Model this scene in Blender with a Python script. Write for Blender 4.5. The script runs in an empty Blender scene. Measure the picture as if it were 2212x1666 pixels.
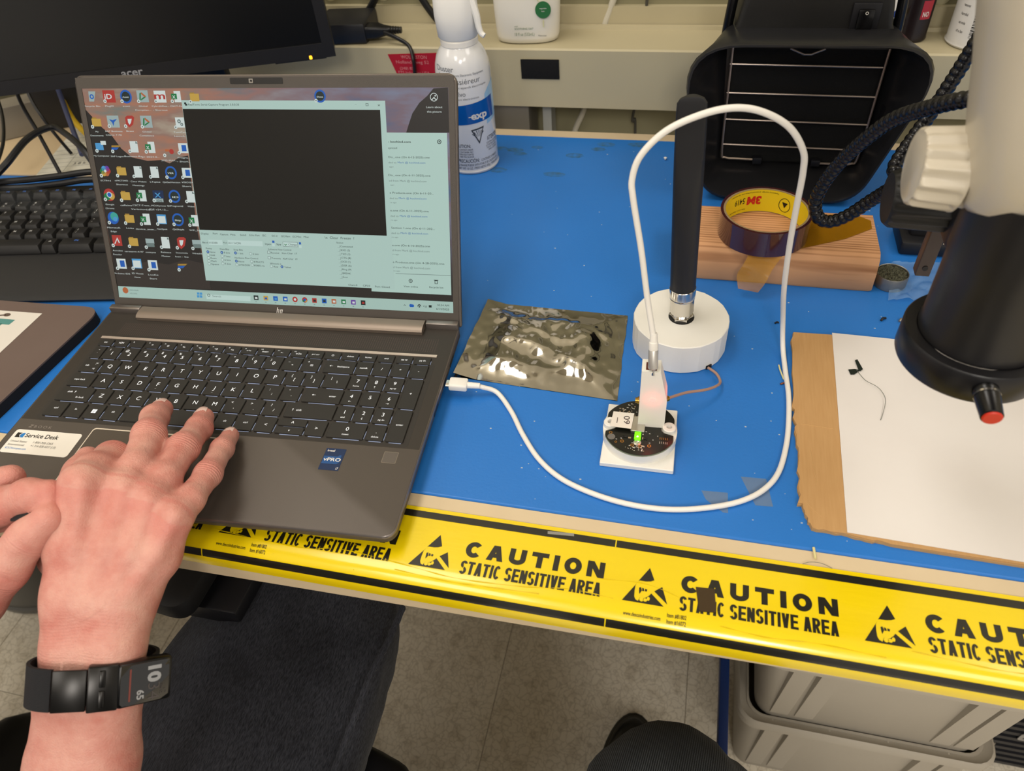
import bpy, bmesh, math, random
import numpy as np
from mathutils import Vector, Matrix

# ---------------------------------------------------------------- camera, world, lights, exposure
SC = bpy.context.scene
COL = SC.collection
cam_data = bpy.data.cameras.new('camera')
cam = bpy.data.objects.new('camera', cam_data)
COL.objects.link(cam)
RX = Vector((0.9727, 0.2214, -0.0701)); RY = Vector((0.1080, -0.6984, -0.7075)); RZ = Vector((-0.2056, 0.6806, -0.7032))
cam.matrix_world = Matrix(((RX.x, -RY.x, -RZ.x, 0.0494), (RX.y, -RY.y, -RZ.y, -0.3116), (RX.z, -RY.z, -RZ.z, 0.4524), (0, 0, 0, 1)))
cam_data.sensor_width = 36.0
cam_data.lens = 1580.0 / 2212.0 * 36.0
cam_data.clip_start = 0.01
cam_data.dof.use_dof = True
cam_data.dof.focus_distance = 0.64
cam_data.dof.aperture_fstop = 9.0
SC.camera = cam

world = bpy.data.worlds.new('world'); SC.world = world
world.use_nodes = True
world.node_tree.nodes['Background'].inputs[0].default_value = (1.0, 0.93, 0.84, 1)
world.node_tree.nodes['Background'].inputs[1].default_value = 0.78

CEIL = 2.0
TROFFERS = [(-0.75, 0.1, 16.0), (1.35, 0.1, 11.0), (-0.75, -2.0, 22.0), (1.35, -2.0, 18.0), (-2.6, -0.6, 10.0), (0.5, -3.0, 75.0)]  # last panel is added far behind to send low light under the bench
for i, (lx, ly, pw) in enumerate(TROFFERS):
    ld = bpy.data.lights.new('ceiling_lamp', 'AREA'); ld.shape = 'RECTANGLE'; ld.size = 0.6; ld.size_y = 1.2
    ld.energy = pw; ld.color = (1.0, 0.95, 0.89)
    lo = bpy.data.objects.new('ceiling_lamp', ld); COL.objects.link(lo); lo.location = (lx, ly, CEIL - 0.035)

SC.view_settings.view_transform = 'Standard'
SC.view_settings.look = 'None'
SC.view_settings.exposure = -0.28
SC.view_settings.gamma = 1.0
SC.view_settings.use_curve_mapping = False
SC.cycles.use_denoising = True
SC.cycles.max_bounces = 6; SC.cycles.diffuse_bounces = 2; SC.cycles.glossy_bounces = 3; SC.cycles.transmission_bounces = 5; SC.cycles.transparent_max_bounces = 8
SC.cycles.caustics_reflective = False; SC.cycles.caustics_refractive = False
SC.cycles.use_adaptive_sampling = True; SC.cycles.adaptive_threshold = 0.035
random.seed(7)

# ---------------------------------------------------------------- helpers
def lin(c):
    if isinstance(c, str):
        c = tuple(int(c[i:i + 2], 16) / 255 for i in (0, 2, 4))
    return tuple(((v / 12.92) if v <= 0.04045 else ((v + 0.055) / 1.055) ** 2.4) for v in c) + (1.0,)

MATS = {}
def mat(name, col='808080', rough=0.5, metal=0.0, vary=None, bump=None, coat=0.0, trans=0.0, emit=None, alpha=1.0, ior=1.45, sss=0.0, spec=0.5, stretch=None, coatr=0.1, sheen=0.0):
    """vary=(scale, colour2, contrast); bump=(scale, strength, distance); stretch=(x,y,z) texture scale"""
    if name in MATS: return MATS[name]
    m = bpy.data.materials.new(name); MATS[name] = m; m.use_nodes = True
    nt = m.node_tree; b = nt.nodes['Principled BSDF']
    b.inputs['Base Color'].default_value = lin(col); b.inputs['Roughness'].default_value = rough
    b.inputs['Metallic'].default_value = metal; b.inputs['IOR'].default_value = ior
    b.inputs['Coat Weight'].default_value = coat; b.inputs['Coat Roughness'].default_value = coatr
    b.inputs['Transmission Weight'].default_value = trans; b.inputs['Alpha'].default_value = alpha
    b.inputs['Specular IOR Level'].default_value = spec; b.inputs['Sheen Weight'].default_value = sheen
    if sss:
        b.inputs['Subsurface Weight'].default_value = sss; b.inputs['Subsurface Radius'].default_value = (0.006, 0.0022, 0.0012); b.inputs['Subsurface Scale'].default_value = 1.0
    if emit:
        m.cycles.emission_sampling = 'NONE'
        b.inputs['Emission Color'].default_value = lin(emit[0]); b.inputs['Emission Strength'].default_value = emit[1]
    if vary or bump:
        tc = nt.nodes.new('ShaderNodeTexCoord'); mp = nt.nodes.new('ShaderNodeMapping')
        nt.links.new(tc.outputs['Object'], mp.inputs['Vector'])
        if stretch: mp.inputs['Scale'].default_value = stretch
    if vary:
        n = nt.nodes.new('ShaderNodeTexNoise'); n.inputs['Scale'].default_value = vary[0]; n.inputs['Detail'].default_value = 5
        r = nt.nodes.new('ShaderNodeValToRGB'); k = vary[2]
        r.color_ramp.elements[0].position = 0.5 - k; r.color_ramp.elements[1].position = 0.5 + k
        r.color_ramp.elements[0].color = lin(col); r.color_ramp.elements[1].color = lin(vary[1])
        nt.links.new(mp.outputs[0], n.inputs['Vector']); nt.links.new(n.outputs['Fac'], r.inputs[0]); nt.links.new(r.outputs[0], b.inputs['Base Color'])
    if bump:
        n = nt.nodes.new('ShaderNodeTexNoise'); n.inputs['Scale'].default_value = bump[0]; n.inputs['Detail'].default_value = 4
        bp = nt.nodes.new('ShaderNodeBump'); bp.inputs['Strength'].default_value = bump[1]; bp.inputs['Distance'].default_value = bump[2]
        nt.links.new(mp.outputs[0], n.inputs['Vector']); nt.links.new(n.outputs['Fac'], bp.inputs['Height']); nt.links.new(bp.outputs[0], b.inputs['Normal'])
    return m

def emission(name, col, strength=1.0):
    if name in MATS: return MATS[name]
    m = mat(name, '050505', 0.35, emit=(col, strength), spec=0.3); return m

def rrect(cx, cy, w, h, r, n=5):
    out = []
    for (sx, sy, a0) in ((1, 1, 0), (-1, 1, 90), (-1, -1, 180), (1, -1, 270)):
        for i in range(n + 1):
            a = math.radians(a0 + 90 * i / n)
            out.append((cx + sx * (w / 2 - r) + r * math.cos(a), cy + sy * (h / 2 - r) + r * math.sin(a)))
    return out

def circle(cx, cy, r, n=24, ry=None):
    return [(cx + r * math.cos(2 * math.pi * i / n), cy + (ry or r) * math.sin(2 * math.pi * i / n)) for i in range(n)]

def spline(pts, n=8, closed=False):
    P = [Vector(p) for p in pts]; out = []
    N = len(P)
    for i in range(N - 1 if not closed else N):
        p0 = P[max(i - 1, 0)] if not closed else P[(i - 1) % N]; p1 = P[i]; p2 = P[(i + 1) % N]; p3 = P[min(i + 2, N - 1)] if not closed else P[(i + 2) % N]
        for k in range(n):
            t = k / n
            out.append(0.5 * ((2 * p1) + (-p0 + p2) * t + (2 * p0 - 5 * p1 + 4 * p2 - p3) * t * t + (-p0 + 3 * p1 - 3 * p2 + p3) * t ** 3))
    if not closed: out.append(P[-1])
    return out

TXT = {}
def text_geo(s, bold=0.0, spacing=1.0):
    key = (s, bold, spacing)
    if key in TXT: return TXT[key]
    cu = bpy.data.curves.new('lettering', 'FONT'); cu.body = s; cu.size = 1.0; cu.resolution_u = 3; cu.offset = bold; cu.space_character = spacing
    ob = bpy.data.objects.new('lettering', cu)
    me = bpy.data.meshes.new_from_object(ob)
    v = [(p.co.x, p.co.y) for p in me.vertices]; f = [tuple(p.vertices) for p in me.polygons]
    bpy.data.objects.remove(ob); bpy.data.curves.remove(cu); bpy.data.meshes.remove(me)
    TXT[key] = (v, f); return TXT[key]
CAP = 0.0
def _cap():
    global CAP
    v, f = text_geo('H'); CAP = max(p[1] for p in v) - min(p[1] for p in v)

class MB:
    def __init__(s, M=None):
        s.v = []; s.f = []; s.M = M
    def add(s, vs, fs):
        o = len(s.v)
        for p in vs:
            p = Vector(p)
            s.v.append(s.M @ p if s.M else p)
        s.f += [tuple(i + o for i in f) for f in fs]; return s
    def box(s, x0, x1, y0, y1, z0, z1):
        return s.add([(x0, y0, z0), (x1, y0, z0), (x1, y1, z0), (x0, y1, z0), (x0, y0, z1), (x1, y0, z1), (x1, y1, z1), (x0, y1, z1)],
                     [(3, 2, 1, 0), (4, 5, 6, 7), (0, 1, 5, 4), (1, 2, 6, 5), (2, 3, 7, 6), (3, 0, 4, 7)])
    def loft(s, rings, cap0=True, cap1=True, closed=True):
        n = len(rings[0]); vs = [p for r in rings for p in r]; fs = []
        for i in range(len(rings) - 1):
            for j in range(n if closed else n - 1):
                a, b = i * n + j, i * n + (j + 1) % n
                fs.append((a, b, b + n, a + n))
        if cap0: fs.append(tuple(reversed(range(n))))
        if cap1: fs.append(tuple(range((len(rings) - 1) * n, len(rings) * n)))
        return s.add(vs, fs)
    def prism(s, pts, z0, z1, taper=1.0):
        cx = sum(p[0] for p in pts) / len(pts); cy = sum(p[1] for p in pts) / len(pts)
        return s.loft([[(p[0], p[1], z0) for p in pts], [(cx + (p[0] - cx) * taper, cy + (p[1] - cy) * taper, z1) for p in pts]])
    def flat(s, pts, z):
        return s.add([(p[0], p[1], z) for p in pts], [tuple(range(len(pts)))])
    def lathe(s, prof, n=32, cap0=True, cap1=True):
        return s.loft([[(r * math.cos(2 * math.pi * j / n), r * math.sin(2 * math.pi * j / n), z) for j in range(n)] for r, z in prof], cap0, cap1)
    def ring(s, ri, ro, z0, z1, n=40):
        rr = [[(r * math.cos(2 * math.pi * j / n), r * math.sin(2 * math.pi * j / n), z) for j in range(n)] for r, z in ((ri, z0), (ro, z0), (ro, z1), (ri, z1), (ri, z0))]
        return s.loft(rr, False, False)
    def tube(s, pts, r, n=10, caps=True, rf=None, flatx=1.0):
        P = [Vector(p) for p in pts]; rings = []
        t = (P[1] - P[0]).normalized(); u = t.orthogonal().normalized()
        for i, p in enumerate(P):
            t2 = ((P[min(i + 1, len(P) - 1)] - P[max(i - 1, 0)])).normalized()
            u = (u - t2 * u.dot(t2)).normalized(); w = t2.cross(u)
            rr = rf(i) if rf else (r[i] if isinstance(r, (list, tuple)) else r)
            rings.append([p + (u * math.cos(2 * math.pi * j / n) * flatx + w * math.sin(2 * math.pi * j / n)) * rr for j in range(n)])
        return s.loft(rings, caps, caps)
    def cyl(s, p0, p1, r0, r1=None, n=20):
        return s.tube([p0, p1], [r0, r0 if r1 is None else r1], n)
    def grid(s, fn, nu, nv):
        vs = [fn(i / nu, j / nv) for j in range(nv + 1) for i in range(nu + 1)]; w = nu + 1
        return s.add(vs, [(j * w + i, j * w + i + 1, (j + 1) * w + i + 1, (j + 1) * w + i) for j in range(nv) for i in range(nu)])
    def text(s, t, x, y, h, z=0.0, w=None, bold=0.0, align='L', shear=0.0, rot=0.0, fn=None, spacing=1.0, mirror=False):
        v, f = text_geo(t, bold, spacing)
        if not v: return s
        x0 = min(p[0] for p in v); x1 = max(p[0] for p in v); k = h / CAP; kx = k if w is None else w / (x1 - x0)
        W = (x1 - x0) * kx; off = {'L': 0, 'C': -W / 2, 'R': -W}[align]; c, sn = math.cos(rot), math.sin(rot)
        out = []
        for p in v:
            px, py = (p[0] - x0) * kx + off, p[1] * k
            px += py * shear
            if mirror: px = -px
            q = (x + px * c - py * sn, y + px * sn + py * c, z)
            out.append(fn(*q) if fn else q)
        return s.add(out, [tuple(reversed(g)) if mirror else g for g in f])
    def mesh(s, name, bevel=0.0, seg=2, smooth=35, weld=False):
        me = bpy.data.meshes.new(name); me.from_pydata([tuple(p) for p in s.v], [], s.f); me.update()
        if bevel or weld:
            bm = bmesh.new(); bm.from_mesh(me)
            if weld: bmesh.ops.remove_doubles(bm, verts=bm.verts, dist=1e-6)
            if bevel:
                bmesh.ops.recalc_face_normals(bm, faces=bm.faces)
                es = [e for e in bm.edges if len(e.link_faces) == 2 and e.calc_face_angle(0) > 0.5]
                bmesh.ops.bevel(bm, geom=es, offset=bevel, segments=seg, affect='EDGES', clamp_overlap=True, profile=0.5)
            bm.to_mesh(me); bm.free()
        if smooth:
            me.polygons.foreach_set('use_smooth', [True] * len(me.polygons)); me.set_sharp_from_angle(angle=math.radians(smooth))
        return me
    def build(s, name, material, parent=None, bevel=0.0, seg=2, smooth=35, weld=False, label=None):
        me = s.mesh(name, bevel, seg, smooth, weld); me.materials.append(material)
        return link(name, me, parent, label)

def link(name, me, parent=None, label=None, loc=None, rz=0.0):
    o = bpy.data.objects.new(name, me); COL.objects.link(o)
    if parent: o.parent = parent
    if label: o['label'] = label
    if loc: o.location = loc
    if rz: o.rotation_euler.z = rz
    return o
def tag(o, label, cat, group=None, kind=None):
    if label: o['label'] = label
    if cat: o['category'] = cat
    if group: o['group'] = group
    if kind: o['kind'] = kind
    return o
def thing(name, label, cat, loc=(0, 0, 0), rz=0.0, group=None, rot=None):
    o = bpy.data.objects.new(name, None); COL.objects.link(o); o.empty_display_size = 0.02
    o.location = loc; o.rotation_euler = rot or (0, 0, rz)
    return tag(o, label, cat, group)
def struct(o): o['kind'] = 'structure'; return o
def frame(origin, xdir, ydir=None, zdir=None):
    """matrix whose local x is xdir and local z is as given"""
    X = Vector(xdir).normalized()
    if zdir is not None:
        Z = Vector(zdir).normalized(); Y = Z.cross(X).normalized(); Z = X.cross(Y)
    else:
        Y = Vector(ydir); Y = (Y - X * Y.dot(X)).normalized(); Z = X.cross(Y)
    o = Vector(origin)
    return Matrix(((X.x, Y.x, Z.x, o.x), (X.y, Y.y, Z.y, o.y), (X.z, Y.z, Z.z, o.z), (0, 0, 0, 1)))
_cap()
FLOOR = -0.76
# ---------------------------------------------------------------- materials of the room
m_wall = mat('wall_paint', '9C9676', 0.75, vary=(3, '948E70', 0.3))
m_ceil = mat('ceiling_paint', 'E4DCC8', 0.9)
m_beige = mat('beige_laminate', 'DCC8A6', 0.42, vary=(25, 'D2BD9A', 0.35))
m_rail = mat('beige_steel', 'BFB493', 0.5)
m_black = mat('black_plastic', '16161A', 0.45)
m_blackgl = mat('black_gloss', '0B0B0D', 0.25)
m_blackmat = mat('black_matte', '1A1A1B', 0.65)
m_white = mat('white_plastic', 'F2EEE6', 0.45)
m_steel = mat('steel', 'B8B4AC', 0.3, 1.0)
m_print = mat('black_ink', '17150F', 0.45)
m_whiteink = mat('white_ink', 'E8E4DC', 0.5)

def floor_mat():
    m = bpy.data.materials.new('vinyl_floor'); m.use_nodes = True; nt = m.node_tree; b = nt.nodes['Principled BSDF']; b.inputs['Roughness'].default_value = 0.45
    tc = nt.nodes.new('ShaderNodeTexCoord')
    n = nt.nodes.new('ShaderNodeTexNoise'); n.inputs['Scale'].default_value = 26; n.inputs['Detail'].default_value = 6
    d = nt.nodes.new('ShaderNodeVectorMath'); d.operation = 'MULTIPLY_ADD'; d.inputs[1].default_value = (0.05, 0.05, 0.05)
    nt.links.new(tc.outputs['Object'], n.inputs['Vector']); nt.links.new(n.outputs['Color'], d.inputs[0]); nt.links.new(tc.outputs['Object'], d.inputs[2])
    v = nt.nodes.new('ShaderNodeTexVoronoi'); v.feature = 'DISTANCE_TO_EDGE'; v.inputs['Scale'].default_value = 95
    nt.links.new(d.outputs[0], v.inputs['Vector'])
    n2 = nt.nodes.new('ShaderNodeTexNoise'); n2.inputs['Scale'].default_value = 40; n2.inputs['Detail'].default_value = 3
    nt.links.new(tc.outputs['Object'], n2.inputs['Vector'])
    r = nt.nodes.new('ShaderNodeValToRGB'); r.color_ramp.elements[0].position = 0.0; r.color_ramp.elements[1].position = 0.09
    r.color_ramp.elements[0].color = lin('D0C6B2'); r.color_ramp.elements[1].color = lin('F0E7D5')
    nt.links.new(v.outputs['Distance'], r.inputs[0])
    r2 = nt.nodes.new('ShaderNodeValToRGB'); r2.color_ramp.elements[0].position = 0.36; r2.color_ramp.elements[1].position = 0.48
    r2.color_ramp.elements[0].color = lin('B9AF9C'); r2.color_ramp.elements[1].color = (1, 1, 1, 1)
    nt.links.new(n2.outputs['Fac'], r2.inputs[0])
    mx = nt.nodes.new('ShaderNodeMix'); mx.data_type = 'RGBA'; mx.blend_type = 'MULTIPLY'; mx.inputs[0].default_value = 0.3
    nt.links.new(r.outputs[0], mx.inputs[6]); nt.links.new(r2.outputs[0], mx.inputs[7]); nt.links.new(mx.outputs[2], b.inputs['Base Color'])
    return m
m_floor = floor_mat()
# floor: tiles of 0.305 m, the ones in view as tiles of their own on a sub floor
fl = struct(MB().box(-3.5, 3.5, -3.5, 0.8, FLOOR - 0.05, FLOOR - 0.003).build('floor', m_floor))
tm = MB().box(-0.1521, 0.1521, -0.1521, 0.1521, -0.003, 0.0).mesh('floor_tile', bevel=0.0006, seg=1); tm.materials.append(m_floor)
for i in range(-4, 5):
    for j in range(-3, 3):
        link('tile', tm, fl, loc=(0.135 + 0.305 * i - 0.1525, 0.14 + 0.305 * j, FLOOR))
struct(MB().box(-3.5, 3.5, 0.735, 0.8, FLOOR, CEIL).build('wall_back', mat('wall_bounce_cream', 'D9D0B6', 0.8)))  # cream chosen to give the foil bag a brighter reflection
struct(MB().box(-3.5, 3.5, -3.5, 0.8, CEIL, CEIL + 0.05).build('ceiling', m_ceil))
for i, (lx, ly, pw) in enumerate(TROFFERS):
    t = thing('ceiling_light', ['ceiling light panel above the laptop', 'ceiling light panel above the microscope', 'ceiling light panel behind the seated person', 'ceiling light panel behind the photographer', 'ceiling light panel far over the left side', 'added ceiling light panel at the far rear, lighting the floor'][i], 'ceiling light', (lx, ly, CEIL), group='ceiling light panels')
    f = MB(); f.box(-0.33, 0.33, -0.63, -0.6, -0.03, 0); f.box(-0.33, 0.33, 0.6, 0.63, -0.03, 0); f.box(-0.33, -0.3, -0.6, 0.6, -0.03, 0); f.box(0.3, 0.33, -0.6, 0.6, -0.03, 0)
    f.build('light_frame', m_white, t); MB().box(-0.3, 0.3, -0.6, 0.6, -0.012, -0.002).build('diffuser', emission('diffuser_glow', 'FFF2DC', 1.5), t)

# ---------------------------------------------------------------- workbench, rail, mat, caution tape
def edge_profile(t):
    """tape coordinate t (m, 0 at y=-0.0125 going to the front) -> y, z on the rounded front edge"""
    y0 = -0.0125; flat = 0.0495; r = 0.016; q = r * math.pi / 2
    if t <= flat: return (y0 - t, 0.0)
    if t <= flat + q:
        a = (t - flat) / r; return (y0 - flat - r * math.sin(a), -r + r * math.cos(a))
    return (y0 - flat - r, -r - (t - flat - q))
bench = thing('workbench', 'beige laminate workbench with a rounded front edge', 'workbench', (0, 0, FLOOR))
BZ = -0.002
def low(x): return 0.030 * (min(max(x, -0.35), 0.24) - 0.026)       # the lower lip runs slightly out of line with the tape
prof0 = [(0.612, BZ), (0.612, -0.03), (0.60, -0.044), (-0.06, -0.044), (-0.0765, -0.0285), (-0.0778, -0.0265)]
r = 0.0158
prof = [(-0.062 - r * math.cos(a), -0.0162 + r * math.sin(a) + BZ * 0.1) for a in [math.radians(k) for k in range(0, 91, 9)]]
prof += [(-0.05, -0.0006), (-0.0005, -0.0006), (0.0, BZ)]
mb = MB(); mb.loft([[(x, y, z - FLOOR + (low(x) if i > 3 else 0)) for i, (y, z) in enumerate(prof0)] + [(x, y, z - FLOOR) for (y, z) in prof] for x in (-1.3, -0.35, 0.24, 1.3)])
mb.build('worktop', m_beige, bench, smooth=25)
for x in (-1.22, 1.22):
    for y in (0.0, 0.52):
        MB().box(x - 0.03, x + 0.03, y - 0.02, y + 0.04, 0, -0.044 - FLOOR).build('leg', m_rail, bench, bevel=0.003)
# steel service rail behind the bench, ledge on top
rail = thing('service_rail', 'beige steel rail with a narrow ledge along the back wall', 'rail', (0, 0.62, FLOOR))
mb = MB(); mb.loft([[(x, y, z - FLOOR) for (y, z) in ((0.0, 0.027), (0.0, 0.100), (0.002, 0.102), (0.068, 0.102), (0.069, 0.1065), (0.074, 0.1065), (0.075, 0.06), (0.01, 0.06), (0.01, 0.031), (0.015, 0.027))] for x in (-1.4, 1.4)])
mb.build('rail_body', m_rail, rail, smooth=20)
MB().box(-1.4, 1.4, 0.075, 0.083, 0.06 - FLOOR, 0.128 - FLOOR).build('back_lip', m_rail, rail)
MB().box(-1.4, 1.4, 0.100, 0.112, 0.0, 0.122 - FLOOR).build('lower_panel', m_wall, rail)
MB().box(-1.4, 1.4, 0.083, 0.112, 0.122 - FLOOR, 0.6 - FLOOR).build('back_panel', m_wall, rail, bevel=0.002)
for x in (-1.2, -0.205, 1.2):
    MB().box(x - 0.03, x + 0.03, 0.018, 0.072, 0.0, 0.06 - FLOOR).build('post', mat('grey_post', '8C877C', 0.5), rail)
MB().box(-0.158, -0.146, 0.03, 0.06, 0.0, 0.06 - FLOOR).build('conduit', mat('pale_conduit', 'B9BBB6', 0.5), rail)
tag(MB(frame((-0.1525, 0.6198, 0.0768), (1, 0, 0.006), zdir=(0, -1, 0))).box(-0.025, 0.025, -0.0125, 0.0125, 0, 0.0015).build('hook_patch', mat('velcro_black', '0C0C0E', 0.95, bump=(900, 0.8, 0.001)), bevel=0.0006), 'black hook-and-loop patch stuck on the beige rail', 'patch')
rl = thing('rail_sticker', 'red printed sticker on the beige rail behind the duster can', 'sticker', (-0.325, 0.6195, 0.082))
MB(frame((0, 0, 0), (1, 0, 0), zdir=(0, -1, 0))).prism([(-0.033, 0.0105), (0.037, 0.0135), (0.03, -0.022), (-0.0225, -0.022)], 0, 0.0004).build('sticker_face', mat('red_sticker', 'B3192B', 0.4), rl)
mb = MB(frame((0, -0.0005, 0), (1, 0, 0), zdir=(0, -1, 0)))
mb.text('WOLLASTON', 0.003, 0.0055, 0.0042, align='C', w=0.036); mb.text('Nollanderveg 52', 0.0, -0.001, 0.004, align='C', w=0.046); mb.text('(248) 852', -0.008, -0.009, 0.0035, align='C', w=0.022); mb.text('ETS Industries USA', 0.0, -0.0145, 0.0035, align='C', w=0.044)
mb.build('lettering', mat('pale_red_ink', 'D98A8A', 0.5), rl, smooth=0)

m_mat = mat('blue_mat', '2A79CE', 0.40, vary=(6, '2573C6', 0.3), bump=(420, 0.22, 0.0006))
mb = MB(); mb.loft([[(x, y, z) for (y, z) in ((0.0, BZ), (0.0012, -0.0003), (0.002, 0.0), (0.5905, 0.0), (0.5915, BZ))] for x in (-1.15, 1.15)])
matt = tag(mb.build('esd_mat', m_mat, smooth=10), 'blue rubber bench mat covering the workbench', 'mat')
m_stain = mat('mat_stain', '35607F', 0.6, vary=(150, '2B77C6', 0.2))
st = random.Random(3)
for i, (x, y, rx, ry) in enumerate([(-0.1746, 0.5506, 0.011, 0.006), (-0.0956, 0.5428, 0.011, 0.006), (-0.1478, 0.5602, 0.008, 0.004), (-0.186, 0.4975, 0.012, 0.0065), (-0.113, 0.4935, 0.014, 0.006), (-0.166, 0.541, 0.009, 0.004), (-0.06, 0.575, 0.012, 0.006), (-0.02, 0.578, 0.012, 0.006), (-0.194, 0.553, 0.009, 0.005), (-0.068, 0.562, 0.009, 0.005)]):
    MB().flat([(x + rx * math.cos(a) * (1 + 0.12 * st.uniform(-1, 1)), y + ry * math.sin(a) * (1 + 0.12 * st.uniform(-1, 1))) for a in [k * math.pi / 9 for k in range(18)]], 0.00012).build('stain', m_stain, matt, smooth=0)
# block capitals of the printed tape, drawn as heavy strokes; each glyph in a box of width w and height 1
def glyph(ch, w, t, tv):
    """t: stem thickness, tv: horizontal bar thickness -> list of polygons"""
    out = []
    def box(x0, x1, y0, y1): out.append([(x0, y0), (x1, y0), (x1, y1), (x0, y1)])
    def arc(cx, cy, rx, ry, a0, a1, n=14):
        for i in range(n):
            a, b = math.radians(a0 + (a1 - a0) * i / n), math.radians(a0 + (a1 - a0) * (i + 1) / n)
            q = [(cx + rx * math.cos(a), cy + ry * math.sin(a)), (cx + rx * math.cos(b), cy + ry * math.sin(b)), (cx + (rx - t) * math.cos(b), cy + (ry - tv) * math.sin(b)), (cx + (rx - t) * math.cos(a), cy + (ry - tv) * math.sin(a))]
            out.append(q if a1 < a0 else q[::-1])
    if ch == 'I': box(0, t, 0, 1)
    elif ch == 'T': box(0, w, 1 - tv, 1); box(w / 2 - t / 2, w / 2 + t / 2, 0, 1 - tv)
    elif ch == 'E': box(0, t, 0, 1); box(t, w, 0, tv); box(t, w, 1 - tv, 1); box(t, w * 0.92, 0.5 - tv / 2, 0.5 + tv / 2)
    elif ch == 'N': box(0, t * 0.95, 0, 1); box(w - t * 0.95, w, 0, 1); out.append([(t * 0.95, 1), (t * 0.8, 0.72), (w - t * 0.95, 0), (w - t * 0.8, 0.28)][::1] if False else [(0, 1), (w - t * 1.1, 0), (w, 0), (t * 1.1, 1)])
    elif ch == 'A': out.append([(0, 0), (t * 1.05, 0), (w / 2 + t * 0.35, 1), (w / 2 - t * 0.6, 1)]); out.append([(w - t * 1.05, 0), (w, 0), (w / 2 + t * 0.6, 1), (w / 2 - t * 0.35, 1)]); box(w * 0.25, w * 0.75, 0.2, 0.2 + tv * 0.9)
    elif ch == 'V': out.append([(w / 2 - t * 0.6, 0), (w / 2 + t * 0.35, 0), (t * 1.05, 1), (0, 1)]); out.append([(w / 2 - t * 0.35, 0), (w / 2 + t * 0.6, 0), (w, 1), (w - t * 1.05, 1)])
    elif ch == 'U': box(0, t, 0.36, 1); box(w - t, w, 0.36, 1); arc(w / 2, 0.36, w / 2, 0.38, 180, 360)
    elif ch == 'O': arc(w / 2, 0.5, w / 2, 0.52, 0, 360, 32)
    elif ch == 'C': arc(w / 2, 0.5, w / 2, 0.52, 42, 318, 26)
    elif ch == 'S': arc(w / 2, 0.735, w / 2, 0.285, 20, 262, 16); arc(w / 2, 0.265, w / 2, 0.285, -160, 82, 16)
    elif ch == 'R': box(0, t, 0, 1); box(t, w * 0.5, 1 - tv, 1); box(t, w * 0.5, 0.42, 0.42 + tv); arc(w * 0.5, 0.71, w * 0.5, 0.29, -90, 90, 12); out.append([(w - t * 1.05, 0), (w, 0), (w * 0.68, 0.46), (w * 0.34, 0.46)])
    return out
def block_text(mb, s, x, y, h, total, w, t, tv, gap, space, fn):
    ws = [(t if c == 'I' else space if c == ' ' else w) for c in s]; L_ = sum(ws) + gap * (len(s) - 1); k = total / L_; cx = 0.0
    for c, wc in zip(s, ws):
        if c != ' ':
            for gi, pl_ in enumerate(glyph(c, wc, t, tv)): mb.add([fn(x + (cx + px) * k, y + py * h, 0.00002 * (gi % 5)) for px, py in pl_], [tuple(range(len(pl_)))])
        cx += wc + gap
# caution tape
m_tape = mat('yellow_tape', 'F0D306', 0.25, vary=(14, 'EACB04', 0.3), bump=(16, 0.25, 0.002), coat=0.6, coatr=0.12, stretch=(0.5, 3, 3))
m_tapeblk = mat('tape_black_ink', '1C1A12', 0.28, coat=0.4)
TX0, TX1 = -0.95, 0.95; TW = 0.0793
tp = thing('caution_tape', 'yellow and black static caution tape along the bench front edge', 'tape', (0, 0, 0))
def tp_pt(x, t, up=0.0):
    y, z = edge_profile(t); y2, z2 = edge_profile(t + 1e-4); d = Vector((0, y2 - y, z2 - z)).normalized(); nrm = Vector((0, -d.z, d.y)); nrm = nrm if nrm.z >= -0.2 and (nrm.z > 0 or nrm.y < 0) else -nrm
    return (x, y + nrm.y * up, z + nrm.z * up)
wob = random.Random(5)
def tape_strip(x0, x1, t0, t1, up, nt, nx=1):
    return MB().grid(lambda a, b: tp_pt(x0 + (x1 - x0) * a, t1 + (t0 - t1) * b, up), nx, nt)
tape_strip(TX0, TX1, 0, TW, 0.0002, 24).build('tape_film', m_tape, tp, smooth=60)
PER = 0.1521
SYM = -0.1014                                          # x of one warning triangle
k0 = int((TX0 - 0.03 - SYM) / PER) - 1
for k in range(-6, 7):
    g0 = 0.0269 + (k - 1) * 2 * PER; g1 = g0 + 2 * PER - 0.0009
    if g1 < TX0 or g0 > TX1: continue
    a, b = max(g0, TX0), min(g1, TX1)
    tape_strip(a, b, 0.0034, 0.0092, 0.0004, 2).build('black_band', m_tapeblk, tp, smooth=60)
    tape_strip(a, b, 0.0632, 0.0692, 0.0004, 8).build('black_band', m_tapeblk, tp, smooth=60)
def tp_fn(x, y, z): return tp_pt(x, y and -y, 0.0004 + z)
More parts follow.
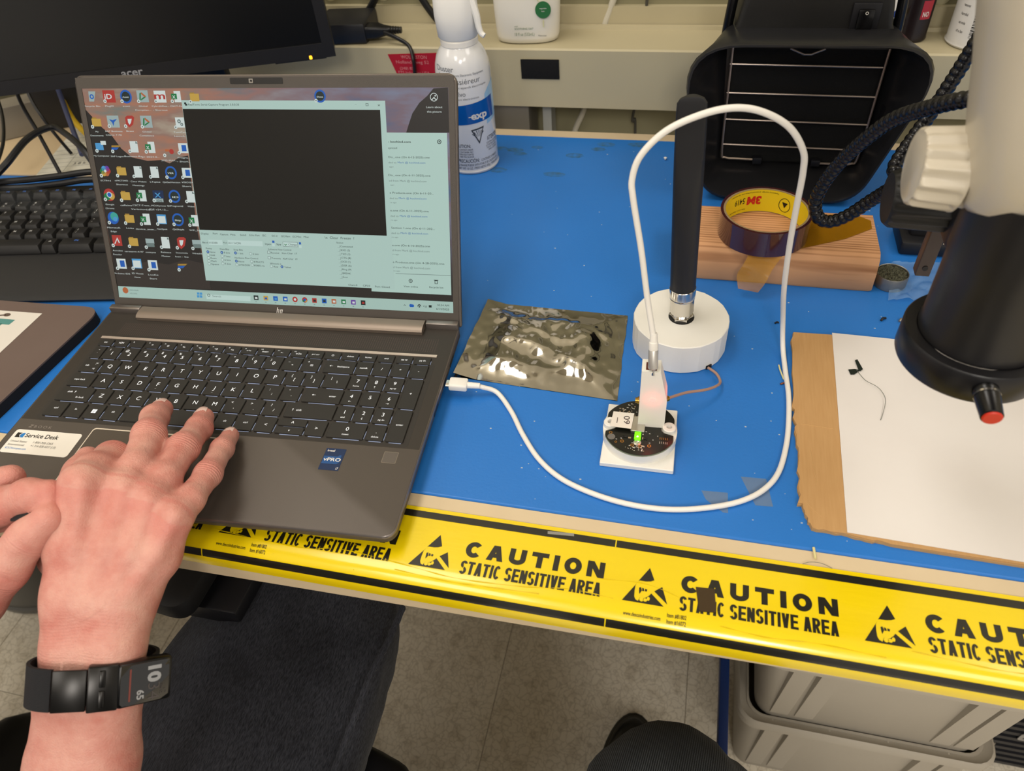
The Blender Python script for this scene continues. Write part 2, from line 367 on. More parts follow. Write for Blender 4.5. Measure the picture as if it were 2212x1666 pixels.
for k in range(-5, 6):
    ox = k * PER
    if SYM + ox < TX0 + 0.05 or SYM + ox > TX1 - 0.13: continue
    mb = MB()
    block_text(mb, 'CAUTION', -0.0785 + ox, -0.0357, 0.0124, 0.1, 1.14, 0.37, 0.29, 0.36, 0.5, tp_fn)
    block_text(mb, 'STATIC SENSITIVE AREA', -0.0788 + ox, -0.0497, 0.0103, 0.0995, 0.52, 0.205, 0.17, 0.068, 0.20, tp_fn)
    if k % 2 == 1 or k == -1 or k == -3:
        mb.text('www.descoindustries.com', 0.0375 + ox - PER, -0.0585, 0.0024, w=0.0245, bold=0.01, fn=tp_fn)
        mb.text('Item #81802', 0.066 + ox - PER, -0.0555, 0.0026, w=0.0125, bold=0.01, fn=tp_fn); mb.text('Item #16072', 0.066 + ox - PER, -0.0595, 0.0026, w=0.0125, bold=0.01, fn=tp_fn)
    mb.build('lettering', m_tapeblk, tp, smooth=0)
    # ESD triangle: broken black triangle with reaching hand
    s = MB(); cx = SYM + ox; tb = 0.0492; H = 0.0275
    def T(u, v): return (cx + u * 0.001, -(tb - v * 0.001), 0)
    def pl(pts): s.add([tp_fn(*T(*p)) for p in pts], [tuple(range(len(pts)))])
    pl([(1.2, 27.5), (5.0, 18.5), (2.5, 17.2), (-0.5, 16.6), (-4.6, 16.6), (-5.6, 16.0)])
    pl([(-6.2, 14.6), (-7.2, 12.6), (-7.4, 8.5), (-7.2, 4.0), (-6.2, 2.0), (-4.4, 1.2), (-3.6, 0.0), (-15.0, 0.0)])
    pl([(-3.6, 0.0), (-4.4, 1.2), (-3.4, 4.0), (-1.6, 3.4), (0.4, 4.4), (2.4, 6.2), (3.8, 8.2), (12.6, 0.0)])
    pl([(5.6, 10.2), (8.0, 12.2), (10.6, 14.4), (14.8, 2.0)])
    pl([(-4.6, 11.2), (-3.4, 11.8), (-2.6, 9.4), (-4.0, 6.4), (-4.4, 8.4)]); pl([(-2.6, 11.4), (-1.4, 11.0), (-1.0, 9.2), (-2.4, 9.0)]); pl([(-0.6, 11.0), (1.0, 10.6), (0.6, 9.0), (-0.6, 9.2)])
    s.build('esd_symbol', m_tapeblk, tp, smooth=0)
    s = MB()
    for (u, v, ru, rv) in ((-2.2, 2.6, 1.5, 1.6), (0.2, 2.6, 1.4, 1.3), (2.2, 3.8, 1.0, 1.5)):
        s.add([tp_pt(*(lambda q: (q[0], -q[1]))(T(u + ru * math.cos(a), v + rv * math.sin(a))), 0.0006) for a in [i * math.pi / 5 for i in range(10)]], [tuple(range(10))])
    s.build('finger_mark', m_tape, tp, smooth=0)
# crumpled creases of the tape film
cm = mat('tape_crease', 'E6C700', 0.18, coat=1.0, coatr=0.05)
for (pts) in ([(-0.27, 0.0475), (-0.2, 0.0505), (-0.17, 0.0465), (-0.12, 0.050), (-0.08, 0.0535), (-0.03, 0.0515), (0.0, 0.0478), (0.03, 0.0492)], [(-0.125, 0.0545), (-0.085, 0.0565), (-0.06, 0.056), (-0.02, 0.0545)], [(0.02, 0.036), (0.05, 0.0345), (0.075, 0.041)], [(0.1, 0.0555), (0.13, 0.0575), (0.16, 0.056), (0.2, 0.0575)], [(-0.16, 0.04), (-0.155, 0.06)], [(0.215, 0.051), (0.26, 0.0535), (0.29, 0.0525)]):
    P = spline([tp_pt(x, t, 0.0003) for x, t in pts], 10)
    MB().tube(P, 0.00045, 5, rf=lambda i: 0.0004 * (0.6 + 0.5 * math.sin(i * 0.9))).build('crease', cm, tp)
# ---------------------------------------------------------------- laptop
m_deck = mat('laptop_deck', '5B544E', 0.5, 0.4, bump=(1800, 0.12, 0.0003))
m_deck2 = mat('laptop_keyboard_deck', '3D3833', 0.5, 0.4, bump=(1800, 0.12, 0.0003))
m_lapedge = mat('laptop_edge', '8F8782', 0.3, 0.8)
m_bezel = mat('laptop_bezel', '4A443E', 0.5, bump=(2500, 0.35, 0.0003))
m_key = mat('laptop_key', '262421', 0.5)
m_keyink = mat('key_legend', 'E9ECEE', 0.5, emit=('E9F0FF', 0.35))
m_strip = mat('laptop_strip', '8A7D71', 0.42, 0.6)
m_glow = mat('key_backlight', '8D9AB8', 0.5, emit=('BFD2FF', 0.16))
LAP = thing('laptop', 'open dark grey laptop running a serial terminal program', 'laptop', (-0.4483, 0.0750, 0.0), math.radians(3.716))
DZ = 0.018
X0, X1, Y0, Y1 = -0.0475, 0.3123, -0.1492, 0.0835
def base_ring(ins, z, r): return [(p[0], p[1], z) for p in rrect((X0 + X1) / 2, (Y0 + Y1) / 2, X1 - X0 - 2 * ins, Y1 - Y0 - 2 * ins, max(r - ins * 0.3, 0.002), 6)]
mb = MB(); mb.loft([base_ring(0.012, 0.0025, 0.009), base_ring(0.002, 0.0095, 0.009), base_ring(0, 0.0115, 0.009), base_ring(0, DZ - 0.0012, 0.009), base_ring(0.0008, DZ - 0.0002, 0.009), base_ring(0.0012, DZ, 0.009)])
mb.build('base_chassis', m_deck, LAP, smooth=50)
mb = MB(); mb.loft([base_ring(-0.00015, DZ - 0.0024, 0.009), base_ring(-0.00015, DZ - 0.0012, 0.009), base_ring(0.0007, DZ - 0.0001, 0.009)], False, False); mb.build('chamfer_edge', m_lapedge, LAP, smooth=60)
for (x, y) in ((-0.02, -0.11), (0.285, -0.11), (-0.02, 0.05), (0.285, 0.05)):
    MB().box(x - 0.02, x + 0.02, y - 0.004, y + 0.004, 0.0, 0.004).build('rubber_foot', m_blackmat, LAP)
MB().prism([(-0.0455, -0.0675), (0.3105, -0.0675), (0.3105, 0.0765), (-0.0455, 0.0765)], DZ, DZ + 0.00006).build('keyboard_deck', m_deck2, LAP, smooth=0)
MB().prism(rrect(0.1335, -0.018, 0.334, 0.0965, 0.003), DZ + 0.00005, DZ + 0.00012).build('keyboard_well', mat('keyboard_well', '2E2A26', 0.55), LAP, smooth=0)
MB().box(-0.0335, 0.2995, 0.0383, 0.0413, DZ, DZ + 0.0006).build('silver_strip', mat('bright_strip', 'CDBDAF', 0.35, 0.5), LAP)
mb = MB(); rows = 13; cols = 150
for j in range(rows):
    for i in range(cols):
        x = -0.02 + i * 0.00212; y = 0.0455 + j * 0.00135
        mb.add([(x - 0.0003, y - 0.0003, DZ + 0.00012), (x + 0.0003, y - 0.0003, DZ + 0.00012), (x + 0.0003, y + 0.0003, DZ + 0.00012), (x - 0.0003, y + 0.0003, DZ + 0.00012)], [(0, 1, 2, 3)])
g = mb.build('speaker_grille', mat('grille_hole', '5A4A44', 0.6), LAP, smooth=0); g['kind'] = 'stuff'
mb = MB(); mb.loft([[(x, y, z) for (y, z) in ((0.0672, DZ - 0.002), (0.0668, DZ + 0.0035), (0.0685, DZ + 0.0052), (0.074, DZ + 0.0062), (0.0815, DZ + 0.0058), (0.084, DZ))] for x in (-0.011, 0.2792)]); mb.build('hinge_bar', m_strip, LAP, smooth=40)
# keys
_km = {}
def key_mesh(w, h):
    k = (round(w, 4), round(h, 4))
    if k not in _km:
        m = MB(); rr = lambda i, z: [(p[0], p[1], z) for p in rrect(0, 0, w - 2 * i, h - 2 * i, 0.0011, 3)]
        m.loft([rr(0, 0), rr(0, 0.0007), rr(0.0004, 0.0012)], False); me = m.mesh('key', smooth=40); me.materials.append(m_key); _km[k] = me
    return _km[k]
KP = 18.02; KZ = DZ + 0.0003
glow = MB()
def key(cx, cy, w, h, *leg):
    """centre and size in mm; leg: (text, dx, dy, capheight, width) in mm"""
    o = link('key', key_mesh(w * 0.001, h * 0.001), LAP, loc=(cx * 0.001, cy * 0.001, KZ))
    gx, gy = cx * 0.001, cy * 0.001
    glow.add([(gx - w * 0.0003, gy - h * 0.0005 - 0.0006, DZ + 0.0002), (gx + w * 0.0004, gy - h * 0.0005 - 0.0006, DZ + 0.0002), (gx + w * 0.0004, gy - h * 0.0005 + 0.0004, DZ + 0.0002), (gx - w * 0.0003, gy - h * 0.0005 + 0.0004, DZ + 0.0002)], [(0, 1, 2, 3)])
    if random.random() < 0.6: glow.add([(gx + w * 0.0005 - 0.0002, gy - h * 0.0004, DZ + 0.0002), (gx + w * 0.0005 + 0.0005, gy - h * 0.0004, DZ + 0.0002), (gx + w * 0.0005 + 0.0005, gy + h * 0.0001, DZ + 0.0002), (gx + w * 0.0005 - 0.0002, gy + h * 0.0001, DZ + 0.0002)], [(0, 1, 2, 3)])
    if leg:
        m = MB()
        for l in leg:
            t, dx, dy, ch = l[:4]; wd = l[4] if len(l) > 4 else None
            if t == 'WIN':
                for a in (-1, 1):
                    for b in (-1, 1): m.box(a * 0.00115 - 0.001, a * 0.00115 + 0.001, b * 0.00115 - 0.001, b * 0.00115 + 0.001, 0.00122, 0.00126)
            elif t == 'MON': m.ring(0.0008, 0.0012, 0.00122, 0.00125, 12); m.box(-0.0024, -0.0019, -0.001, 0.001, 0.00122, 0.00125); m.box(0.0019, 0.0024, -0.001, 0.001, 0.00122, 0.00125)
            elif t == 'PWR': m.ring(0.0008, 0.0011, 0.00122, 0.00125, 14)
            elif t in ('L', 'R', 'U', 'D') and len(l) > 4 and wd == 'arrow':
                a = {'R': 0, 'U': 90, 'L': 180, 'D': 270}[t]; c, s_ = math.cos(math.radians(a)), math.sin(math.radians(a)); q = ch * 0.001
                pts = [(-q, 0.08 * q), (q * 0.3, 0.08 * q), (q * 0.1, 0.5 * q), (q * 0.3, 0.5 * q), (q, 0), (q * 0.3, -0.5 * q), (q * 0.1, -0.5 * q), (q * 0.3, -0.08 * q), (-q, -0.08 * q)]
                m.add([(dx * 0.001 + u * c - v * s_, dy * 0.001 + u * s_ + v * c, 0.00124) for u, v in pts], [tuple(range(9))])
            else: m.text(t, dx * 0.001, (dy - ch / 2) * 0.001, ch * 0.001, 0.00124, None if wd is None else wd * 0.001, 0.0, 'C')
        if m.v: m.build('legend', m_keyink, o, smooth=0)
    return o
W = 15.9; H = 16.1
fx = [-23.3 + 16.3 * i for i in range(15)] + [221.6, 238.5, 255.3, 272.0, 288.6]
fl_ = [('esc', 0, 0, 1.9)], [('MON', 0, 0, 1)], [('f2', -4, 2, 1.2)], [('f3', -4, 2, 1.2), ('*', 0, -1, 3)], [('f4', -4, 2, 1.2), ('*', 0, -1.4, 4)], [('f5', -4, 2, 1.2), ('4x', 0, -0.5, 2)], [('f6', -4, 2, 1.2), ('<)', 0, -0.5, 2)], [('f7', -4, 2, 1.2), ('<))', 0, -0.5, 2)], [('f8', -4, 2, 1.2), ('<x', 0, -0.5, 2)], [('f9', -4, 2, 1.2), ('=*=', 0, -0.5, 2)], [('insert', 0, -0.4, 1.8), ('f10', -4, 2.4, 1.2)], [('f11', -4, 2, 1.2), ('>-', 0, -0.5, 2)], [('f12', -4, 2, 1.2), ('oOo', 0, -0.5, 2)], [('prt scr', 0, 0, 1.8)], [('PWR', 0, 0, 1)], [('delete', 0, 0, 1.8)], [('home', 0, 0, 1.8)], [('end', 0, 0, 1.8)], [('pg up', 0, 0, 1.8)], [('pg dn', 0, 0, 1.8)]
for i, x in enumerate(fx): key(x, 32.0, 14.4, 9.0, *fl_[i])
R1 = 18.23
key(-23.6, R1, 11.0, H, ('~', 0, 3, 1.8), ('`', 0, -2, 2))
for i, (a, b) in enumerate(zip('1234567890-=', '!@#$%^&*()_+')): key(-9.0 + KP * i, R1, W, H, (a, 0.6, -0.8, 4.0), (b, -3.4, 3.6, 2.6))
key(216.0, R1, 28.0, H, ('L', -8, 0.3, 1.6, 'arrow'), ('backspace', 3.5, 0, 1.9))
key(-19.6, 0, 19.0, H, ('tab', -3.5, 0, 2.0), ('|<', 5, 3, 2), ('>|', 5, -4, 2))
for i, a in enumerate('QWERTYUIOP'): key(KP * i, 0, W, H, (a, 0, 0.2, 4.2))
key(KP * 10, 0, W, H, ('{', -3, 3.4, 2.6), ('[', 0.6, -1, 3)); key(KP * 11, 0, W, H, ('}', -3, 3.4, 2.6), (']', 0.6, -1, 3)); key(219.0, 0, 21.8, H, ('|', -5, 3.4, 2.8), ('\\', 1, -1, 3))
key(-17.3, -R1, 23.6, H, ('caps lock', -2, 0, 2.0))
for i, a in enumerate('ASDFGHJKL'):
    lg = [(a, 0, 0.2, 4.2)] + ([('_', 0, -3.8, 2)] if a in 'FJ' else []); key(4.5 + KP * i, -R1, W, H, *lg)
key(4.5 + KP * 9, -R1, W, H, (':', -3, 3.4, 2.6), (';', 0.6, -1.5, 2.6)); key(4.5 + KP * 10, -R1, W, H, ('"', -3, 3.4, 2.2), (',', 0.6, -1.5, 2.4)); key(212.9, -R1, 34.2, H, ('L', -8, 0.3, 1.6, 'arrow'), ('enter', 9, 0, 1.9))
key(-12.8, -2 * R1, 32.6, H, ('shift', -6, 2.5, 2.0), ('U', -1, 2.6, 1.4, 'arrow'), ('fn lock', 7, -3.5, 2.0))
for i, a in enumerate('ZXCVBNM'): key(13.5 + KP * i, -2 * R1, W, H, (a, 0, 0.2, 4.2))
for i, (a, b) in enumerate((('<', ','), ('>', '.'), ('?', '/'))): key(13.5 + KP * (7 + i), -2 * R1, W, H, (a, -3, 3.6, 2.6), (b, 0.8, -2, 2.8))
key(208.4, -2 * R1, 43.2, H, ('U', -15.5, 0.2, 1.4, 'arrow'), ('shift', -10, 0, 2.0))
R5 = -3 * R1
key(-19.8, R5, 18.6, H, ('ctrl', 0, 1, 2.0)); key(-0.5, R5, 16, H, ('fn', 0, 1, 2.0)); key(17.6, R5, 16, H, ('WIN', 0, 0, 1)); key(35.5, R5, 15.8, H, ('alt', 0, 1, 2.0))
key(87.4, R5, 84.2, H); key(139.5, R5, W, H, ('alt', 0, 0.6, 2.0)); key(157.9, R5, W, H, ('ctrl', 0, 0.6, 2.0)); key(176.2, R5, W, H, ('<', 0, 0, 3.2))
key(198.4, R5 + 4.2, 24.4, 7.6, ('^', 0, -0.6, 4)); key(198.4, R5 - 4.2, 24.4, 7.6, ('v', 0, 0, 2.4)); key(220.6, R5, W, H, ('>', 0, 0, 3.2))
NC = (238.4, 255.0, 271.7, 288.5); NW = 14.7
for x, t in zip(NC, ('numlk', '/', '*', '-')): key(x, R1, NW, H, (t, 0, 0, 2.0 if len(t) > 1 else 3.0))
for r_, (ts, us) in enumerate(((('7', '8', '9'), ('home', 'U', 'pg up')), (('4', '5', '6'), ('L', '', 'R')), (('1', '2', '3'), ('end', 'D', 'pg dn')))):
    for x, t, u in zip(NC, ts, us):
        lg = [(t, 0, 1.6, 3.8)]
        if u in ('U', 'D', 'L', 'R'): lg.append((u, 0, -4.2, 1.3, 'arrow'))
        elif u: lg.append((u, 0, -4.2, 1.7))
        key(x, -r_ * R1, NW, H, *lg)
key(NC[3], -0.5 * R1, NW, H + R1, ('+', 0, 0, 3)); key(NC[3], -2.5 * R1, NW, H + R1, ('enter', 0, 1, 1.9))
key(246.7, R5, 31.4, H, ('0', 0, 1.8, 3.8), ('insert', 0, -4.0, 1.7)); key(NC[2], R5, NW, H, ('.', 0, 1, 3), ('delete', 0, -4.4, 1.7))
gl = glow.build('key_backlight', m_glow, LAP, smooth=0); gl['kind'] = 'stuff'
# touchpad with bright bevel, stickers, sensor, wordmark
MB().prism(rrect(0.0845, -0.1045, 0.1142, 0.0660, 0.003), DZ, DZ + 0.00008).build('touchpad_bevel', mat('touchpad_bevel', 'E8DCCB', 0.3, 0.3), LAP, smooth=0)
MB().prism(rrect(0.0845, -0.1045, 0.1123, 0.0636, 0.0028), DZ, DZ + 0.00014).build('touchpad', mat('touchpad', '5A524B', 0.35, 0.4), LAP, smooth=0)
z = DZ + 0.00022
st_ = MB(); st_.prism(rrect(-0.0092, -0.0922, 0.0628, 0.0252, 0.0028), DZ, z); st_ = st_.build('service_sticker', mat('sticker_white', 'EDE7DC', 0.45), LAP, smooth=0, label='white service desk sticker on the palm rest')
mb = MB(); mb.text('Service Desk', -0.0285, -0.0875, 0.0042, z + 0.00005, 0.0315, 0.02); mb.text('United States:', -0.0378, -0.0933, 0.0019, z + 0.00005, 0.0155, 0.004); mb.text('1-800-700-3365', -0.0165, -0.0933, 0.0021, z + 0.00005, 0.0185); mb.text('International:', -0.0378, -0.0970, 0.0019, z + 0.00005, 0.0155, 0.004); mb.text('+1 316-828-4357 (US)', -0.0165, -0.0970, 0.0021, z + 0.00005, 0.0235)
mb.add([(-0.0375, -0.0883, z + 0.00005), (-0.0325, -0.0883, z + 0.00005), (-0.0345, -0.0857, z + 0.00005), (-0.0327, -0.0832, z + 0.00005), (-0.0375, -0.0832, z + 0.00005)], [(0, 1, 2, 3, 4)]); mb.build('sticker_print', m_print, st_, smooth=0)
mb = MB(); mb.text('KOCHcompass.com', -0.0378, -0.1008, 0.0020, z + 0.00005, 0.0195, 0.008); mb.add([(-0.0320, -0.0883, z + 0.00005), (-0.0296, -0.0883, z + 0.00005), (-0.0296, -0.0832, z + 0.00005), (-0.0318, -0.0832, z + 0.00005), (-0.0338, -0.0857, z + 0.00005)], [(0, 1, 2, 3, 4)]); mb.build('sticker_blue_print', mat('blue_ink', '1F7AC2', 0.4), st_, smooth=0)
ib = MB().prism(rrect(0.2442, -0.0839, 0.0165, 0.0216, 0.0004), DZ, z).build('processor_sticker', mat('navy_sticker', '0E2A52', 0.25), LAP, smooth=0, label='navy blue processor sticker')
MB().prism([(0.2365, -0.0885), (0.2488, -0.0885), (0.2505, -0.0870), (0.2505, -0.0795), (0.2488, -0.0795), (0.2475, -0.081), (0.2365, -0.081)], z, z + 0.00003).build('sticker_field', mat('sticker_blue', '1B4F8A', 0.25), ib, smooth=0)
mb = MB(); mb.text('intel', 0.2375, -0.0764, 0.0020, z + 0.00006, 0.0060, 0.015); mb.text('vPRO', 0.2370, -0.0858, 0.0032, z + 0.00006, 0.0142, 0.015); mb.text('i7', 0.2498, -0.0938, 0.0022, z + 0.00006, 0.0020, 0.01); mb.build('sticker_print', m_whiteink, ib, smooth=0)
MB().prism(rrect(0.2894, -0.0775, 0.0117, 0.0114, 0.0008), DZ, DZ + 0.0001).build('fingerprint_bevel', mat('sensor_bevel', '8A827A', 0.3, 0.8), LAP, smooth=0)
MB().prism(rrect(0.2894, -0.0775, 0.0107, 0.0104, 0.0006), DZ, DZ + 0.00016).build('fingerprint_sensor', mat('sensor', '5F5852', 0.3), LAP, smooth=0)
mb = MB(); mb.text('Z', -0.0325, -0.0766, 0.0028, DZ + 0.0001, 0.0034, 0.03, shear=0.3); mb.text('BOOK', -0.0272, -0.0766, 0.0026, DZ + 0.0001, 0.0165, 0.0, spacing=1.5); mb.build('wordmark', mat('wordmark', '8B8178', 0.4), LAP, smooth=0)
# side ports on the right of the chassis
for (y, w_) in ((0.012, 0.009), (-0.02, 0.014), (0.04, 0.014)):
    MB().box(X1 - 0.001, X1 + 0.0003, y - w_ / 2, y + w_ / 2, 0.0122, 0.0158).build('port', m_black, LAP)
# lid
A = math.radians(64.47); VV = Vector((0, math.cos(A), math.sin(A))); NN = Vector((0, -math.sin(A), math.cos(A)))
LM = Matrix(((1, VV.x, NN.x, -0.0391), (0, VV.y, NN.y, 0.0895), (0, VV.z, NN.z, 0.0096 + DZ), (0, 0, 0, 1)))
def lidpart(mb, name, m, parent=LAP, **k):
    o = mb.build(name, m, parent, **k)
    if parent is LAP: o.matrix_local = LM
    return o
LX0, LX1, LY0, LY1 = -0.0067, 0.3512, -0.0135, 0.2045
def lid_ring(ins, z): 
    out = []
    for (cx, cy, a0, r) in ((LX1, LY1, 0, 0.008), (LX0, LY1, 90, 0.008), (LX0, LY0, 180, 0.0015), (LX1, LY0, 270, 0.0015)):
        for i in range(7):
            a = math.radians(a0 + 15 * i); sx = -1 if cx == LX1 else 1; sy = -1 if cy == LY1 else 1
            out.append((cx + sx * (r + ins) + r * math.cos(a), cy + sy * (r + ins) + r * math.sin(a), z))
    return out
lidpart(MB().loft([lid_ring(0.0015, -0.0062), lid_ring(0, -0.0045), lid_ring(0, -0.0004), lid_ring(0.0008, 0.0)]), 'lid', m_deck, smooth=60)
lidpart(MB().loft([lid_ring(-0.0002, -0.0018), lid_ring(-0.0002, -0.0006), lid_ring(0.0007, 0.0002)], False, False), 'lid_edge', m_lapedge, smooth=60)
bz = MB(); SW, SH = 0.3442, 0.1936
def lr(x0, x1, y0, y1, z): return [(x1, y1, z), (x0, y1, z), (x0, y0, z), (x1, y0, z)]
bx0, bx1, by0, by1 = LX0 + 0.0018, LX1 - 0.0018, LY0 + 0.001, LY1 - 0.0018
for q in ((bx0, 0.0, by0, by1), (SW, bx1, by0, by1), (0.0, SW, by0, 0.0), (0.0, SW, SH, by1)): bz.box(q[0], q[1], q[2], q[3], 0.0, 0.0009)
lidpart(bz, 'bezel', m_bezel, smooth=0)
wc = lidpart(MB().prism(rrect(0.1722, 0.1994, 0.0495, 0.0052, 0.001), 0.0008, 0.0011), 'webcam_bar', mat('webcam_black', '1A1816', 0.4), smooth=0)
MB().prism(rrect(0.1672, 0.1994, 0.0038, 0.0036, 0.0005), 0.001, 0.00125).build('webcam_shutter', mat('shutter_grey', '8A857E', 0.5), wc, smooth=0)
MB().prism(circle(0.1675, 0.1994, 0.0009, 12), 0.0012, 0.0014).build('webcam_lens', m_blackgl, wc, smooth=0)
mb = MB()
for (x0, y0, x1, y1) in ((0, 1.0, 0.55, 3.6), (0.55, 1.0, 0.9, 2.4)): pass
for k_, (u0, u1, v0, v1) in enumerate(((-2.6, -2.05, -1.2, 2.8), (-1.4, -0.85, -1.2, 1.2), (-2.05, -0.85, 0.9, 1.4), (-0.2, 0.35, -2.6, 1.4), (1.0, 1.55, -1.2, 1.4), (0.35, 1.0, 0.9, 1.4), (0.35, 1.0, -1.2, -0.7))):
    def sh(u, v): return ((u + v * 0.28) * 0.00145 + 0.1723, v * 0.00145 - 0.0065, 0.0010)
    mb.add([sh(u0, v0), sh(u1, v0), sh(u1, v1), sh(u0, v1)], [(0, 1, 2, 3)])
lidpart(mb, 'maker_logo', mat('logo_chrome', 'E6E2DC', 0.3, 0.3), smooth=0)
# back cover strips of the hinge area left and right of the bar
for x0, x1 in ((-0.0455, -0.012), (0.2805, 0.311)):
    MB().box(x0, x1, 0.0765, 0.083, DZ - 0.004, DZ + 0.006).build('hinge_cover', m_lapedge, LAP, bevel=0.001)
# screen picture
def wallpaper():
    m = bpy.data.materials.new('wallpaper'); m.use_nodes = True; nt = m.node_tree; b = nt.nodes['Principled BSDF']
    b.inputs['Base Color'].default_value = (0.004, 0.004, 0.004, 1); b.inputs['Roughness'].default_value = 0.4; b.inputs['Specular IOR Level'].default_value = 0.3
    tc = nt.nodes.new('ShaderNodeTexCoord'); mp = nt.nodes.new('ShaderNodeMapping'); mp.inputs['Scale'].default_value = (13, 42, 1); mp.inputs['Rotation'].default_value = (0, 0, 0.25)
    nt.links.new(tc.outputs['Object'], mp.inputs['Vector'])
    n = nt.nodes.new('ShaderNodeTexNoise'); n.inputs['Scale'].default_value = 1.0; n.inputs['Detail'].default_value = 4; n.inputs['Roughness'].default_value = 0.55; nt.links.new(mp.outputs[0], n.inputs['Vector'])
    r1 = nt.nodes.new('ShaderNodeValToRGB'); cr = r1.color_ramp; cr.elements[0].position = 0.3; cr.elements[0].color = lin('7F8077'); cr.elements[1].position = 0.7; cr.elements[1].color = lin('B4A793')
    e = cr.elements.new(0.45); e.color = lin('B07A62'); e = cr.elements.new(0.55); e.color = lin('9A7A6C')
    r2 = nt.nodes.new('ShaderNodeValToRGB'); cr = r2.color_ramp; cr.elements[0].position = 0.3; cr.elements[0].color = lin('4E6688'); cr.elements[1].position = 0.7; cr.elements[1].color = lin('7E88A0')
    e = cr.elements.new(0.5); e.color = lin('7D6A76')
    nt.links.new(n.outputs['Fac'], r1.inputs[0]); nt.links.new(n.outputs['Fac'], r2.inputs[0])
    sx = nt.nodes.new('ShaderNodeSeparateXYZ'); nt.links.new(tc.outputs['Object'], sx.inputs[0])
    mr = nt.nodes.new('ShaderNodeMapRange'); mr.inputs['From Min'].default_value = 0.1; mr.inputs['From Max'].default_value = 0.26; nt.links.new(sx.outputs['X'], mr.inputs['Value'])
    mx = nt.nodes.new('ShaderNodeMix'); mx.data_type = 'RGBA'; nt.links.new(mr.outputs[0], mx.inputs[0]); nt.links.new(r1.outputs[0], mx.inputs[6]); nt.links.new(r2.outputs[0], mx.inputs[7])
    my = nt.nodes.new('ShaderNodeMapRange'); my.inputs['From Min'].default_value = 0.03; my.inputs['From Max'].default_value = 0.1; nt.links.new(sx.outputs['Y'], my.inputs['Value'])
    md = nt.nodes.new('ShaderNodeMix'); md.data_type = 'RGBA'; md.inputs[6].default_value = lin('2B2723'); nt.links.new(my.outputs[0], md.inputs[0]); nt.links.new(mx.outputs[2], md.inputs[7])
    m.cycles.emission_sampling = 'NONE'
    nt.links.new(md.outputs[2], b.inputs['Emission Color']); b.inputs['Emission Strength'].default_value = 0.9
    return m
m_screen = wallpaper()
SCRN = lidpart(MB().flat([(0, 0), (SW, 0), (SW, SH), (0, SH)], 0.0003), 'screen', m_screen, smooth=0, label='lit display with desktop icons and a terminal window')
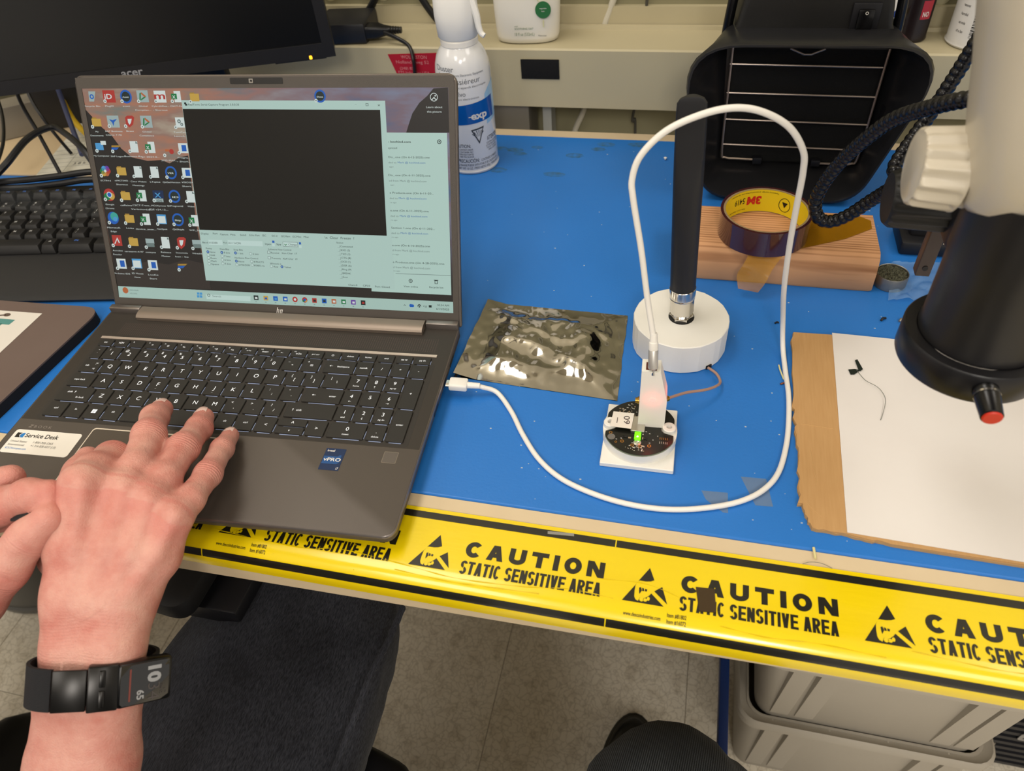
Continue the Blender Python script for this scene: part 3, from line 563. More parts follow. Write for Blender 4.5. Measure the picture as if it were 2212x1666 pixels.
SCREEN = [
('G','wallpaper_hill'),
('P','mtn',1,[(331.3,192.9),(343.9,193.5),(344.1,157.8),(305.9,157.5),(308.6,164.7),(312.1,173.2),(318.6,181.6),(325.8,187.1)]),
('G','wallpaper_hill'),
('P','mtn',1,[(-0.5,176.2),(13.6,160.3),(22.2,153.4),(29.9,141.9),(39.3,134.2),(55.1,131.2),(69.6,132.2),(77.2,129.2),(87.9,134.7),(97.0,136.4),(95.9,71.2),(98.1,12.1),(1.0,9.9),(0.0,117.8)]),
('G','wallpaper_rocks'),
('P','rock',2,[(0.6,11.3),(1.3,29.2),(20.0,31.6),(38.3,37.5),(60.4,34.8),(80.1,40.6),(101.6,36.3),(101.8,12.3)]),
('G','notification_panel'),
('P','pan',2,[(275.8,157.6),(342.1,157.5),(342.6,16.8),(265.9,17.2)]),
('G','program_window'),
('P','win',3,[(97.9,183.7),(288.4,183.2),(288.8,20.1),(97.8,20.8)]),
('G','terminal_area'),
('P','blk',4,[(98.1,176.4),(283.5,175.9),(283.6,69.1),(98.3,69.3)]),
('G','task_bar'),
('P','bar',4,[(1.0,11.3),(344.3,10.6),(344.4,-0.2),(-0.0,-0.2)]),
('G','search_box'),
('P','win2',5,[(95.8,6.8),(142.7,7.1),(142.1,2.2),(95.9,2.3)]),
('G','window_controls'),
('T','K',6,'RealTerm: Serial Capture Program 3.0.0.33',(104.1,179.3,1.93,49.1,0)),
('T','K',6,'_',(261.0,180.4,1.84,1.9,0)),
('R','K',5,(272.0,180.1,2.4,2.1)),
('R','win',6,(272.0,180.1,1.7,1.6)),
('T','K',6,'x',(281.5,179.0,2.25,2.4,0)),
('R','K',5,(101.3,181.1,2.1,1.5)),
('R','K',5,(102.1,179.9,2.1,1.5)),
('T','K',6,'Display',(99.5,65.0,2.01,7.9,0)),
('T','K',6,'Port',(111.7,65.4,2.0,4.7,0)),
('T','K',6,'Capture',(119.0,64.9,2.0,8.5,0)),
('T','K',6,'Pins',(129.8,64.9,1.99,4.9,0)),
('T','K',6,'Send',(139.5,64.9,1.99,5.9,0)),
('T','K',6,'Echo Port',(149.0,65.0,1.98,10.3,0)),
('T','K',6,'I2C',(161.9,65.0,1.97,3.9,0)),
('T','K',6,'I2C-2',(171.5,65.0,1.97,5.5,0)),
('T','K',6,'I2CMem',(180.8,64.9,1.96,8.8,0)),
('T','K',6,'I2CMisc',(192.1,64.9,1.95,8.6,0)),
('T','K',6,'Misc',(203.1,64.9,1.95,5.2,0)),
('T','K',6,'\\n  Clear  Freeze  ?',(223.6,64.7,2.58,28.7,0)),
('T','K',6,'Baud',(99.7,56.7,1.86,5.7,0)),
('R','box',5,(113.3,57.8,14.2,4.7)),
('T','K',6,'115200',(106.8,56.6,2.02,8.4,0)),
('T','K',6,'Port',(121.4,57.1,1.84,4.0,0)),
('R','box',5,(143.6,58.0,35.4,4.8)),
('T','K',6,'14 = \\VCP0',(126.4,56.9,2.01,12.7,0)),
('T','K',6,'Open',(163.7,57.2,1.99,6.0,0)),
('R','blu',5,(172.3,60.3,2.3,2.0)),
('R','box',5,(172.1,57.3,2.7,2.6)),
('T','K',6,'Spy',(175.2,57.3,1.98,4.8,0)),
('R','GRY',5,(189.1,58.4,14.9,4.4)),
('R','box',6,(189.1,58.4,14.2,3.8)),
('T','K',8,'Change',(187.3,57.5,1.97,8.4,0)),
('T','grn',8,'v',(182.9,57.2,2.3,3.0,1)),
('R','blu',5,(198.8,59.6,2.1,2.0)),
('R','box',5,(198.9,56.5,2.6,2.6)),
('T','K',6,'Parity',(102.5,51.2,1.87,6.1,0)),
('C','GRY',5,(104.0,48.7,1.47)),
('C','blu',6,(104.0,48.7,1.2)),
('C','box',7,(104.0,48.7,0.46)),
('T','K',6,'None',(106.2,47.8,1.87,5.5,0)),
('C','GRY',5,(103.9,45.8,1.47)),
('C','box',6,(103.9,45.8,1.2)),
('T','K',6,'Odd',(106.2,44.9,1.88,4.6,0)),
('C','GRY',5,(103.9,43.0,1.48)),
('C','box',6,(103.9,43.0,1.2)),
('T','K',6,'Even',(106.1,42.0,1.88,5.9,0)),
('C','GRY',5,(103.8,40.1,1.48)),
('C','box',6,(103.8,40.1,1.2)),
('T','K',6,'Mark',(106.1,39.2,1.89,5.9,0)),
('C','GRY',5,(103.8,37.2,1.48)),
('C','box',6,(103.8,37.2,1.2)),
('T','K',6,'Space',(106.0,36.3,1.89,7.8,0)),
('T','K',6,'Data Bits',(116.9,51.0,1.86,9.5,0)),
('C','GRY',5,(118.4,48.5,1.46)),
('C','blu',6,(118.4,48.5,1.19)),
('C','box',7,(118.4,48.5,0.46)),
('T','K',6,'8 bits',(120.6,47.7,1.86,6.2,0)),
('C','GRY',5,(118.3,45.0,1.46)),
('C','box',6,(118.3,45.0,1.19)),
('T','K',6,'7 bits',(120.5,44.2,1.87,6.2,0)),
('C','GRY',5,(118.1,41.4,1.47)),
('C','box',6,(118.1,41.4,1.19)),
('T','K',6,'6 bits',(120.4,40.7,1.88,6.2,0)),
('C','GRY',5,(118.0,37.9,1.47)),
('C','box',6,(118.0,37.9,1.19)),
('T','K',6,'5 bits',(120.3,37.1,1.88,6.2,0)),
('T','K',6,'Stop Bits',(131.0,50.9,1.85,9.4,0)),
('C','GRY',5,(132.5,48.5,1.45)),
('C','blu',6,(132.5,48.5,1.18)),
('C','box',7,(132.5,48.5,0.45)),
('T','K',6,'1 bit',(134.9,47.5,1.85,5.6,0)),
('C','GRY',5,(148.0,48.3,1.44)),
('C','box',6,(148.0,48.3,1.17)),
('T','K',6,'2 bits',(150.2,47.4,1.85,5.9,0)),
('T','K',6,'Hardware Flow Control',(131.1,43.2,1.86,23.9,0)),
('C','GRY',5,(132.4,40.8,1.46)),
('C','blu',6,(132.4,40.8,1.18)),
('C','box',7,(132.4,40.8,0.46)),
('T','K',6,'None',(134.6,39.8,1.87,5.8,0)),
('C','GRY',5,(148.1,41.0,1.45)),
('C','box',6,(148.1,41.0,1.17)),
('T','K',6,'RTS/CTS',(150.5,39.9,1.86,10.1,0)),
('C','GRY',5,(132.5,37.4,1.46)),
('C','box',6,(132.5,37.4,1.19)),
('T','K',6,'DTR/DSR',(134.6,36.5,1.88,11.3,0)),
('C','GRY',5,(148.3,37.6,1.45)),
('C','box',6,(148.3,37.6,1.18)),
('T','K',6,'RS485-rts',(150.3,36.5,1.87,10.5,0)),
('T','K',6,'Software Flow Control',(166.3,52.4,1.83,23.2,0)),
('R','GRY',5,(166.6,50.3,2.9,2.7)),
('R','box',6,(166.6,50.3,2.1,2.0)),
('T','K',6,'Receive   Xon Char  17',(168.8,49.2,1.83,26.2,0)),
('R','GRY',5,(166.6,45.1,3.0,2.7)),
('R','box',6,(166.6,45.1,2.3,2.0)),
('T','K',6,'Transmit   Xoff Char  19',(168.7,44.0,1.84,26.1,0)),
('T','K',6,'Winsock is',(166.7,39.0,1.85,11.3,0)),
('C','GRY',5,(167.8,37.2,1.43)),
('C','box',6,(167.8,37.2,1.17)),
('T','K',6,'Raw',(170.2,36.1,1.86,4.5,0)),
('C','GRY',5,(178.5,37.1,1.43)),
('C','blu',6,(178.5,37.1,1.16)),
('C','box',7,(178.5,37.1,0.45)),
('T','K',6,'Telnet',(180.7,36.1,1.85,6.9,0)),
('T','K',6,'Status',(234.8,60.7,1.78,6.5,0)),
('T','GRY',6,'_|',(235.3,57.1,2.11,2.4,0)),
('T','K',6,'Connected',(238.4,57.3,1.94,11.8,0)),
('T','GRY',6,'_|',(235.4,53.5,2.12,2.4,0)),
('T','K',6,'RXD (2)',(238.5,53.8,1.95,8.9,0)),
('T','GRY',6,'_|',(235.4,50.0,2.12,2.4,0)),
('T','K',6,'TXD (3)',(238.5,50.3,1.96,8.9,0)),
('T','GRY',6,'_|',(235.4,46.4,2.13,2.4,0)),
('T','K',6,'CTS (8)',(238.6,46.7,1.97,9.3,0)),
('T','GRY',6,'_|',(235.5,42.9,2.14,2.4,0)),
('T','K',6,'DCD (1)',(238.6,43.2,1.97,8.6,0)),
('T','GRY',6,'_|',(235.5,39.3,2.15,2.4,0)),
('T','K',6,'DSR (6)',(238.6,39.6,1.98,9.3,0)),
('T','GRY',6,'_|',(235.5,35.7,2.15,2.4,0)),
('T','K',6,'Ring (9)',(238.7,36.0,1.99,8.7,0)),
('T','GRY',6,'_|',(235.5,32.1,2.16,2.4,0)),
('T','K',6,'BREAK',(238.7,32.4,1.99,8.0,0)),
('T','GRY',6,'_|',(235.6,28.5,2.17,2.4,0)),
('T','K',6,'Error',(238.7,28.8,2.0,4.9,0)),
('T','K',6,'Chars:0',(243.5,21.6,2.01,8.7,0)),
('T','K',6,'CPS:0',(257.9,21.5,2.0,6.9,0)),
('T','K',6,'Port: Closed',(269.7,21.1,2.0,14.2,0)),
('G','panel_lettering'),
('T','K',6,'- kochind.com',(289.2,149.3,2.03,20.5,1)),
('T','K',6,'synced',(289.1,144.2,1.9,8.0,0)),
('C','K',5,(335.1,150.4,1.87)),
('C','pan',6,(335.1,150.4,1.25)),
('C','K',7,(335.1,150.4,0.62)),
('T','K',6,'Do_.one (On 6-12-2025).one',(289.0,136.6,1.91,37.1,0)),
('T','GRY',6,'ded to ',(288.7,132.1,1.77,7.2,0)),
('T','lnk',6,'Mark @ kochind.com',(297.1,132.2,1.77,25.0,0)),
('T','GRY',6,'ago',(289.2,128.7,1.34,3.9,0)),
('T','K',6,'Do_.one (On 6-11-2025).one',(288.1,121.4,1.94,38.2,0)),
('T','GRY',6,'ed from Mark @ kochind.com',(288.4,116.6,1.95,34.3,0)),
('T','GRY',6,'ago',(289.3,113.3,1.36,3.7,0)),
('T','K',6,'e Products.one (On 6-11-20...',(288.5,106.3,1.98,40.2,0)),
('T','GRY',6,'ded to ',(288.2,101.6,1.83,7.4,0)),
('T','lnk',6,'Mark @ kochind.com',(296.7,101.8,1.83,25.4,0)),
('T','GRY',6,'rs ago',(288.4,98.1,1.38,5.9,0)),
('T','K',6,'e.one (On 6-11-2025).one',(288.3,90.9,2.01,35.4,0)),
('T','GRY',6,'ded to ',(288.2,86.1,1.86,7.4,0)),
('T','lnk',6,'Mark @ kochind.com',(296.8,86.3,1.86,25.5,0)),
('T','GRY',6,'rs ago',(288.4,82.7,1.4,5.9,0)),
('T','K',6,'Section 1.one (On 6-11-202...',(288.3,75.6,2.04,40.5,0)),
('T','GRY',6,'ded to ',(288.2,70.9,1.89,7.5,0)),
('T','lnk',6,'Mark @ kochind.com',(296.9,71.2,1.89,25.5,0)),
('T','GRY',6,'rs ago',(288.4,67.5,1.42,6.0,0)),
('T','K',6,'e.one (On 6-10-2025).one',(288.3,60.0,2.07,35.5,0)),
('T','GRY',6,'d from Mark @ kochind.com',(288.3,55.4,2.08,34.9,0)),
('T','GRY',6,'rs ago',(288.4,52.0,1.45,6.0,0)),
('T','K',6,'e Products.one (On 4-28-2025).one',(288.2,44.6,2.1,48.6,0)),
('T','GRY',6,'d from Mark @ kochind.com',(288.3,39.9,2.11,35.0,0)),
('T','GRY',6,'rs ago',(288.5,36.8,1.47,6.2,0)),
('P','GRY',4,[(290.2,35.0),(342.3,35.2),(342.2,34.8),(290.2,34.6)]),
('C','K',5,(304.3,28.6,1.85)),
('C','pan',6,(304.3,28.6,1.35)),
('R','K',7,(304.3,28.6,3.4,0.3)),
('R','K',7,(304.3,28.6,0.3,3.3)),
('R','K',5,(328.6,28.5,2.8,3.6)),
('R','pan',6,(328.6,28.3,1.8,2.3)),
('R','K',7,(328.6,30.2,4.2,0.5)),
('T','K',6,'View online',(297.4,22.5,1.98,13.7,0)),
('T','K',6,'Recycle bin',(322.0,22.7,1.97,13.2,0)),
('G','task_bar_icons'),
('C','org',5,(8.5,7.3,3.14)),
('T','GRY',6,'USD/INR',(12.5,7.1,1.64,10.7,0)),
('T','GRY',6,'+0.10%',(12.8,3.8,1.64,8.2,0)),
('R','sky',5,(87.6,7.4,2.6,2.3)),
('R','sky',5,(90.6,7.4,2.6,2.3)),
('R','sky',5,(87.2,4.6,2.6,2.3)),
('R','sky',5,(90.2,4.6,2.6,2.3)),
('C','K',6,(98.7,6.2,1.5)),
('C','win2',7,(98.7,6.2,1.03)),
('T','GRY',8,'Search',(102.6,4.7,2.31,9.0,0)),
('R','K',5,(148.4,6.0,4.8,4.5)),
('R','wht',6,(148.5,5.7,2.6,1.9)),
('R','GRY',5,(147.9,1.9,1.5,0.5)),
('R','yel',5,(158.5,6.0,4.8,4.5)),
('R','blu',6,(158.6,5.7,2.6,1.9)),
('R','GRY',5,(158.0,1.9,1.5,0.5)),
('R','blu',5,(168.5,6.0,4.7,4.5)),
('R','sky',6,(168.7,5.7,2.5,1.9)),
('R','GRY',5,(168.1,1.9,1.5,0.5)),
('R','blu',5,(178.5,6.0,4.7,4.5)),
('R','wht',6,(178.7,5.7,2.5,1.9)),
('R','GRY',5,(178.1,1.9,1.5,0.5)),
('C','red',5,(188.5,6.0,2.7)),
('C','wht',6,(188.5,6.0,1.26)),
('R','GRY',5,(188.1,1.9,1.4,0.5)),
('C','red',5,(198.4,6.0,2.69)),
('C','blu',6,(198.4,6.0,1.26)),
('C','grn',6,(197.0,4.9,1.08)),
('C','yel',6,(199.5,5.0,1.08)),
('C','blu',8,(198.4,6.0,1.26)),
('R','GRY',5,(198.0,1.9,1.4,0.5)),
('R','red',5,(208.2,5.9,4.6,4.5)),
('R','K',6,(208.4,5.7,2.5,1.9)),
('R','GRY',5,(207.9,1.9,1.4,0.5)),
('R','blu',5,(218.1,5.9,4.6,4.5)),
('R','K',6,(218.2,5.7,2.5,1.9)),
('R','GRY',5,(217.7,1.9,1.4,0.5)),
('R','org',5,(227.8,5.9,4.6,4.4)),
('R','wht',6,(228.0,5.7,2.5,1.9)),
('R','GRY',5,(227.5,1.9,1.4,0.5)),
('R','grn',5,(237.5,5.9,4.6,4.4)),
('R','wht',6,(237.7,5.7,2.5,1.9)),
('R','GRY',5,(237.2,1.9,1.4,0.5)),
('R','pur',5,(247.2,5.9,4.6,4.4)),
('R','wht',6,(247.4,5.7,2.5,1.9)),
('R','GRY',5,(246.9,1.9,1.4,0.5)),
('R','K',5,(256.9,5.9,4.5,4.4)),
('R','red',6,(257.0,5.7,2.4,1.9)),
('R','GRY',5,(256.6,1.9,1.4,0.5)),
('T','K',6,'^',(296.4,4.1,2.36,2.4,0)),
('C','blu',5,(303.6,5.3,1.53)),
('C','blu',5,(305.3,5.2,1.36)),
('C','K',5,(311.7,5.2,1.7)),
('C','bar',6,(311.7,4.5,1.36)),
('C','K',7,(311.7,4.5,0.68)),
('T','K',6,'<))',(315.3,4.3,2.34,3.6,0)),
('R','K',5,(322.2,5.4,2.7,2.2)),
('T','K',6,'10:34 AM',(329.2,6.1,2.16,10.9,0)),
('T','K',6,'6/12/2025',(328.0,2.4,2.17,12.1,0)),
('G','desktop_icon'),
('C','wht',4,(331.5,186.0,3.37)),
('C','mtn',5,(331.5,186.0,2.83)),
('C','wht',6,(332.7,187.1,0.61)),
('P','wht',6,[(329.3,184.1),(331.6,186.3),(333.6,184.1),(332.9,183.8),(331.5,185.3),(330.1,183.8)]),
('T','wht',6,'Learn about',(324.5,177.4,1.95,14.2,0)),
('T','wht',6,'this picture',(325.1,173.8,1.96,12.8,0)),
('G','desktop_icon'),
('P','pale',4,[(6.1,191.2),(13.3,191.2),(10.4,182.6),(5.4,182.6)]),
('C','blu',5,(8.8,186.7,2.16)),
('C','pale',6,(8.8,186.7,1.08)),
('T','wht',6,'Recycle Bin',(-0.5,178.0,1.54,16.3,0)),
('G','desktop_icon'),
('R','red',4,(26.4,186.9,12.1,10.4)),
('C','wht',7,(21.6,182.9,1.61)),
('C','GRY',8,(21.6,182.9,0.72)),
('T','wht',6,'PlugID',(20.9,178.1,1.53,8.8,0)),
('G','desktop_icon'),
('C','blu',4,(43.4,186.7,5.83)),
('C','K',5,(43.4,186.7,4.24)),
('C','wht',7,(38.8,182.8,1.6)),
('C','GRY',8,(38.8,182.8,0.71)),
('T','wht',6,'asset',(38.8,178.1,1.52,7.3,0)),
('G','desktop_icon'),
('R','pale',4,(60.2,187.0,11.2,10.0)),
('P','grn',5,[(57.5,189.6),(59.0,190.2),(57.8,183.7),(56.4,183.4)]),
('P','org',5,[(59.4,190.5),(63.7,187.0),(62.1,186.1),(58.8,189.1)]),
('P','grn',5,[(63.6,186.4),(58.1,183.4),(58.4,184.9),(61.9,186.7)]),
('C','wht',7,(55.6,182.8,1.59)),
('C','GRY',8,(55.6,182.8,0.7)),
('T','wht',6,'Global',(54.9,178.1,1.52,8.7,0)),
('T','wht',6,'Complian...',(50.7,174.8,1.52,15.9,0)),
('G','desktop_icon'),
('R','wht',4,(77.4,186.7,11.5,10.0)),
('T','red',5,'m',(71.7,184.6,7.16,10.8,1)),
('C','wht',7,(72.8,182.8,1.57)),
('C','GRY',8,(72.8,182.8,0.7)),
('T','wht',6,'CybrdARea...',(67.9,178.1,1.51,17.2,0)),
('T','wht',6,'- Shortcut',(68.7,174.8,1.51,14.4,0)),
('G','desktop_icon'),
('R','wht',4,(94.6,186.7,6.5,9.4)),
('R','grn',5,(91.3,186.8,5.5,4.7)),
('T','wht',6,'X',(89.5,185.2,2.97,3.1,1)),
('C','wht',7,(89.0,182.8,1.56)),
('C','GRY',8,(89.0,182.8,0.69)),
('T','wht',6,'CSCT-Fe..',(86.3,178.1,1.5,12.8,0)),
('G','desktop_icon'),
('R','yel',4,(111.2,185.9,8.9,6.4)),
('R','yel2',4,(109.3,189.6,4.1,1.0)),
('C','wht',7,(106.8,182.4,1.55)),
('C','GRY',8,(106.8,182.4,0.69)),
('G','desktop_icon'),
('C','blu',4,(229.8,186.9,5.31)),
('C','K',5,(229.8,186.9,3.87)),
('C','wht',7,(225.9,183.3,1.46)),
('C','GRY',8,(225.9,183.3,0.65)),
('G','desktop_icon'),
('R','yel',4,(9.0,164.5,9.4,6.7)),
('R','yel2',4,(7.3,168.4,4.4,1.1)),
('C','wht',7,(4.2,160.8,1.64)),
('C','GRY',8,(4.2,160.8,0.73)),
('T','wht',6,'My',(6.5,155.9,1.58,3.0,0)),
('T','wht',6,'Documents',(0.5,152.5,1.58,13.5,0)),
('G','desktop_icon'),
('R','pale',4,(26.4,165.4,11.9,10.4)),
('P','blu',5,[(22.5,167.5),(25.9,166.6),(30.8,167.8),(27.3,164.8),(26.0,161.4),(25.1,164.4)]),
('C','wht',7,(21.6,161.4,1.63)),
('C','GRY',8,(21.6,161.4,0.72)),
('T','wht',6,'SAP Business',(16.4,156.4,1.57,17.8,0)),
('T','wht',6,'Client 7.70',(16.5,153.1,1.58,16.4,0)),
('G','desktop_icon'),
('P','red',4,[(39.1,169.0),(41.6,170.6),(46.6,170.6),(48.4,169.1),(46.2,163.0),(42.1,160.3),(39.0,163.0)]),
('P','wht',5,[(41.4,167.8),(45.7,167.9),(44.3,164.5),(42.6,162.7),(41.5,164.5)]),
('C','wht',7,(38.4,161.5,1.62)),
('C','GRY',8,(38.4,161.5,0.72)),
('T','wht',6,'Brave',(38.4,156.6,1.56,7.4,0)),
('G','desktop_icon'),
('R','pale',4,(60.0,165.4,11.3,10.3)),
('P','grn',5,[(57.3,168.1),(58.8,168.7),(57.6,162.0),(56.1,161.7)]),
('P','org',5,[(59.2,169.0),(63.5,165.4),(61.9,164.5),(58.6,167.5)]),
('P','grn',5,[(63.4,164.8),(57.9,161.7),(58.2,163.2),(61.7,165.1)]),
('C','wht',7,(55.3,161.1,1.6)),
('C','GRY',8,(55.3,161.1,0.71)),
('T','wht',6,'Global',(54.7,156.2,1.55,8.8,0)),
('T','wht',6,'Compliance',(51.1,152.8,1.56,14.7,0)),
('G','desktop_icon'),
('R','wht',4,(93.5,164.9,8.7,8.7)),
('C','GRY',5,(92.8,165.9,1.74)),
('C','wht',6,(92.8,165.9,0.7)),
('C','GRY',5,(95.1,163.3,1.4)),
('C','wht',6,(95.1,163.3,0.52)),
('C','wht',7,(88.8,160.8,1.58)),
('C','GRY',8,(88.8,160.8,0.7)),
('T','wht',6,'TeamCen..',(86.1,156.0,1.53,12.9,0)),
('T','wht',6,'Launch..',(86.3,152.6,1.54,11.5,0)),
('G','desktop_icon'),
('R','sky',4,(7.7,143.4,8.1,6.3)),
('R','wht',5,(12.3,146.7,5.5,3.4)),
('C','wht',7,(4.4,139.6,1.66)),
('C','GRY',8,(4.4,139.6,0.74)),
('T','wht',6,'My Computer',(-0.2,134.5,1.61,16.7,0)),
('G','desktop_icon'),
('P','yel2',4,[(20.4,144.6),(30.3,144.7),(28.1,143.1),(20.1,143.0)]),
('P','blu',4,[(20.1,142.7),(27.7,142.8),(25.1,140.6),(19.6,140.5)]),
('C','wht',7,(20.8,139.3,1.65)),
('C','GRY',8,(20.8,139.3,0.73)),
('T','wht',6,'SAP Logon',(17.8,134.2,1.6,13.5,0)),
('G','desktop_icon'),
('R','wht',4,(43.5,143.5,7.9,9.9)),
('P','GRY',5,[(45.8,148.5),(47.9,146.4),(45.4,146.3)]),
('C','wht',7,(38.7,139.5,1.63)),
('C','GRY',8,(38.7,139.5,0.73)),
('T','wht',6,'Business-Re...',(32.0,134.4,1.6,20.9,0)),
('G','desktop_icon'),
('R','wht',4,(61.2,143.2,6.8,9.9)),
('R','grn',5,(57.8,143.4,5.7,4.9)),
('T','wht',6,'X',(55.9,141.7,3.14,3.2,1)),
('C','wht',7,(55.3,139.2,1.62)),
('C','GRY',8,(55.3,139.2,0.72)),
('T','wht',6,'pr-2024-0...',(50.2,134.1,1.59,17.7,0)),
('G','desktop_icon'),
('C','red',4,(80.9,139.7,2.31)),
('R','org',4,(76.8,140.6,4.3,1.9)),
('C','wht',7,(73.6,136.3,1.61)),
('C','GRY',8,(73.6,136.3,0.72)),
('T','wht',6,'2025-MAP...',(69.3,131.2,1.58,16.1,0)),
('G','desktop_icon'),
('R','wht',4,(93.1,142.8,9.2,8.6)),
('R','blu',5,(94.0,142.8,4.6,5.5)),
('C','wht',7,(88.6,138.7,1.6)),
('C','GRY',8,(88.6,138.7,0.71)),
('T','wht',6,'Progra..',(86.5,133.8,1.57,11.6,0)),
('T','wht',6,'- Short..',(85.3,130.4,1.58,13.1,0)),
('G','desktop_icon'),
('C','red',4,(12.3,121.5,2.6)),
('C','org',4,(10.4,119.3,2.6)),
('C','yel',4,(7.4,119.2,2.6)),
('C','grn',4,(6.4,121.4,2.6)),
('C','sky',4,(8.3,123.6,2.6)),
('C','pur',4,(11.3,123.7,2.59)),
('C','wht',5,(9.3,121.5,1.3)),
('C','wht',7,(4.4,117.2,1.68)),
('C','GRY',8,(4.4,117.2,0.75)),
('T','wht',6,'ECTR4-6',(2.8,112.1,1.65,10.7,0)),
('G','desktop_icon'),
('R','yel',4,(26.3,121.4,9.6,7.0)),
('R','yel2',4,(24.5,125.4,4.4,1.1)),
('C','wht',7,(21.5,117.5,1.66)),
('C','GRY',8,(21.5,117.5,0.74)),
('T','wht',6,'mPACT2WD -',(17.7,112.3,1.64,15.2,0)),
('T','wht',6,'Shortcut',(18.5,108.8,1.65,12.2,0)),
('G','desktop_icon'),
('R','wht',4,(43.5,121.2,8.0,10.2)),
('P','GRY',5,[(45.9,126.2),(48.0,124.1),(45.5,124.0)]),
('C','wht',7,(38.7,117.0,1.65)),
('C','GRY',8,(38.7,117.0,0.73)),
('T','wht',6,'Cisco Webex',(34.2,111.8,1.63,16.6,0)),
('T','wht',6,'Meetings',(35.8,108.3,1.64,12.1,0)),
('G','desktop_icon'),
('R','wht',4,(60.5,121.1,8.0,10.1)),
('P','GRY',5,[(62.9,126.2),(65.0,124.0),(62.5,124.0)]),
('C','wht',7,(55.8,116.9,1.64)),
('C','GRY',8,(55.8,116.9,0.73)),
('T','wht',6,'LTspice',(54.4,111.8,1.62,10.5,0)),
('G','desktop_icon'),
('C','blu',4,(77.3,121.0,5.93)),
('C','K',5,(77.3,121.0,4.31)),
('C','wht',7,(72.6,116.9,1.63)),
('C','GRY',8,(72.6,116.9,0.72)),
('T','wht',6,'QtGetVersion',(67.5,111.7,1.61,17.8,0)),
('G','desktop_icon'),
('R','wht',4,(93.4,121.1,9.3,8.8)),
('R','blu',5,(94.3,121.1,4.6,5.6)),
('C','wht',7,(88.8,117.0,1.61)),
('C','GRY',8,(88.8,117.0,0.72)),
('T','wht',6,'VISIO.EX',(86.7,111.9,1.6,11.8,0)),
('T','wht',6,'Short..',(86.9,108.4,1.61,10.3,0)),
('G','desktop_icon'),
('C','red',4,(9.2,99.7,5.81)),
('C','grn',5,(6.6,98.0,3.38)),
('C','yel',5,(11.4,98.3,3.19)),
('C','wht',6,(9.2,99.7,2.81)),
('C','blu',7,(9.2,99.7,2.06)),
('C','wht',7,(4.2,95.4,1.7)),
('C','GRY',8,(4.2,95.4,0.75)),
('T','wht',6,'Google',(3.4,90.1,1.69,9.3,0)),
('T','wht',6,'Chrome',(2.7,86.4,1.69,9.3,0)),
('G','desktop_icon'),
('R','yel',4,(26.2,98.9,9.7,7.2)),
('R','yel2',4,(24.4,103.0,4.5,1.1)),
('C','wht',7,(21.3,94.9,1.68)),
('C','GRY',8,(21.3,94.9,0.75)),
('T','wht',6,'caffeine',(19.1,89.6,1.68,12.3,0)),
('G','desktop_icon'),
('R','wht',4,(44.3,99.6,7.0,10.4)),
('R','grn',5,(40.8,99.7,5.9,5.2)),
('T','wht',6,'X',(38.8,97.9,3.3,3.3,1)),
('C','wht',7,(38.1,95.3,1.67)),
('C','GRY',8,(38.1,95.3,0.74)),
('T','wht',6,'CSCT-Trans...',(32.1,89.9,1.67,19.8,0)),
('T','wht',6,'Variation(s)...',(29.8,86.2,1.68,22.9,0)),
('G','desktop_icon'),
('R','navy',4,(60.7,101.0,11.0,7.4)),
('T','sky',5,'X',(56.9,98.2,5.25,6.6,1)),
('R','pale',4,(59.9,95.7,10.6,3.2)),
('T','K',5,'IDE',(58.4,94.4,2.31,5.5,0)),
('C','wht',7,(55.6,95.3,1.66)),
('C','GRY',8,(55.6,95.3,0.74)),
('T','wht',6,'MCUXpresso',(51.9,90.0,1.66,15.1,0)),
('T','wht',6,'IDE v24.12...',(49.0,86.4,1.67,19.7,0)),
('G','desktop_icon'),
('C','blu',4,(77.3,99.6,5.99)),
('C','K',5,(77.3,99.6,4.36)),
('C','wht',7,(72.6,95.3,1.64)),
('C','GRY',8,(72.6,95.3,0.73)),
('T','wht',6,'QtProgramId',(68.2,90.1,1.65,16.5,0)),
('G','desktop_icon'),
('R','wht',4,(93.9,99.5,7.9,10.3)),
('P','GRY',5,[(96.1,104.6),(98.3,102.4),(95.8,102.4)]),
('C','wht',7,(89.3,95.2,1.63)),
('C','GRY',8,(89.3,95.2,0.72)),
('T','wht',6,'Webex',(89.4,90.1,1.64,7.4,0)),
('G','desktop_icon'),
('C','blu',4,(9.0,78.0,5.87)),
('C','teal',5,(10.4,79.3,4.16)),
('C','sky',6,(11.1,77.0,2.27)),
('C','wht',7,(4.0,73.5,1.71)),
('C','GRY',8,(4.0,73.5,0.76)),
('T','wht',6,'Microsoft',(0.8,68.1,1.72,14.1,0)),
('T','wht',6,'Edge',(4.0,64.5,1.73,6.3,0)),
('G','desktop_icon'),
('R','yel',4,(26.4,77.6,9.8,7.3)),
('R','yel2',4,(24.6,81.8,4.5,1.2)),
('C','wht',7,(21.5,73.5,1.7)),
('C','GRY',8,(21.5,73.5,0.76)),
('T','wht',6,'Links',(21.5,68.1,1.71,7.8,0)),
('G','desktop_icon'),
('R','wht',4,(44.5,77.6,7.1,10.6)),
('R','grn',5,(41.0,77.6,6.0,5.3)),
('T','wht',6,'X',(39.0,75.8,3.38,3.4,1)),
('C','wht',7,(38.3,73.1,1.69)),
('C','GRY',8,(38.3,73.1,0.75)),
('T','wht',6,'device_asse...',(31.4,67.6,1.71,21.5,0)),
('G','desktop_icon'),
('R','sky',4,(60.4,78.1,9.6,8.9)),
('R','wht',5,(60.3,77.6,8.1,6.6)),
('C','wht',7,(55.5,73.5,1.67)),
('C','GRY',8,(55.5,73.5,0.74)),
('T','wht',6,'NetSpot',(54.1,68.2,1.69,10.7,0)),
('G','desktop_icon'),
('C','blu',4,(77.4,78.1,6.05)),
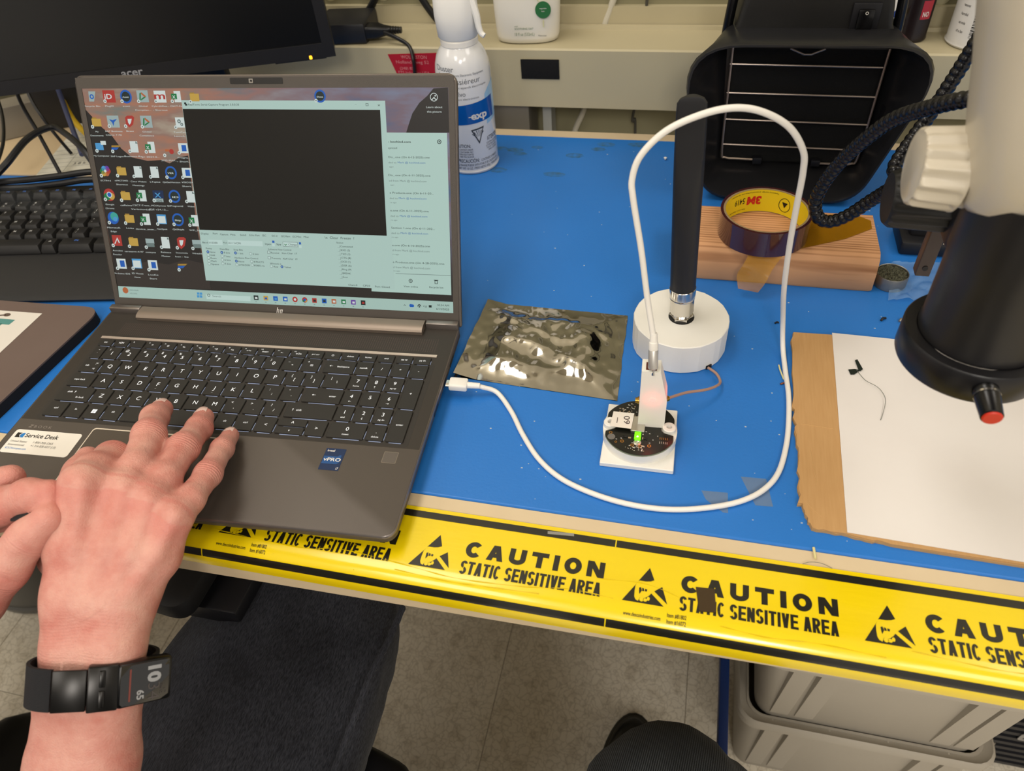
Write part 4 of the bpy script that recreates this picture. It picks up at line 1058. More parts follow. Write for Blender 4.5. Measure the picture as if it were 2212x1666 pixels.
('C','K',5,(77.4,78.1,4.4)),
('C','wht',7,(72.7,73.7,1.66)),
('C','GRY',8,(72.7,73.7,0.74)),
('T','wht',6,'QtShipIt',(70.5,68.3,1.68,12.1,0)),
('G','desktop_icon'),
('R','wht',4,(95.0,77.7,6.9,10.5)),
('R','grn',5,(91.6,77.8,5.8,5.3)),
('T','wht',6,'X',(89.7,75.9,3.32,3.3,1)),
('C','wht',7,(89.1,73.3,1.65)),
('C','GRY',8,(89.1,73.3,0.73)),
('T','wht',6,'WiFi_Se',(87.8,68.0,1.68,10.5,0)),
('G','desktop_icon'),
('R','red',4,(8.9,56.5,9.9,10.3)),
('P','wht',5,[(5.3,53.3),(9.6,59.5),(11.6,54.5),(10.4,54.1),(9.2,57.5),(6.4,53.0)]),
('C','wht',7,(3.8,51.6,1.73)),
('C','GRY',8,(3.8,51.6,0.77)),
('T','wht',6,'Acrobat',(2.2,46.0,1.76,11.1,0)),
('T','wht',6,'Reader',(2.2,42.2,1.77,9.5,0)),
('G','desktop_icon'),
('R','yel',4,(26.4,55.5,9.9,7.5)),
('R','yel2',4,(24.6,59.7,4.6,1.2)),
('C','wht',7,(21.4,51.3,1.72)),
('C','GRY',8,(21.4,51.3,0.76)),
('T','wht',6,'teraterm-4.97',(15.2,45.6,1.75,20.4,0)),
('G','desktop_icon'),
('R','pale',4,(44.2,56.9,9.0,4.7)),
('R','GRY',5,(44.3,53.3,8.3,3.7)),
('C','wht',7,(39.4,51.0,1.7)),
('C','GRY',8,(39.4,51.0,0.76)),
('T','wht',6,'cuteyes',(37.9,45.5,1.74,10.9,0)),
('G','desktop_icon'),
('R','wht',4,(60.7,56.0,8.2,10.8)),
('P','GRY',5,[(63.1,61.5),(65.3,59.2),(62.7,59.1)]),
('C','wht',7,(55.8,51.5,1.69)),
('C','GRY',8,(55.8,51.5,0.75)),
('T','wht',6,'Release',(54.3,46.0,1.73,10.8,0)),
('T','wht',6,'Master',(54.5,42.3,1.74,9.3,0)),
('G','desktop_icon'),
('P','red',4,[(73.2,59.9),(75.7,61.7),(80.9,61.8),(82.8,60.2),(80.6,53.5),(76.4,50.3),(73.2,53.2)]),
('P','wht',5,[(75.6,58.7),(80.0,58.8),(78.7,55.1),(76.9,53.0),(75.7,55.0)]),
('C','wht',7,(72.5,51.5,1.68)),
('C','GRY',8,(72.5,51.5,0.75)),
('T','wht',6,'Insomnia',(70.4,46.1,1.72,12.2,0)),
('T','wht',6,'Icon - Co',(69.0,42.3,1.73,13.8,0)),
('G','desktop_icon'),
('R','pale',4,(93.4,57.2,8.8,4.7)),
('R','GRY',5,(93.6,53.7,8.1,3.7)),
('C','wht',7,(88.8,51.4,1.66)),
('C','GRY',8,(88.8,51.4,0.74)),
('T','wht',6,'Wireshk',(87.4,46.0,1.71,10.6,0)),
('G','desktop_icon'),
('R','wht',4,(9.3,33.9,10.0,9.8)),
('R','blu',5,(10.3,33.9,5.0,6.3)),
('C','wht',7,(4.2,29.2,1.75)),
('C','GRY',8,(4.2,29.2,0.78)),
('T','wht',6,'Arduino IDE',(-0.7,23.4,1.8,17.6,0)),
('G','desktop_icon'),
('R','sky',4,(26.3,34.6,10.0,9.4)),
('R','wht',5,(26.2,34.1,8.4,7.0)),
('C','wht',7,(21.2,29.8,1.74)),
('C','GRY',8,(21.2,29.8,0.77)),
('T','wht',6,'3D Mouse',(18.8,24.1,1.79,12.7,0)),
('T','wht',6,'Home',(21.3,20.4,1.79,6.3,0)),
('G','desktop_icon'),
('R','wht',4,(43.3,33.7,9.9,9.7)),
('R','blu',5,(44.2,33.7,4.9,6.2)),
('C','wht',7,(38.3,29.0,1.72)),
('C','GRY',8,(38.3,29.0,0.77)),
('T','wht',6,'LiveKit',(36.7,23.4,1.78,11.0,0)),
('T','wht',6,'Start',(37.6,19.6,1.78,7.9,0)),
('G','desktop_icon'),
('P','yel2',4,[(70.4,36.0),(80.5,36.4),(78.4,34.6),(70.1,34.3)]),
('P','blu',4,[(70.1,34.0),(77.9,34.3),(75.3,31.8),(69.7,31.6)]),
('C','wht',7,(70.9,30.2,1.7)),
('C','GRY',8,(70.9,30.2,0.75)),
('G','icon_lettering'),
('T','wht',7,'iD',(21.8,184.8,5.16,7.5,1)),
('T','wht',7,'Asset',(39.9,185.8,1.51,6.4,1)),
('T','wht',7,'Data',(226.9,185.8,1.42,5.8,1)),
('T','wht',7,'VER',(73.7,119.9,1.6,6.5,1)),
('T','wht',7,'ID',(75.1,98.3,1.63,6.5,1)),
('T','wht',7,'Ship',(74.1,76.8,1.67,6.6,1)),
]
SCOL = {'mtn': '2B2724', 'rock': '3A332E', 'pan': 'B5D2C8', 'win': 'B3CFC6', 'win2': 'C3DDD5', 'blk': '17140F', 'bar': 'ABC8BE', 'box': 'C4DDD6', 'K': '24302E', 'GRY': '6E7F7C', 'blu': '2360B8', 'lnk': '1F62A8', 'wht': 'D5E0DC', 'pale': '9FB2B0', 'grn': '1F7A46', 'org': 'B9673C', 'sky': '4F9BD0', 'yel': 'C7A24A', 'yel2': 'A98538', 'red': 'B23A33', 'pur': '6A3FA0', 'teal': '3FA69A', 'navy': '1C2F52'}
groups = []
for it in SCREEN:
    if it[0] == 'G': groups.append((it[1], {})); continue
    kind, c, l = it[:3]; m = groups[-1][1].setdefault(c, MB()); zz = 0.0004 + l * 0.00004
    if kind == 'P': m.flat([(p[0] * 0.001, p[1] * 0.001) for p in (it[3] if sum((it[3][i - 1][0] * it[3][i][1] - it[3][i][0] * it[3][i - 1][1]) for i in range(len(it[3]))) > 0 else it[3][::-1])], zz)
    elif kind == 'C': m.flat(circle(it[3][0] * 0.001, it[3][1] * 0.001, it[3][2] * 0.001, 18), zz)
    elif kind == 'R':
        x, y, w_, h_ = [v * 0.001 for v in it[3]]; m.flat([(x - w_ / 2, y - h_ / 2), (x + w_ / 2, y - h_ / 2), (x + w_ / 2, y + h_ / 2), (x - w_ / 2, y + h_ / 2)], zz)
    else:
        x, y, h_, w_, bo = it[4]; m.text(it[3], x * 0.001, y * 0.001, h_ * 0.001 * 0.8, zz + 0.00004, None if w_ is None else w_ * 0.001, 0.02 if bo else 0.0)
for nm, cols in groups:
    allm = MB(); mi = []
    for k, (c, m) in enumerate(cols.items()): allm.add(m.v, m.f); mi += [k] * len(m.f)
    if not allm.v: continue
    me = allm.mesh(nm, smooth=0)
    for c in cols: me.materials.append(emission('screen_' + c, SCOL[c], 1.0))
    me.polygons.foreach_set('material_index', mi); o = link(nm, me, SCRN)
    if len(cols) > 1 or nm in ('panel_lettering', 'icon_lettering', 'window_controls'): o['kind'] = 'stuff'
# ---------------------------------------------------------------- things on the mat, middle
m_pla = mat('white_print', 'F0EDE4', 0.5, bump=(60, 0.15, 0.0005), stretch=(1, 1, 30))
ant = thing('whip_antenna', 'black whip antenna standing on a white round printed base', 'antenna', (0.0555, 0.2045, 0))
mb = MB(); n = 34
def fac(r, z): return [(r * math.cos(2 * math.pi * j / n) * (1 + 0.006 * math.sin(j * 2.3)), r * math.sin(2 * math.pi * j / n) * (1 + 0.006 * math.sin(j * 2.3)), z) for j in range(n)]
mb.loft([fac(0.0405, 0), fac(0.0415, 0.0008), fac(0.0415, 0.0292), fac(0.0408, 0.030)]); mb.build('base', m_pla, ant, smooth=8)
MB(frame((0.028, -0.0312, 0.0), (0.75, 0.66, 0), zdir=(0, 0, 1))).box(-0.0028, 0.0028, -0.0004, 0.0008, 0.0, 0.0038).build('cable_notch', m_blackmat, ant)
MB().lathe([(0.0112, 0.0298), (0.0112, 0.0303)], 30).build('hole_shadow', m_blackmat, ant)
lean = frame((0, 0, 0.0300), (1, 0, 0.052), zdir=(-0.056, -0.004, 1))
m_chrome = mat('chrome', 'D6D2CB', 0.16, 1.0)
mb = MB(lean); mb.loft([[(0.0103 * math.cos(math.pi / 3 * j), 0.0103 * math.sin(math.pi / 3 * j), z) for j in range(6)] for z in (0.0, 0.0032)]); mb.lathe([(0.0078, 0.003), (0.0084, 0.0036), (0.0078, 0.0044), (0.0084, 0.005), (0.0078, 0.0058), (0.0078, 0.0072)], 28); mb.build('hex_nut', m_chrome, ant, smooth=30)
mb = MB(lean); N = 60
rings = []
for k in range(25):
    z = 0.0072 + k * 0.0006
    rings.append([((0.0099 + 0.00035 * ((j + k) % 2)) * math.cos(2 * math.pi * j / N), (0.0099 + 0.00035 * ((j + k) % 2)) * math.sin(2 * math.pi * j / N), z) for j in range(N)])
mb.loft(rings); mb.build('knurled_sleeve', m_chrome, ant, smooth=20)
mb = MB(lean); mb.lathe([(0.0098, 0.0212), (0.0109, 0.0222), (0.0109, 0.0228), (0.0106, 0.0235), (0.0112, 0.024), (0.0112, 0.0325), (0.0108, 0.033)], 36); mb.build('collar', m_chrome, ant, smooth=30)
mb = MB(lean); N = 40; rings = []
for (z, rx, ry, fy) in ((0.0325, 0.0107, 0.0107, 1), (0.09, 0.0110, 0.0108, 1), (0.118, 0.0112, 0.0105, 0.9), (0.135, 0.0113, 0.0095, 0.62), (0.152, 0.0113, 0.0085, 0.5), (0.170, 0.0111, 0.0075, 0.42), (0.186, 0.0109, 0.0066, 0.36), (0.1935, 0.0105, 0.006, 0.34), (0.1965, 0.0085, 0.0052, 0.32), (0.198, 0.0050, 0.0042, 0.3)):
    rings.append([(rx * math.cos(2 * math.pi * j / N), max(ry * math.sin(2 * math.pi * j / N), -ry * fy) if True else 0, z) for j in range(N)])
mb.loft(rings); mb.build('whip', mat('antenna_rubber', '1D1D20', 0.5), ant, smooth=28)
cx_path = [(0.0828, 0.1700, 0.004), (0.09, 0.1629, 0.0045), (0.0933, 0.1519, 0.006), (0.0895, 0.1418, 0.010), (0.0803, 0.1320, 0.014), (0.0655, 0.1215, 0.019), (0.0515, 0.1075, 0.0245)]
P = spline(cx_path, 14)
m_coax = mat('coax_jacket', 'B08A76', 0.4, bump=(2200, 0.6, 0.0004))
cx = thing('coax_pigtail', 'thin brown braided coax cable from antenna base to programmer', 'cable', cx_path[0])
oo = Vector(cx_path[0]); MB().tube([p - oo for p in P], 0.0012, 10).build('cable_jacket', m_coax, cx)
MB().tube([P[-1] - oo, P[-1] - oo + Vector((-0.004, -0.004, 0.0012))], 0.0024, 14).build('cable_plug', mat('brass', 'B58B3C', 0.3, 1.0), cx)

# board holder, board, programmer
hd = thing('board_holder', 'white printed square stand under the round circuit board', 'stand', (0.0325, 0.0815, 0), math.radians(1.0))
MB().box(-0.028, 0.0285, -0.0315, 0.0325, 0, 0.0045).build('base_plate', m_pla, hd, bevel=0.0005, seg=1)
MB().lathe([(0.0290, 0.0045), (0.0290, 0.0134)], 60).build('round_boss', m_pla, hd)
for (x, y) in ((0.0225, 0.0012), (-0.0235, 0.0005)):
    MB(Matrix.Translation((x, y, 0))).lathe([(0.0052, 0.0134), (0.0052, 0.0172), (0.0046, 0.0178), (0.0022, 0.0178), (0.0022, 0.0150)], 28, True, True).build('locating_post', m_pla, hd)
pcb = thing('circuit_board', 'round black circuit board with a glowing green light', 'circuit board', (0.0325, 0.0815, 0.0136), math.radians(1.0))
def pcb_outline():
    pts = []
    for i in range(96):
        a = 2 * math.pi * i / 96; x, y = 0.0288 * math.cos(a), 0.0288 * math.sin(a); x = max(-0.0262, min(0.0262, x))
        for (hx, hy, hr) in ((0.0225, 0.0012, 0.0062), (-0.0235, 0.0005, 0.0062)):
            if abs(y - hy) < hr and x * hx > 0 and abs(x) > 0.02:
                x = (abs(hx) - math.sqrt(max(hr * hr - (y - hy) ** 2, 0)) * 1.0) * (1 if hx > 0 else -1)
        pts.append((x, y))
    return pts
m_pcb = mat('solder_mask', '141512', 0.25, vary=(90, '1C1D18', 0.2))
MB().prism(pcb_outline(), 0, 0.0016).build('board', m_pcb, pcb, smooth=0)
MB().prism([(p[0] * 1.004, p[1] * 1.004) for p in pcb_outline()], 0.0002, 0.0013).build('board_edge', mat('board_edge', '7C8468', 0.6), pcb, smooth=0)
m_gold = mat('gold_pad', 'B98445', 0.3, 0.9); m_chip = mat('chip_black', '101011', 0.4); m_tinc = mat('tin_pad', 'C9C5BB', 0.3, 0.9); m_mlcc = mat('ceramic_cap', 'A58F74', 0.5)
zb = 0.0016
for (x, y, r_) in ((-0.0222, -0.0088, 0.0014), (-0.0125, -0.0165, 0.0015), (-0.0045, -0.0195, 0.0014), (0.0018, -0.0200, 0.0015), (0.0085, -0.0185, 0.0015), (-0.0215, 0.0085, 0.0008), (0.0175, 0.016, 0.001), (-0.0172, -0.0178, 0.0010)):
    MB(Matrix.Translation((x, y, zb))).ring(r_ * 0.55, r_, 0, 0.00012, 20).build('gold_via', m_gold, pcb, smooth=0)
MB(Matrix.Translation((-0.0212, -0.0130, zb))).lathe([(0.0030, 0.0), (0.0030, 0.00012)], 24).build('mounting_hole', mat('hole_grey', '6F6C66', 0.6), pcb, smooth=0)
rr = random.Random(11)
def smd(x, y, w_, h_, z_, m): MB(Matrix.Translation((x, y, zb))).box(-w_ / 2, w_ / 2, -h_ / 2, h_ / 2, 0, z_).build('component', m, pcb, bevel=0.0001, seg=1)
smd(-0.0015, 0.0015, 0.0105, 0.0155, 0.0022, m_tinc)       # shielded radio module
smd(-0.0015, -0.0060, 0.0105, 0.0020, 0.0006, m_pcb)
for i in range(46):
    x, y = rr.uniform(-0.019, 0.003), rr.uniform(0.010, 0.0245)
    if math.hypot(x, y) < 0.026: smd(x, y, rr.choice((0.0006, 0.001, 0.0016)), rr.choice((0.0005, 0.0008)), 0.0005, rr.choice((m_tinc, m_mlcc, m_chip, m_tinc)))
for (x, y, w_, h_) in ((-0.010, -0.0115, 0.003, 0.002), (-0.007, -0.0125, 0.0022, 0.0012), (-0.0125, -0.0118, 0.0012, 0.002), (0.0045, -0.0115, 0.0015, 0.002), (0.0062, -0.0118, 0.0008, 0.002), (0.003, -0.0118, 0.0008, 0.002)): smd(x, y, w_, h_, 0.0008, rr.choice((m_chip, m_mlcc)))
for i in range(26):
    x, y = rr.uniform(-0.0095, 0.006), rr.uniform(-0.025, -0.0195)
    if math.hypot(x, y) < 0.0268: smd(x, y, rr.choice((0.0006, 0.0011)), rr.choice((0.0005, 0.0009)), 0.0006, rr.choice((m_tinc, m_mlcc, m_tinc)))
for i in range(14): smd(rr.uniform(-0.021, -0.008), rr.uniform(0.0125, 0.0165), 0.0008, 0.0009, 0.0006, rr.choice((m_mlcc, m_tinc)))
for i in range(5):
    for j in range(2): smd(0.0162 + i * 0.0014, -0.0098 - j * 0.0042, 0.0005, 0.0020, 0.0006, m_gold if j == 0 else m_tinc)
led = MB(Matrix.Translation((-0.0010, -0.0105, zb))).box(-0.0025, 0.0025, -0.0033, 0.0033, 0, 0.0022).build('green_light', mat('green_led', '3BD000', 0.3, emit=('7CFF10', 1.6)), pcb, bevel=0.0003, label='glowing green indicator')
MB(Matrix.Translation((-0.0010, -0.0120, zb))).lathe([(0.0008, 0.0022), (0.0006, 0.0026)], 12).build('light_spot', mat('green_hot', 'E8FFC0', 0.3, emit=('EFFFC0', 3.0)), led)
MB(Matrix.Translation((-0.0008, -0.0165, zb))).lathe([(0.0030, 0), (0.0030, 0.0004), (0.0016, 0.0007), (0.0009, 0.0004), (0.0003, 0.0009)], 24).build('button', m_tinc, pcb)
mb = MB(); mb.text('12', 0.0085, -0.0065, 0.0022, zb + 0.0001); mb.build('handwriting', mat('faint_ink', '2E2E2E', 0.2), pcb, smooth=0)
mb = MB()
for i in range(30):
    a, r_ = rr.uniform(0, 6.28), rr.uniform(0.006, 0.025); x, y = r_ * math.cos(a), r_ * math.sin(a)
    if abs(x) < 0.023: mb.box(x, x + rr.uniform(0.0006, 0.0016), y, y + 0.0004, zb, zb + 0.0001)
sk = mb.build('silkscreen', m_whiteink, pcb, smooth=0); sk['kind'] = 'stuff'
lb = MB(); lb.prism([(-0.0222, 0.0112), (-0.0056, 0.0112), (-0.0066, -0.0055), (-0.0232, -0.0050)], zb + 0.0030, zb + 0.0032); lb = lb.build('paper_label', mat('label_paper', 'E9E2D6', 0.6), pcb, smooth=0, label='white paper label with handwritten 09')
mb = MB(); mb.text('09', -0.0135, 0.0072, 0.0046, zb + 0.00335, 0.0085, 0.0, rot=-math.pi / 2 + 0.1); mb.box(-0.0185, -0.0180, -0.001, 0.0048, zb + 0.0032, zb + 0.0034); mb.build('handwriting', mat('pen_ink', '3A2A30', 0.5), lb, smooth=0)

pg = thing('programmer_box', 'white printed programmer housing with a red glowing spot', 'electronics box', (0.0305, 0.0825, 0.0152), math.radians(3))
def prog_mat():
    m = mat('programmer_shell', 'F4F1E6', 0.55, bump=(80, 0.2, 0.0004), stretch=(0.4, 0.4, 12))
    return m
HT = 0.060
mb = MB()
mb.add([(0, 0, 0), (0.0205, 0.0, 0), (0.0205, 0.017, 0), (0, 0.017, 0), (0, 0, 0.047), (0.0205, 0.004, 0.038), (0.0205, 0.017, 0.038), (0, 0.017, 0.047),
        (0.0, 0.0, HT), (0.0138, 0.0, HT), (0.0138, 0.0135, HT), (0.0, 0.0135, HT), (0.0205, 0.0, 0.030), (0.0205, 0.017, 0.030)],
       [(3, 2, 1, 0), (8, 9, 10, 11), (0, 1, 12, 9, 8, 4), (1, 2, 13, 12), (12, 13, 10, 9), (2, 3, 7, 11, 10, 13), (0, 4, 8, 11, 7, 3)])
mb.build('shell', prog_mat(), pg, smooth=0)
MB().box(0.0030, 0.0110, 0.0018, 0.0100, HT, HT + 0.0003).build('port_opening', mat('port_red', '5A2018', 0.4), pg)
MB(frame((0.0098, -0.0001, 0.0305), (1, 0, 0), zdir=(0, -1, 0))).lathe([(0.0024, 0), (0.0022, 0.0003)], 20).build('red_light', mat('red_led', 'FF5040', 0.3, emit=('FF9C90', 2.2)), pg, label='glowing red spot')
pl = bpy.data.lights.new('red_glow', 'POINT'); pl.energy = 0.0024; pl.color = (1, 0.06, 0.05); pl.shadow_soft_size = 0.002
plo = bpy.data.objects.new('red_glow', pl); COL.objects.link(plo); plo.parent = pg; plo.location = (0.0098, -0.006, 0.031)
pl = bpy.data.lights.new('red_glow', 'POINT'); pl.energy = 0.003; pl.color = (1, 0.06, 0.05); pl.shadow_soft_size = 0.002
plo = bpy.data.objects.new('red_glow', pl); COL.objects.link(plo); plo.parent = pg; plo.location = (0.028, 0.010, 0.032)
MB(frame((-0.0002, 0.009, 0.020), (0, 1, 0), zdir=(-1, 0, 0))).lathe([(0.0030, 0), (0.0030, 0.0012), (0.0022, 0.0014), (0.0022, 0.003)], 16).build('gold_connector', mat('brass', 'B58B3C', 0.3, 1.0), pg)

# white USB cable
m_cable = mat('white_cable', 'F0ECE4', 0.4)
air = [(0.0372, 0.0905, 0.0925), (0.0368, 0.0925, 0.098), (0.0344, 0.096, 0.108), (0.0295, 0.102, 0.1285), (0.0229, 0.108, 0.1635), (0.0152, 0.114, 0.1984), (0.0137, 0.117, 0.2116), (0.0182, 0.12, 0.2262), (0.0325, 0.125, 0.2405), (0.0534, 0.13, 0.2494), (0.072, 0.135, 0.2515), (0.0889, 0.14, 0.2469), (0.106, 0.146, 0.2352), (0.1179, 0.152, 0.2173), (0.1216, 0.157, 0.2002), (0.1236, 0.164, 0.172), (0.1268, 0.175, 0.1307), (0.1324, 0.19, 0.0814), (0.1405, 0.2085, 0.0345), (0.1450, 0.202, 0.008)]
desk = [(0.1475, 0.175, 0.0024), (0.149, 0.1505, 0.0022), (0.1484, 0.1238, 0.0022), (0.1456, 0.0935, 0.0022), (0.139, 0.0644, 0.0022), (0.128, 0.0458, 0.0022), (0.1115, 0.0322, 0.0022), (0.0887, 0.0224, 0.0022), (0.0625, 0.0161, 0.0022), (0.0356, 0.0152, 0.0022), (0.0075, 0.0197, 0.0022), (-0.0208, 0.03, 0.0022), (-0.0423, 0.0463, 0.0022), (-0.0605, 0.0695, 0.0022), (-0.0756, 0.0932, 0.0022), (-0.0922, 0.1117, 0.004), (-0.1050, 0.1120, 0.0085), (-0.1130, 0.1105, 0.0110)]
cb = thing('usb_cable', 'white USB cable looping from the laptop to the white programmer', 'cable', desk[9])
o9 = Vector(desk[9]); CP = [p - o9 for p in spline(air + desk, 8)]
MB().tube(CP, 0.00215, 12).build('cable_jacket', m_cable, cb, smooth=60)
a0 = Vector(air[0]) - o9; ax = (Vector(air[1]) - Vector(air[0])).normalized()
MB().tube([a0 - ax * 0.0165, a0 - ax * 0.016, a0 - ax * 0.002, a0 - ax * 0.0015], [0.0032, 0.0036, 0.0036, 0.0033], 20).build('plug_shell', mat('aluminium', 'C9C6C0', 0.38, 0.7), cb)
MB().tube([a0 - ax * 0.002, a0 - ax * 0.0012, a0 + ax * 0.004, a0 + ax * 0.0045, a0 + ax * 0.011], [0.0033, 0.0036, 0.0034, 0.0029, 0.0026], 18).build('strain_relief', m_cable, cb)
MB().tube([a0 - ax * 0.022, a0 - ax * 0.0160], 0.0016, 8, flatx=0.6).build('plug_tip', m_chrome, cb)
e0 = Vector(desk[-1]) - o9; ex = Vector((-0.990, -0.10, 0.055)).normalized(); Mx = frame(e0, ex, zdir=(0, 0, 1))
mb = MB(Mx); mb.loft([[(x, y, z) for y, z in rrect(0, 0, w_, h_, 0.002, 4)] for (x, w_, h_) in ((0.005, 0.0105, 0.0062), (0.006, 0.0116, 0.0072), (0.0195, 0.0116, 0.0072), (0.0205, 0.0106, 0.0062))]); mb.build('laptop_plug', m_cable, cb, smooth=40)
mb = MB(Mx); mb.tube([(-0.006, 0, 0), (0.0055, 0, 0)], [0.0026, 0.003], 14); mb.build('strain_relief', m_cable, cb)
mb = MB(Mx); mb.loft([[(x, y, z) for y, z in rrect(0, 0, 0.0084, 0.0026, 0.0012, 4)] for x in (0.0200, 0.0235)]); mb.build('plug_tip', m_chrome, cb, smooth=40)

# antistatic bag
bag_m = mat('foil_bag', 'C2BEB6', 0.09, 1.0, vary=(9, 'A09D98', 0.2), bump=(30, 0.10, 0.002))
from mathutils import noise as mn
TL, TR, BR, BL = Vector((-0.132, 0.2364, 0)), Vector((0.0061, 0.235, 0)), Vector((0.010, 0.1215, 0)), Vector((-0.137, 0.1290, 0))
def bag_fn(a, b, side=1):
    p = (BL * (1 - a) + BR * a) * (1 - b) + (TL * (1 - a) + TR * a) * b
    e = min(a, 1 - a, b, 1 - b); k = min(1, e / 0.22) ** 1.5
    z = 0.0006 + side * k * 0.0018
    if side > 0:
        w = mn.noise(Vector((p.x * 32, p.y * 40, 1.3))); w2 = abs(mn.noise(Vector((p.x * 16 + p.y * 22, p.y * 14, 4.1)))); w3 = mn.noise(Vector((p.x * 120, p.y * 90, 2)))
        z += 0.0018 * k + k * (0.0026 * w + 0.0055 * (0.5 - w2) * 1.2 + 0.0008 * w3) + 0.0004 * w3
        if a < 0.14: z += (0.14 - a) / 0.14 * 0.0045
    p.x += 0.0012 * mn.noise(Vector((p.y * 60, 3, side * 0))) * (1 if a in (0, 1) else 0); 
    return (p.x, p.y, max(z, 0.0004))
bg = thing('antistatic_bag', 'crumpled silver antistatic bag lying beside the laptop', 'bag', (-0.065, 0.178, 0))
o_ = Vector((-0.065, 0.178, 0))
mb = MB(); mb.grid(lambda a, b: Vector(bag_fn(a, b)) - o_, 90, 70); mb.build('bag_top', bag_m, bg, smooth=180)
mb = MB(); mb.grid(lambda a, b: Vector((bag_fn(a, b)[0], bag_fn(a, b)[1], 0.0003)) - o_, 20, 16); mb.build('bag_back', bag_m, bg, smooth=180)

# wooden block
def wood_mat():
    m = bpy.data.materials.new('pine_wood'); m.use_nodes = True; nt = m.node_tree; b = nt.nodes['Principled BSDF']; b.inputs['Roughness'].default_value = 0.65
    tc = nt.nodes.new('ShaderNodeTexCoord'); mp = nt.nodes.new('ShaderNodeMapping'); mp.inputs['Scale'].default_value = (6, 60, 60); nt.links.new(tc.outputs['Object'], mp.inputs['Vector'])
    n = nt.nodes.new('ShaderNodeTexNoise'); n.inputs['Scale'].default_value = 1.6; n.inputs['Detail'].default_value = 3; nt.links.new(mp.outputs[0], n.inputs['Vector'])
    w = nt.nodes.new('ShaderNodeTexWave'); w.bands_direction = 'Y'; w.inputs['Scale'].default_value = 1.3; w.inputs['Distortion'].default_value = 3.5; w.inputs['Detail'].default_value = 2; nt.links.new(mp.outputs[0], w.inputs['Vector'])
    r_ = nt.nodes.new('ShaderNodeValToRGB'); r_.color_ramp.elements[0].color = lin('8E5930'); r_.color_ramp.elements[0].position = 0.08; r_.color_ramp.elements[1].color = lin('CF9A6C'); r_.color_ramp.elements[1].position = 0.6
    mx = nt.nodes.new('ShaderNodeMath'); mx.operation = 'MULTIPLY_ADD'; mx.inputs[1].default_value = 0.5; nt.links.new(w.outputs['Fac'], mx.inputs[0]); mm = nt.nodes.new('ShaderNodeMath'); mm.operation = 'MULTIPLY'; mm.inputs[1].default_value = 0.6; nt.links.new(n.outputs['Fac'], mm.inputs[0]); nt.links.new(mm.outputs[0], mx.inputs[2])
    nt.links.new(mx.outputs[0], r_.inputs[0]); nt.links.new(r_.outputs[0], b.inputs['Base Color'])
    bp = nt.nodes.new('ShaderNodeBump'); bp.inputs['Strength'].default_value = 0.3; bp.inputs['Distance'].default_value = 0.001; nt.links.new(n.outputs['Fac'], bp.inputs['Height']); nt.links.new(bp.outputs[0], b.inputs['Normal'])
    return m
mb = MB(); mb.loft([[(x, y, z) for (y, z) in ((-0.037 + dx, 0.0), (-0.0385, 0.003), (-0.0375, 0.020), (-0.034, 0.034), (-0.028, 0.0378), (0.0365, 0.038), (0.0385, 0.036), (0.0385, 0.001))] for (x, dx) in ((-0.094, 0), (-0.03, 0.0004), (0.05, -0.0003), (0.0905, 0.0), (0.093, 0.001))])
tag(mb.build('wood_block', wood_mat(), smooth=45), 'short pine wood block behind the antenna', 'wood block').location = (0.1365, 0.3405, 0)

# amber tape roll on the block
RC = (0.124, 0.3345)
tr = thing('tape_roll', 'roll of amber polyimide tape with a yellow core on the wood block', 'tape roll', (RC[0], RC[1], 0.0382))
m_amb = mat('amber_tape_roll', '4A2520', 0.13, vary=(40, '3A1C26', 0.2), coat=1.0, coatr=0.03, stretch=(1, 1, 0.1))
mb = MB(); mb.ring(0.0398, 0.0424, 0, 0.0252, 72); mb.build('wound_tape', m_amb, tr, smooth=30)
mb = MB(); mb.ring(0.0378, 0.03985, 0.0002, 0.0250, 72); mb.build('cardboard_core', mat('core_card', '8F7A58', 0.7), tr, smooth=30)
rings = [[(0.03775 * math.cos(2 * math.pi * j / 72), 0.03775 * math.sin(2 * math.pi * j / 72), z) for j in range(72)] for z in (0.0006, 0.0246)]
MB().loft(rings, False, False).build('core_liner', mat('yellow_liner', 'F2D51E', 0.5), tr, smooth=60)
def core_fn(u, v, z, R=0.0375):      # print on the inside, upside down
    a = math.radians(94) + u / R; return (R * math.cos(a), R * math.sin(a), 0.0125 - v)
mb = MB(); mb.text('3M', 0.0, -0.0045, 0.0080, w=0.0140, bold=0.05, fn=core_fn); mb.build('red_lettering', mat('red_ink', 'D2281E', 0.5), tr, smooth=0)
mb = MB(); mb.text('5419', 0.0165, -0.0045, 0.0062, w=0.0120, bold=0.008, fn=core_fn)
mb.text('Made in U.S.A. Polyimide Film Tape', 0.0150, 0.0075, 0.0014, w=0.024, fn=core_fn)
mb.text('Temporary storage  protected surfaces only  see data page', -0.016, -0.0100, 0.0014, w=0.05, fn=core_fn)
mb.build('black_lettering', m_print, tr, smooth=0)
mb = MB(); TC = -0.0235
mb.add([core_fn(TC + 0.0062 * math.cos(a), 0.0008 + 0.0075 * math.sin(a), 0) for a in [i * math.pi / 14 for i in range(28)]] + [core_fn(TC + 0.0056 * math.cos(a), 0.0008 + 0.0069 * math.sin(a), 0) for a in [i * math.pi / 14 for i in range(28)]], [(i, (i + 1) % 28, 28 + (i + 1) % 28, 28 + i) for i in range(28)])
mb.add([core_fn(TC - 0.003, -0.002, 0), core_fn(TC + 0.003, -0.002, 0), core_fn(TC, 0.004, 0)], [(0, 1, 2)]); mb.build('triangle_mark', m_print, tr, smooth=0)
m_film = mat('amber_film', 'AE7A0C', 0.10, alpha=0.62, coat=0.8)
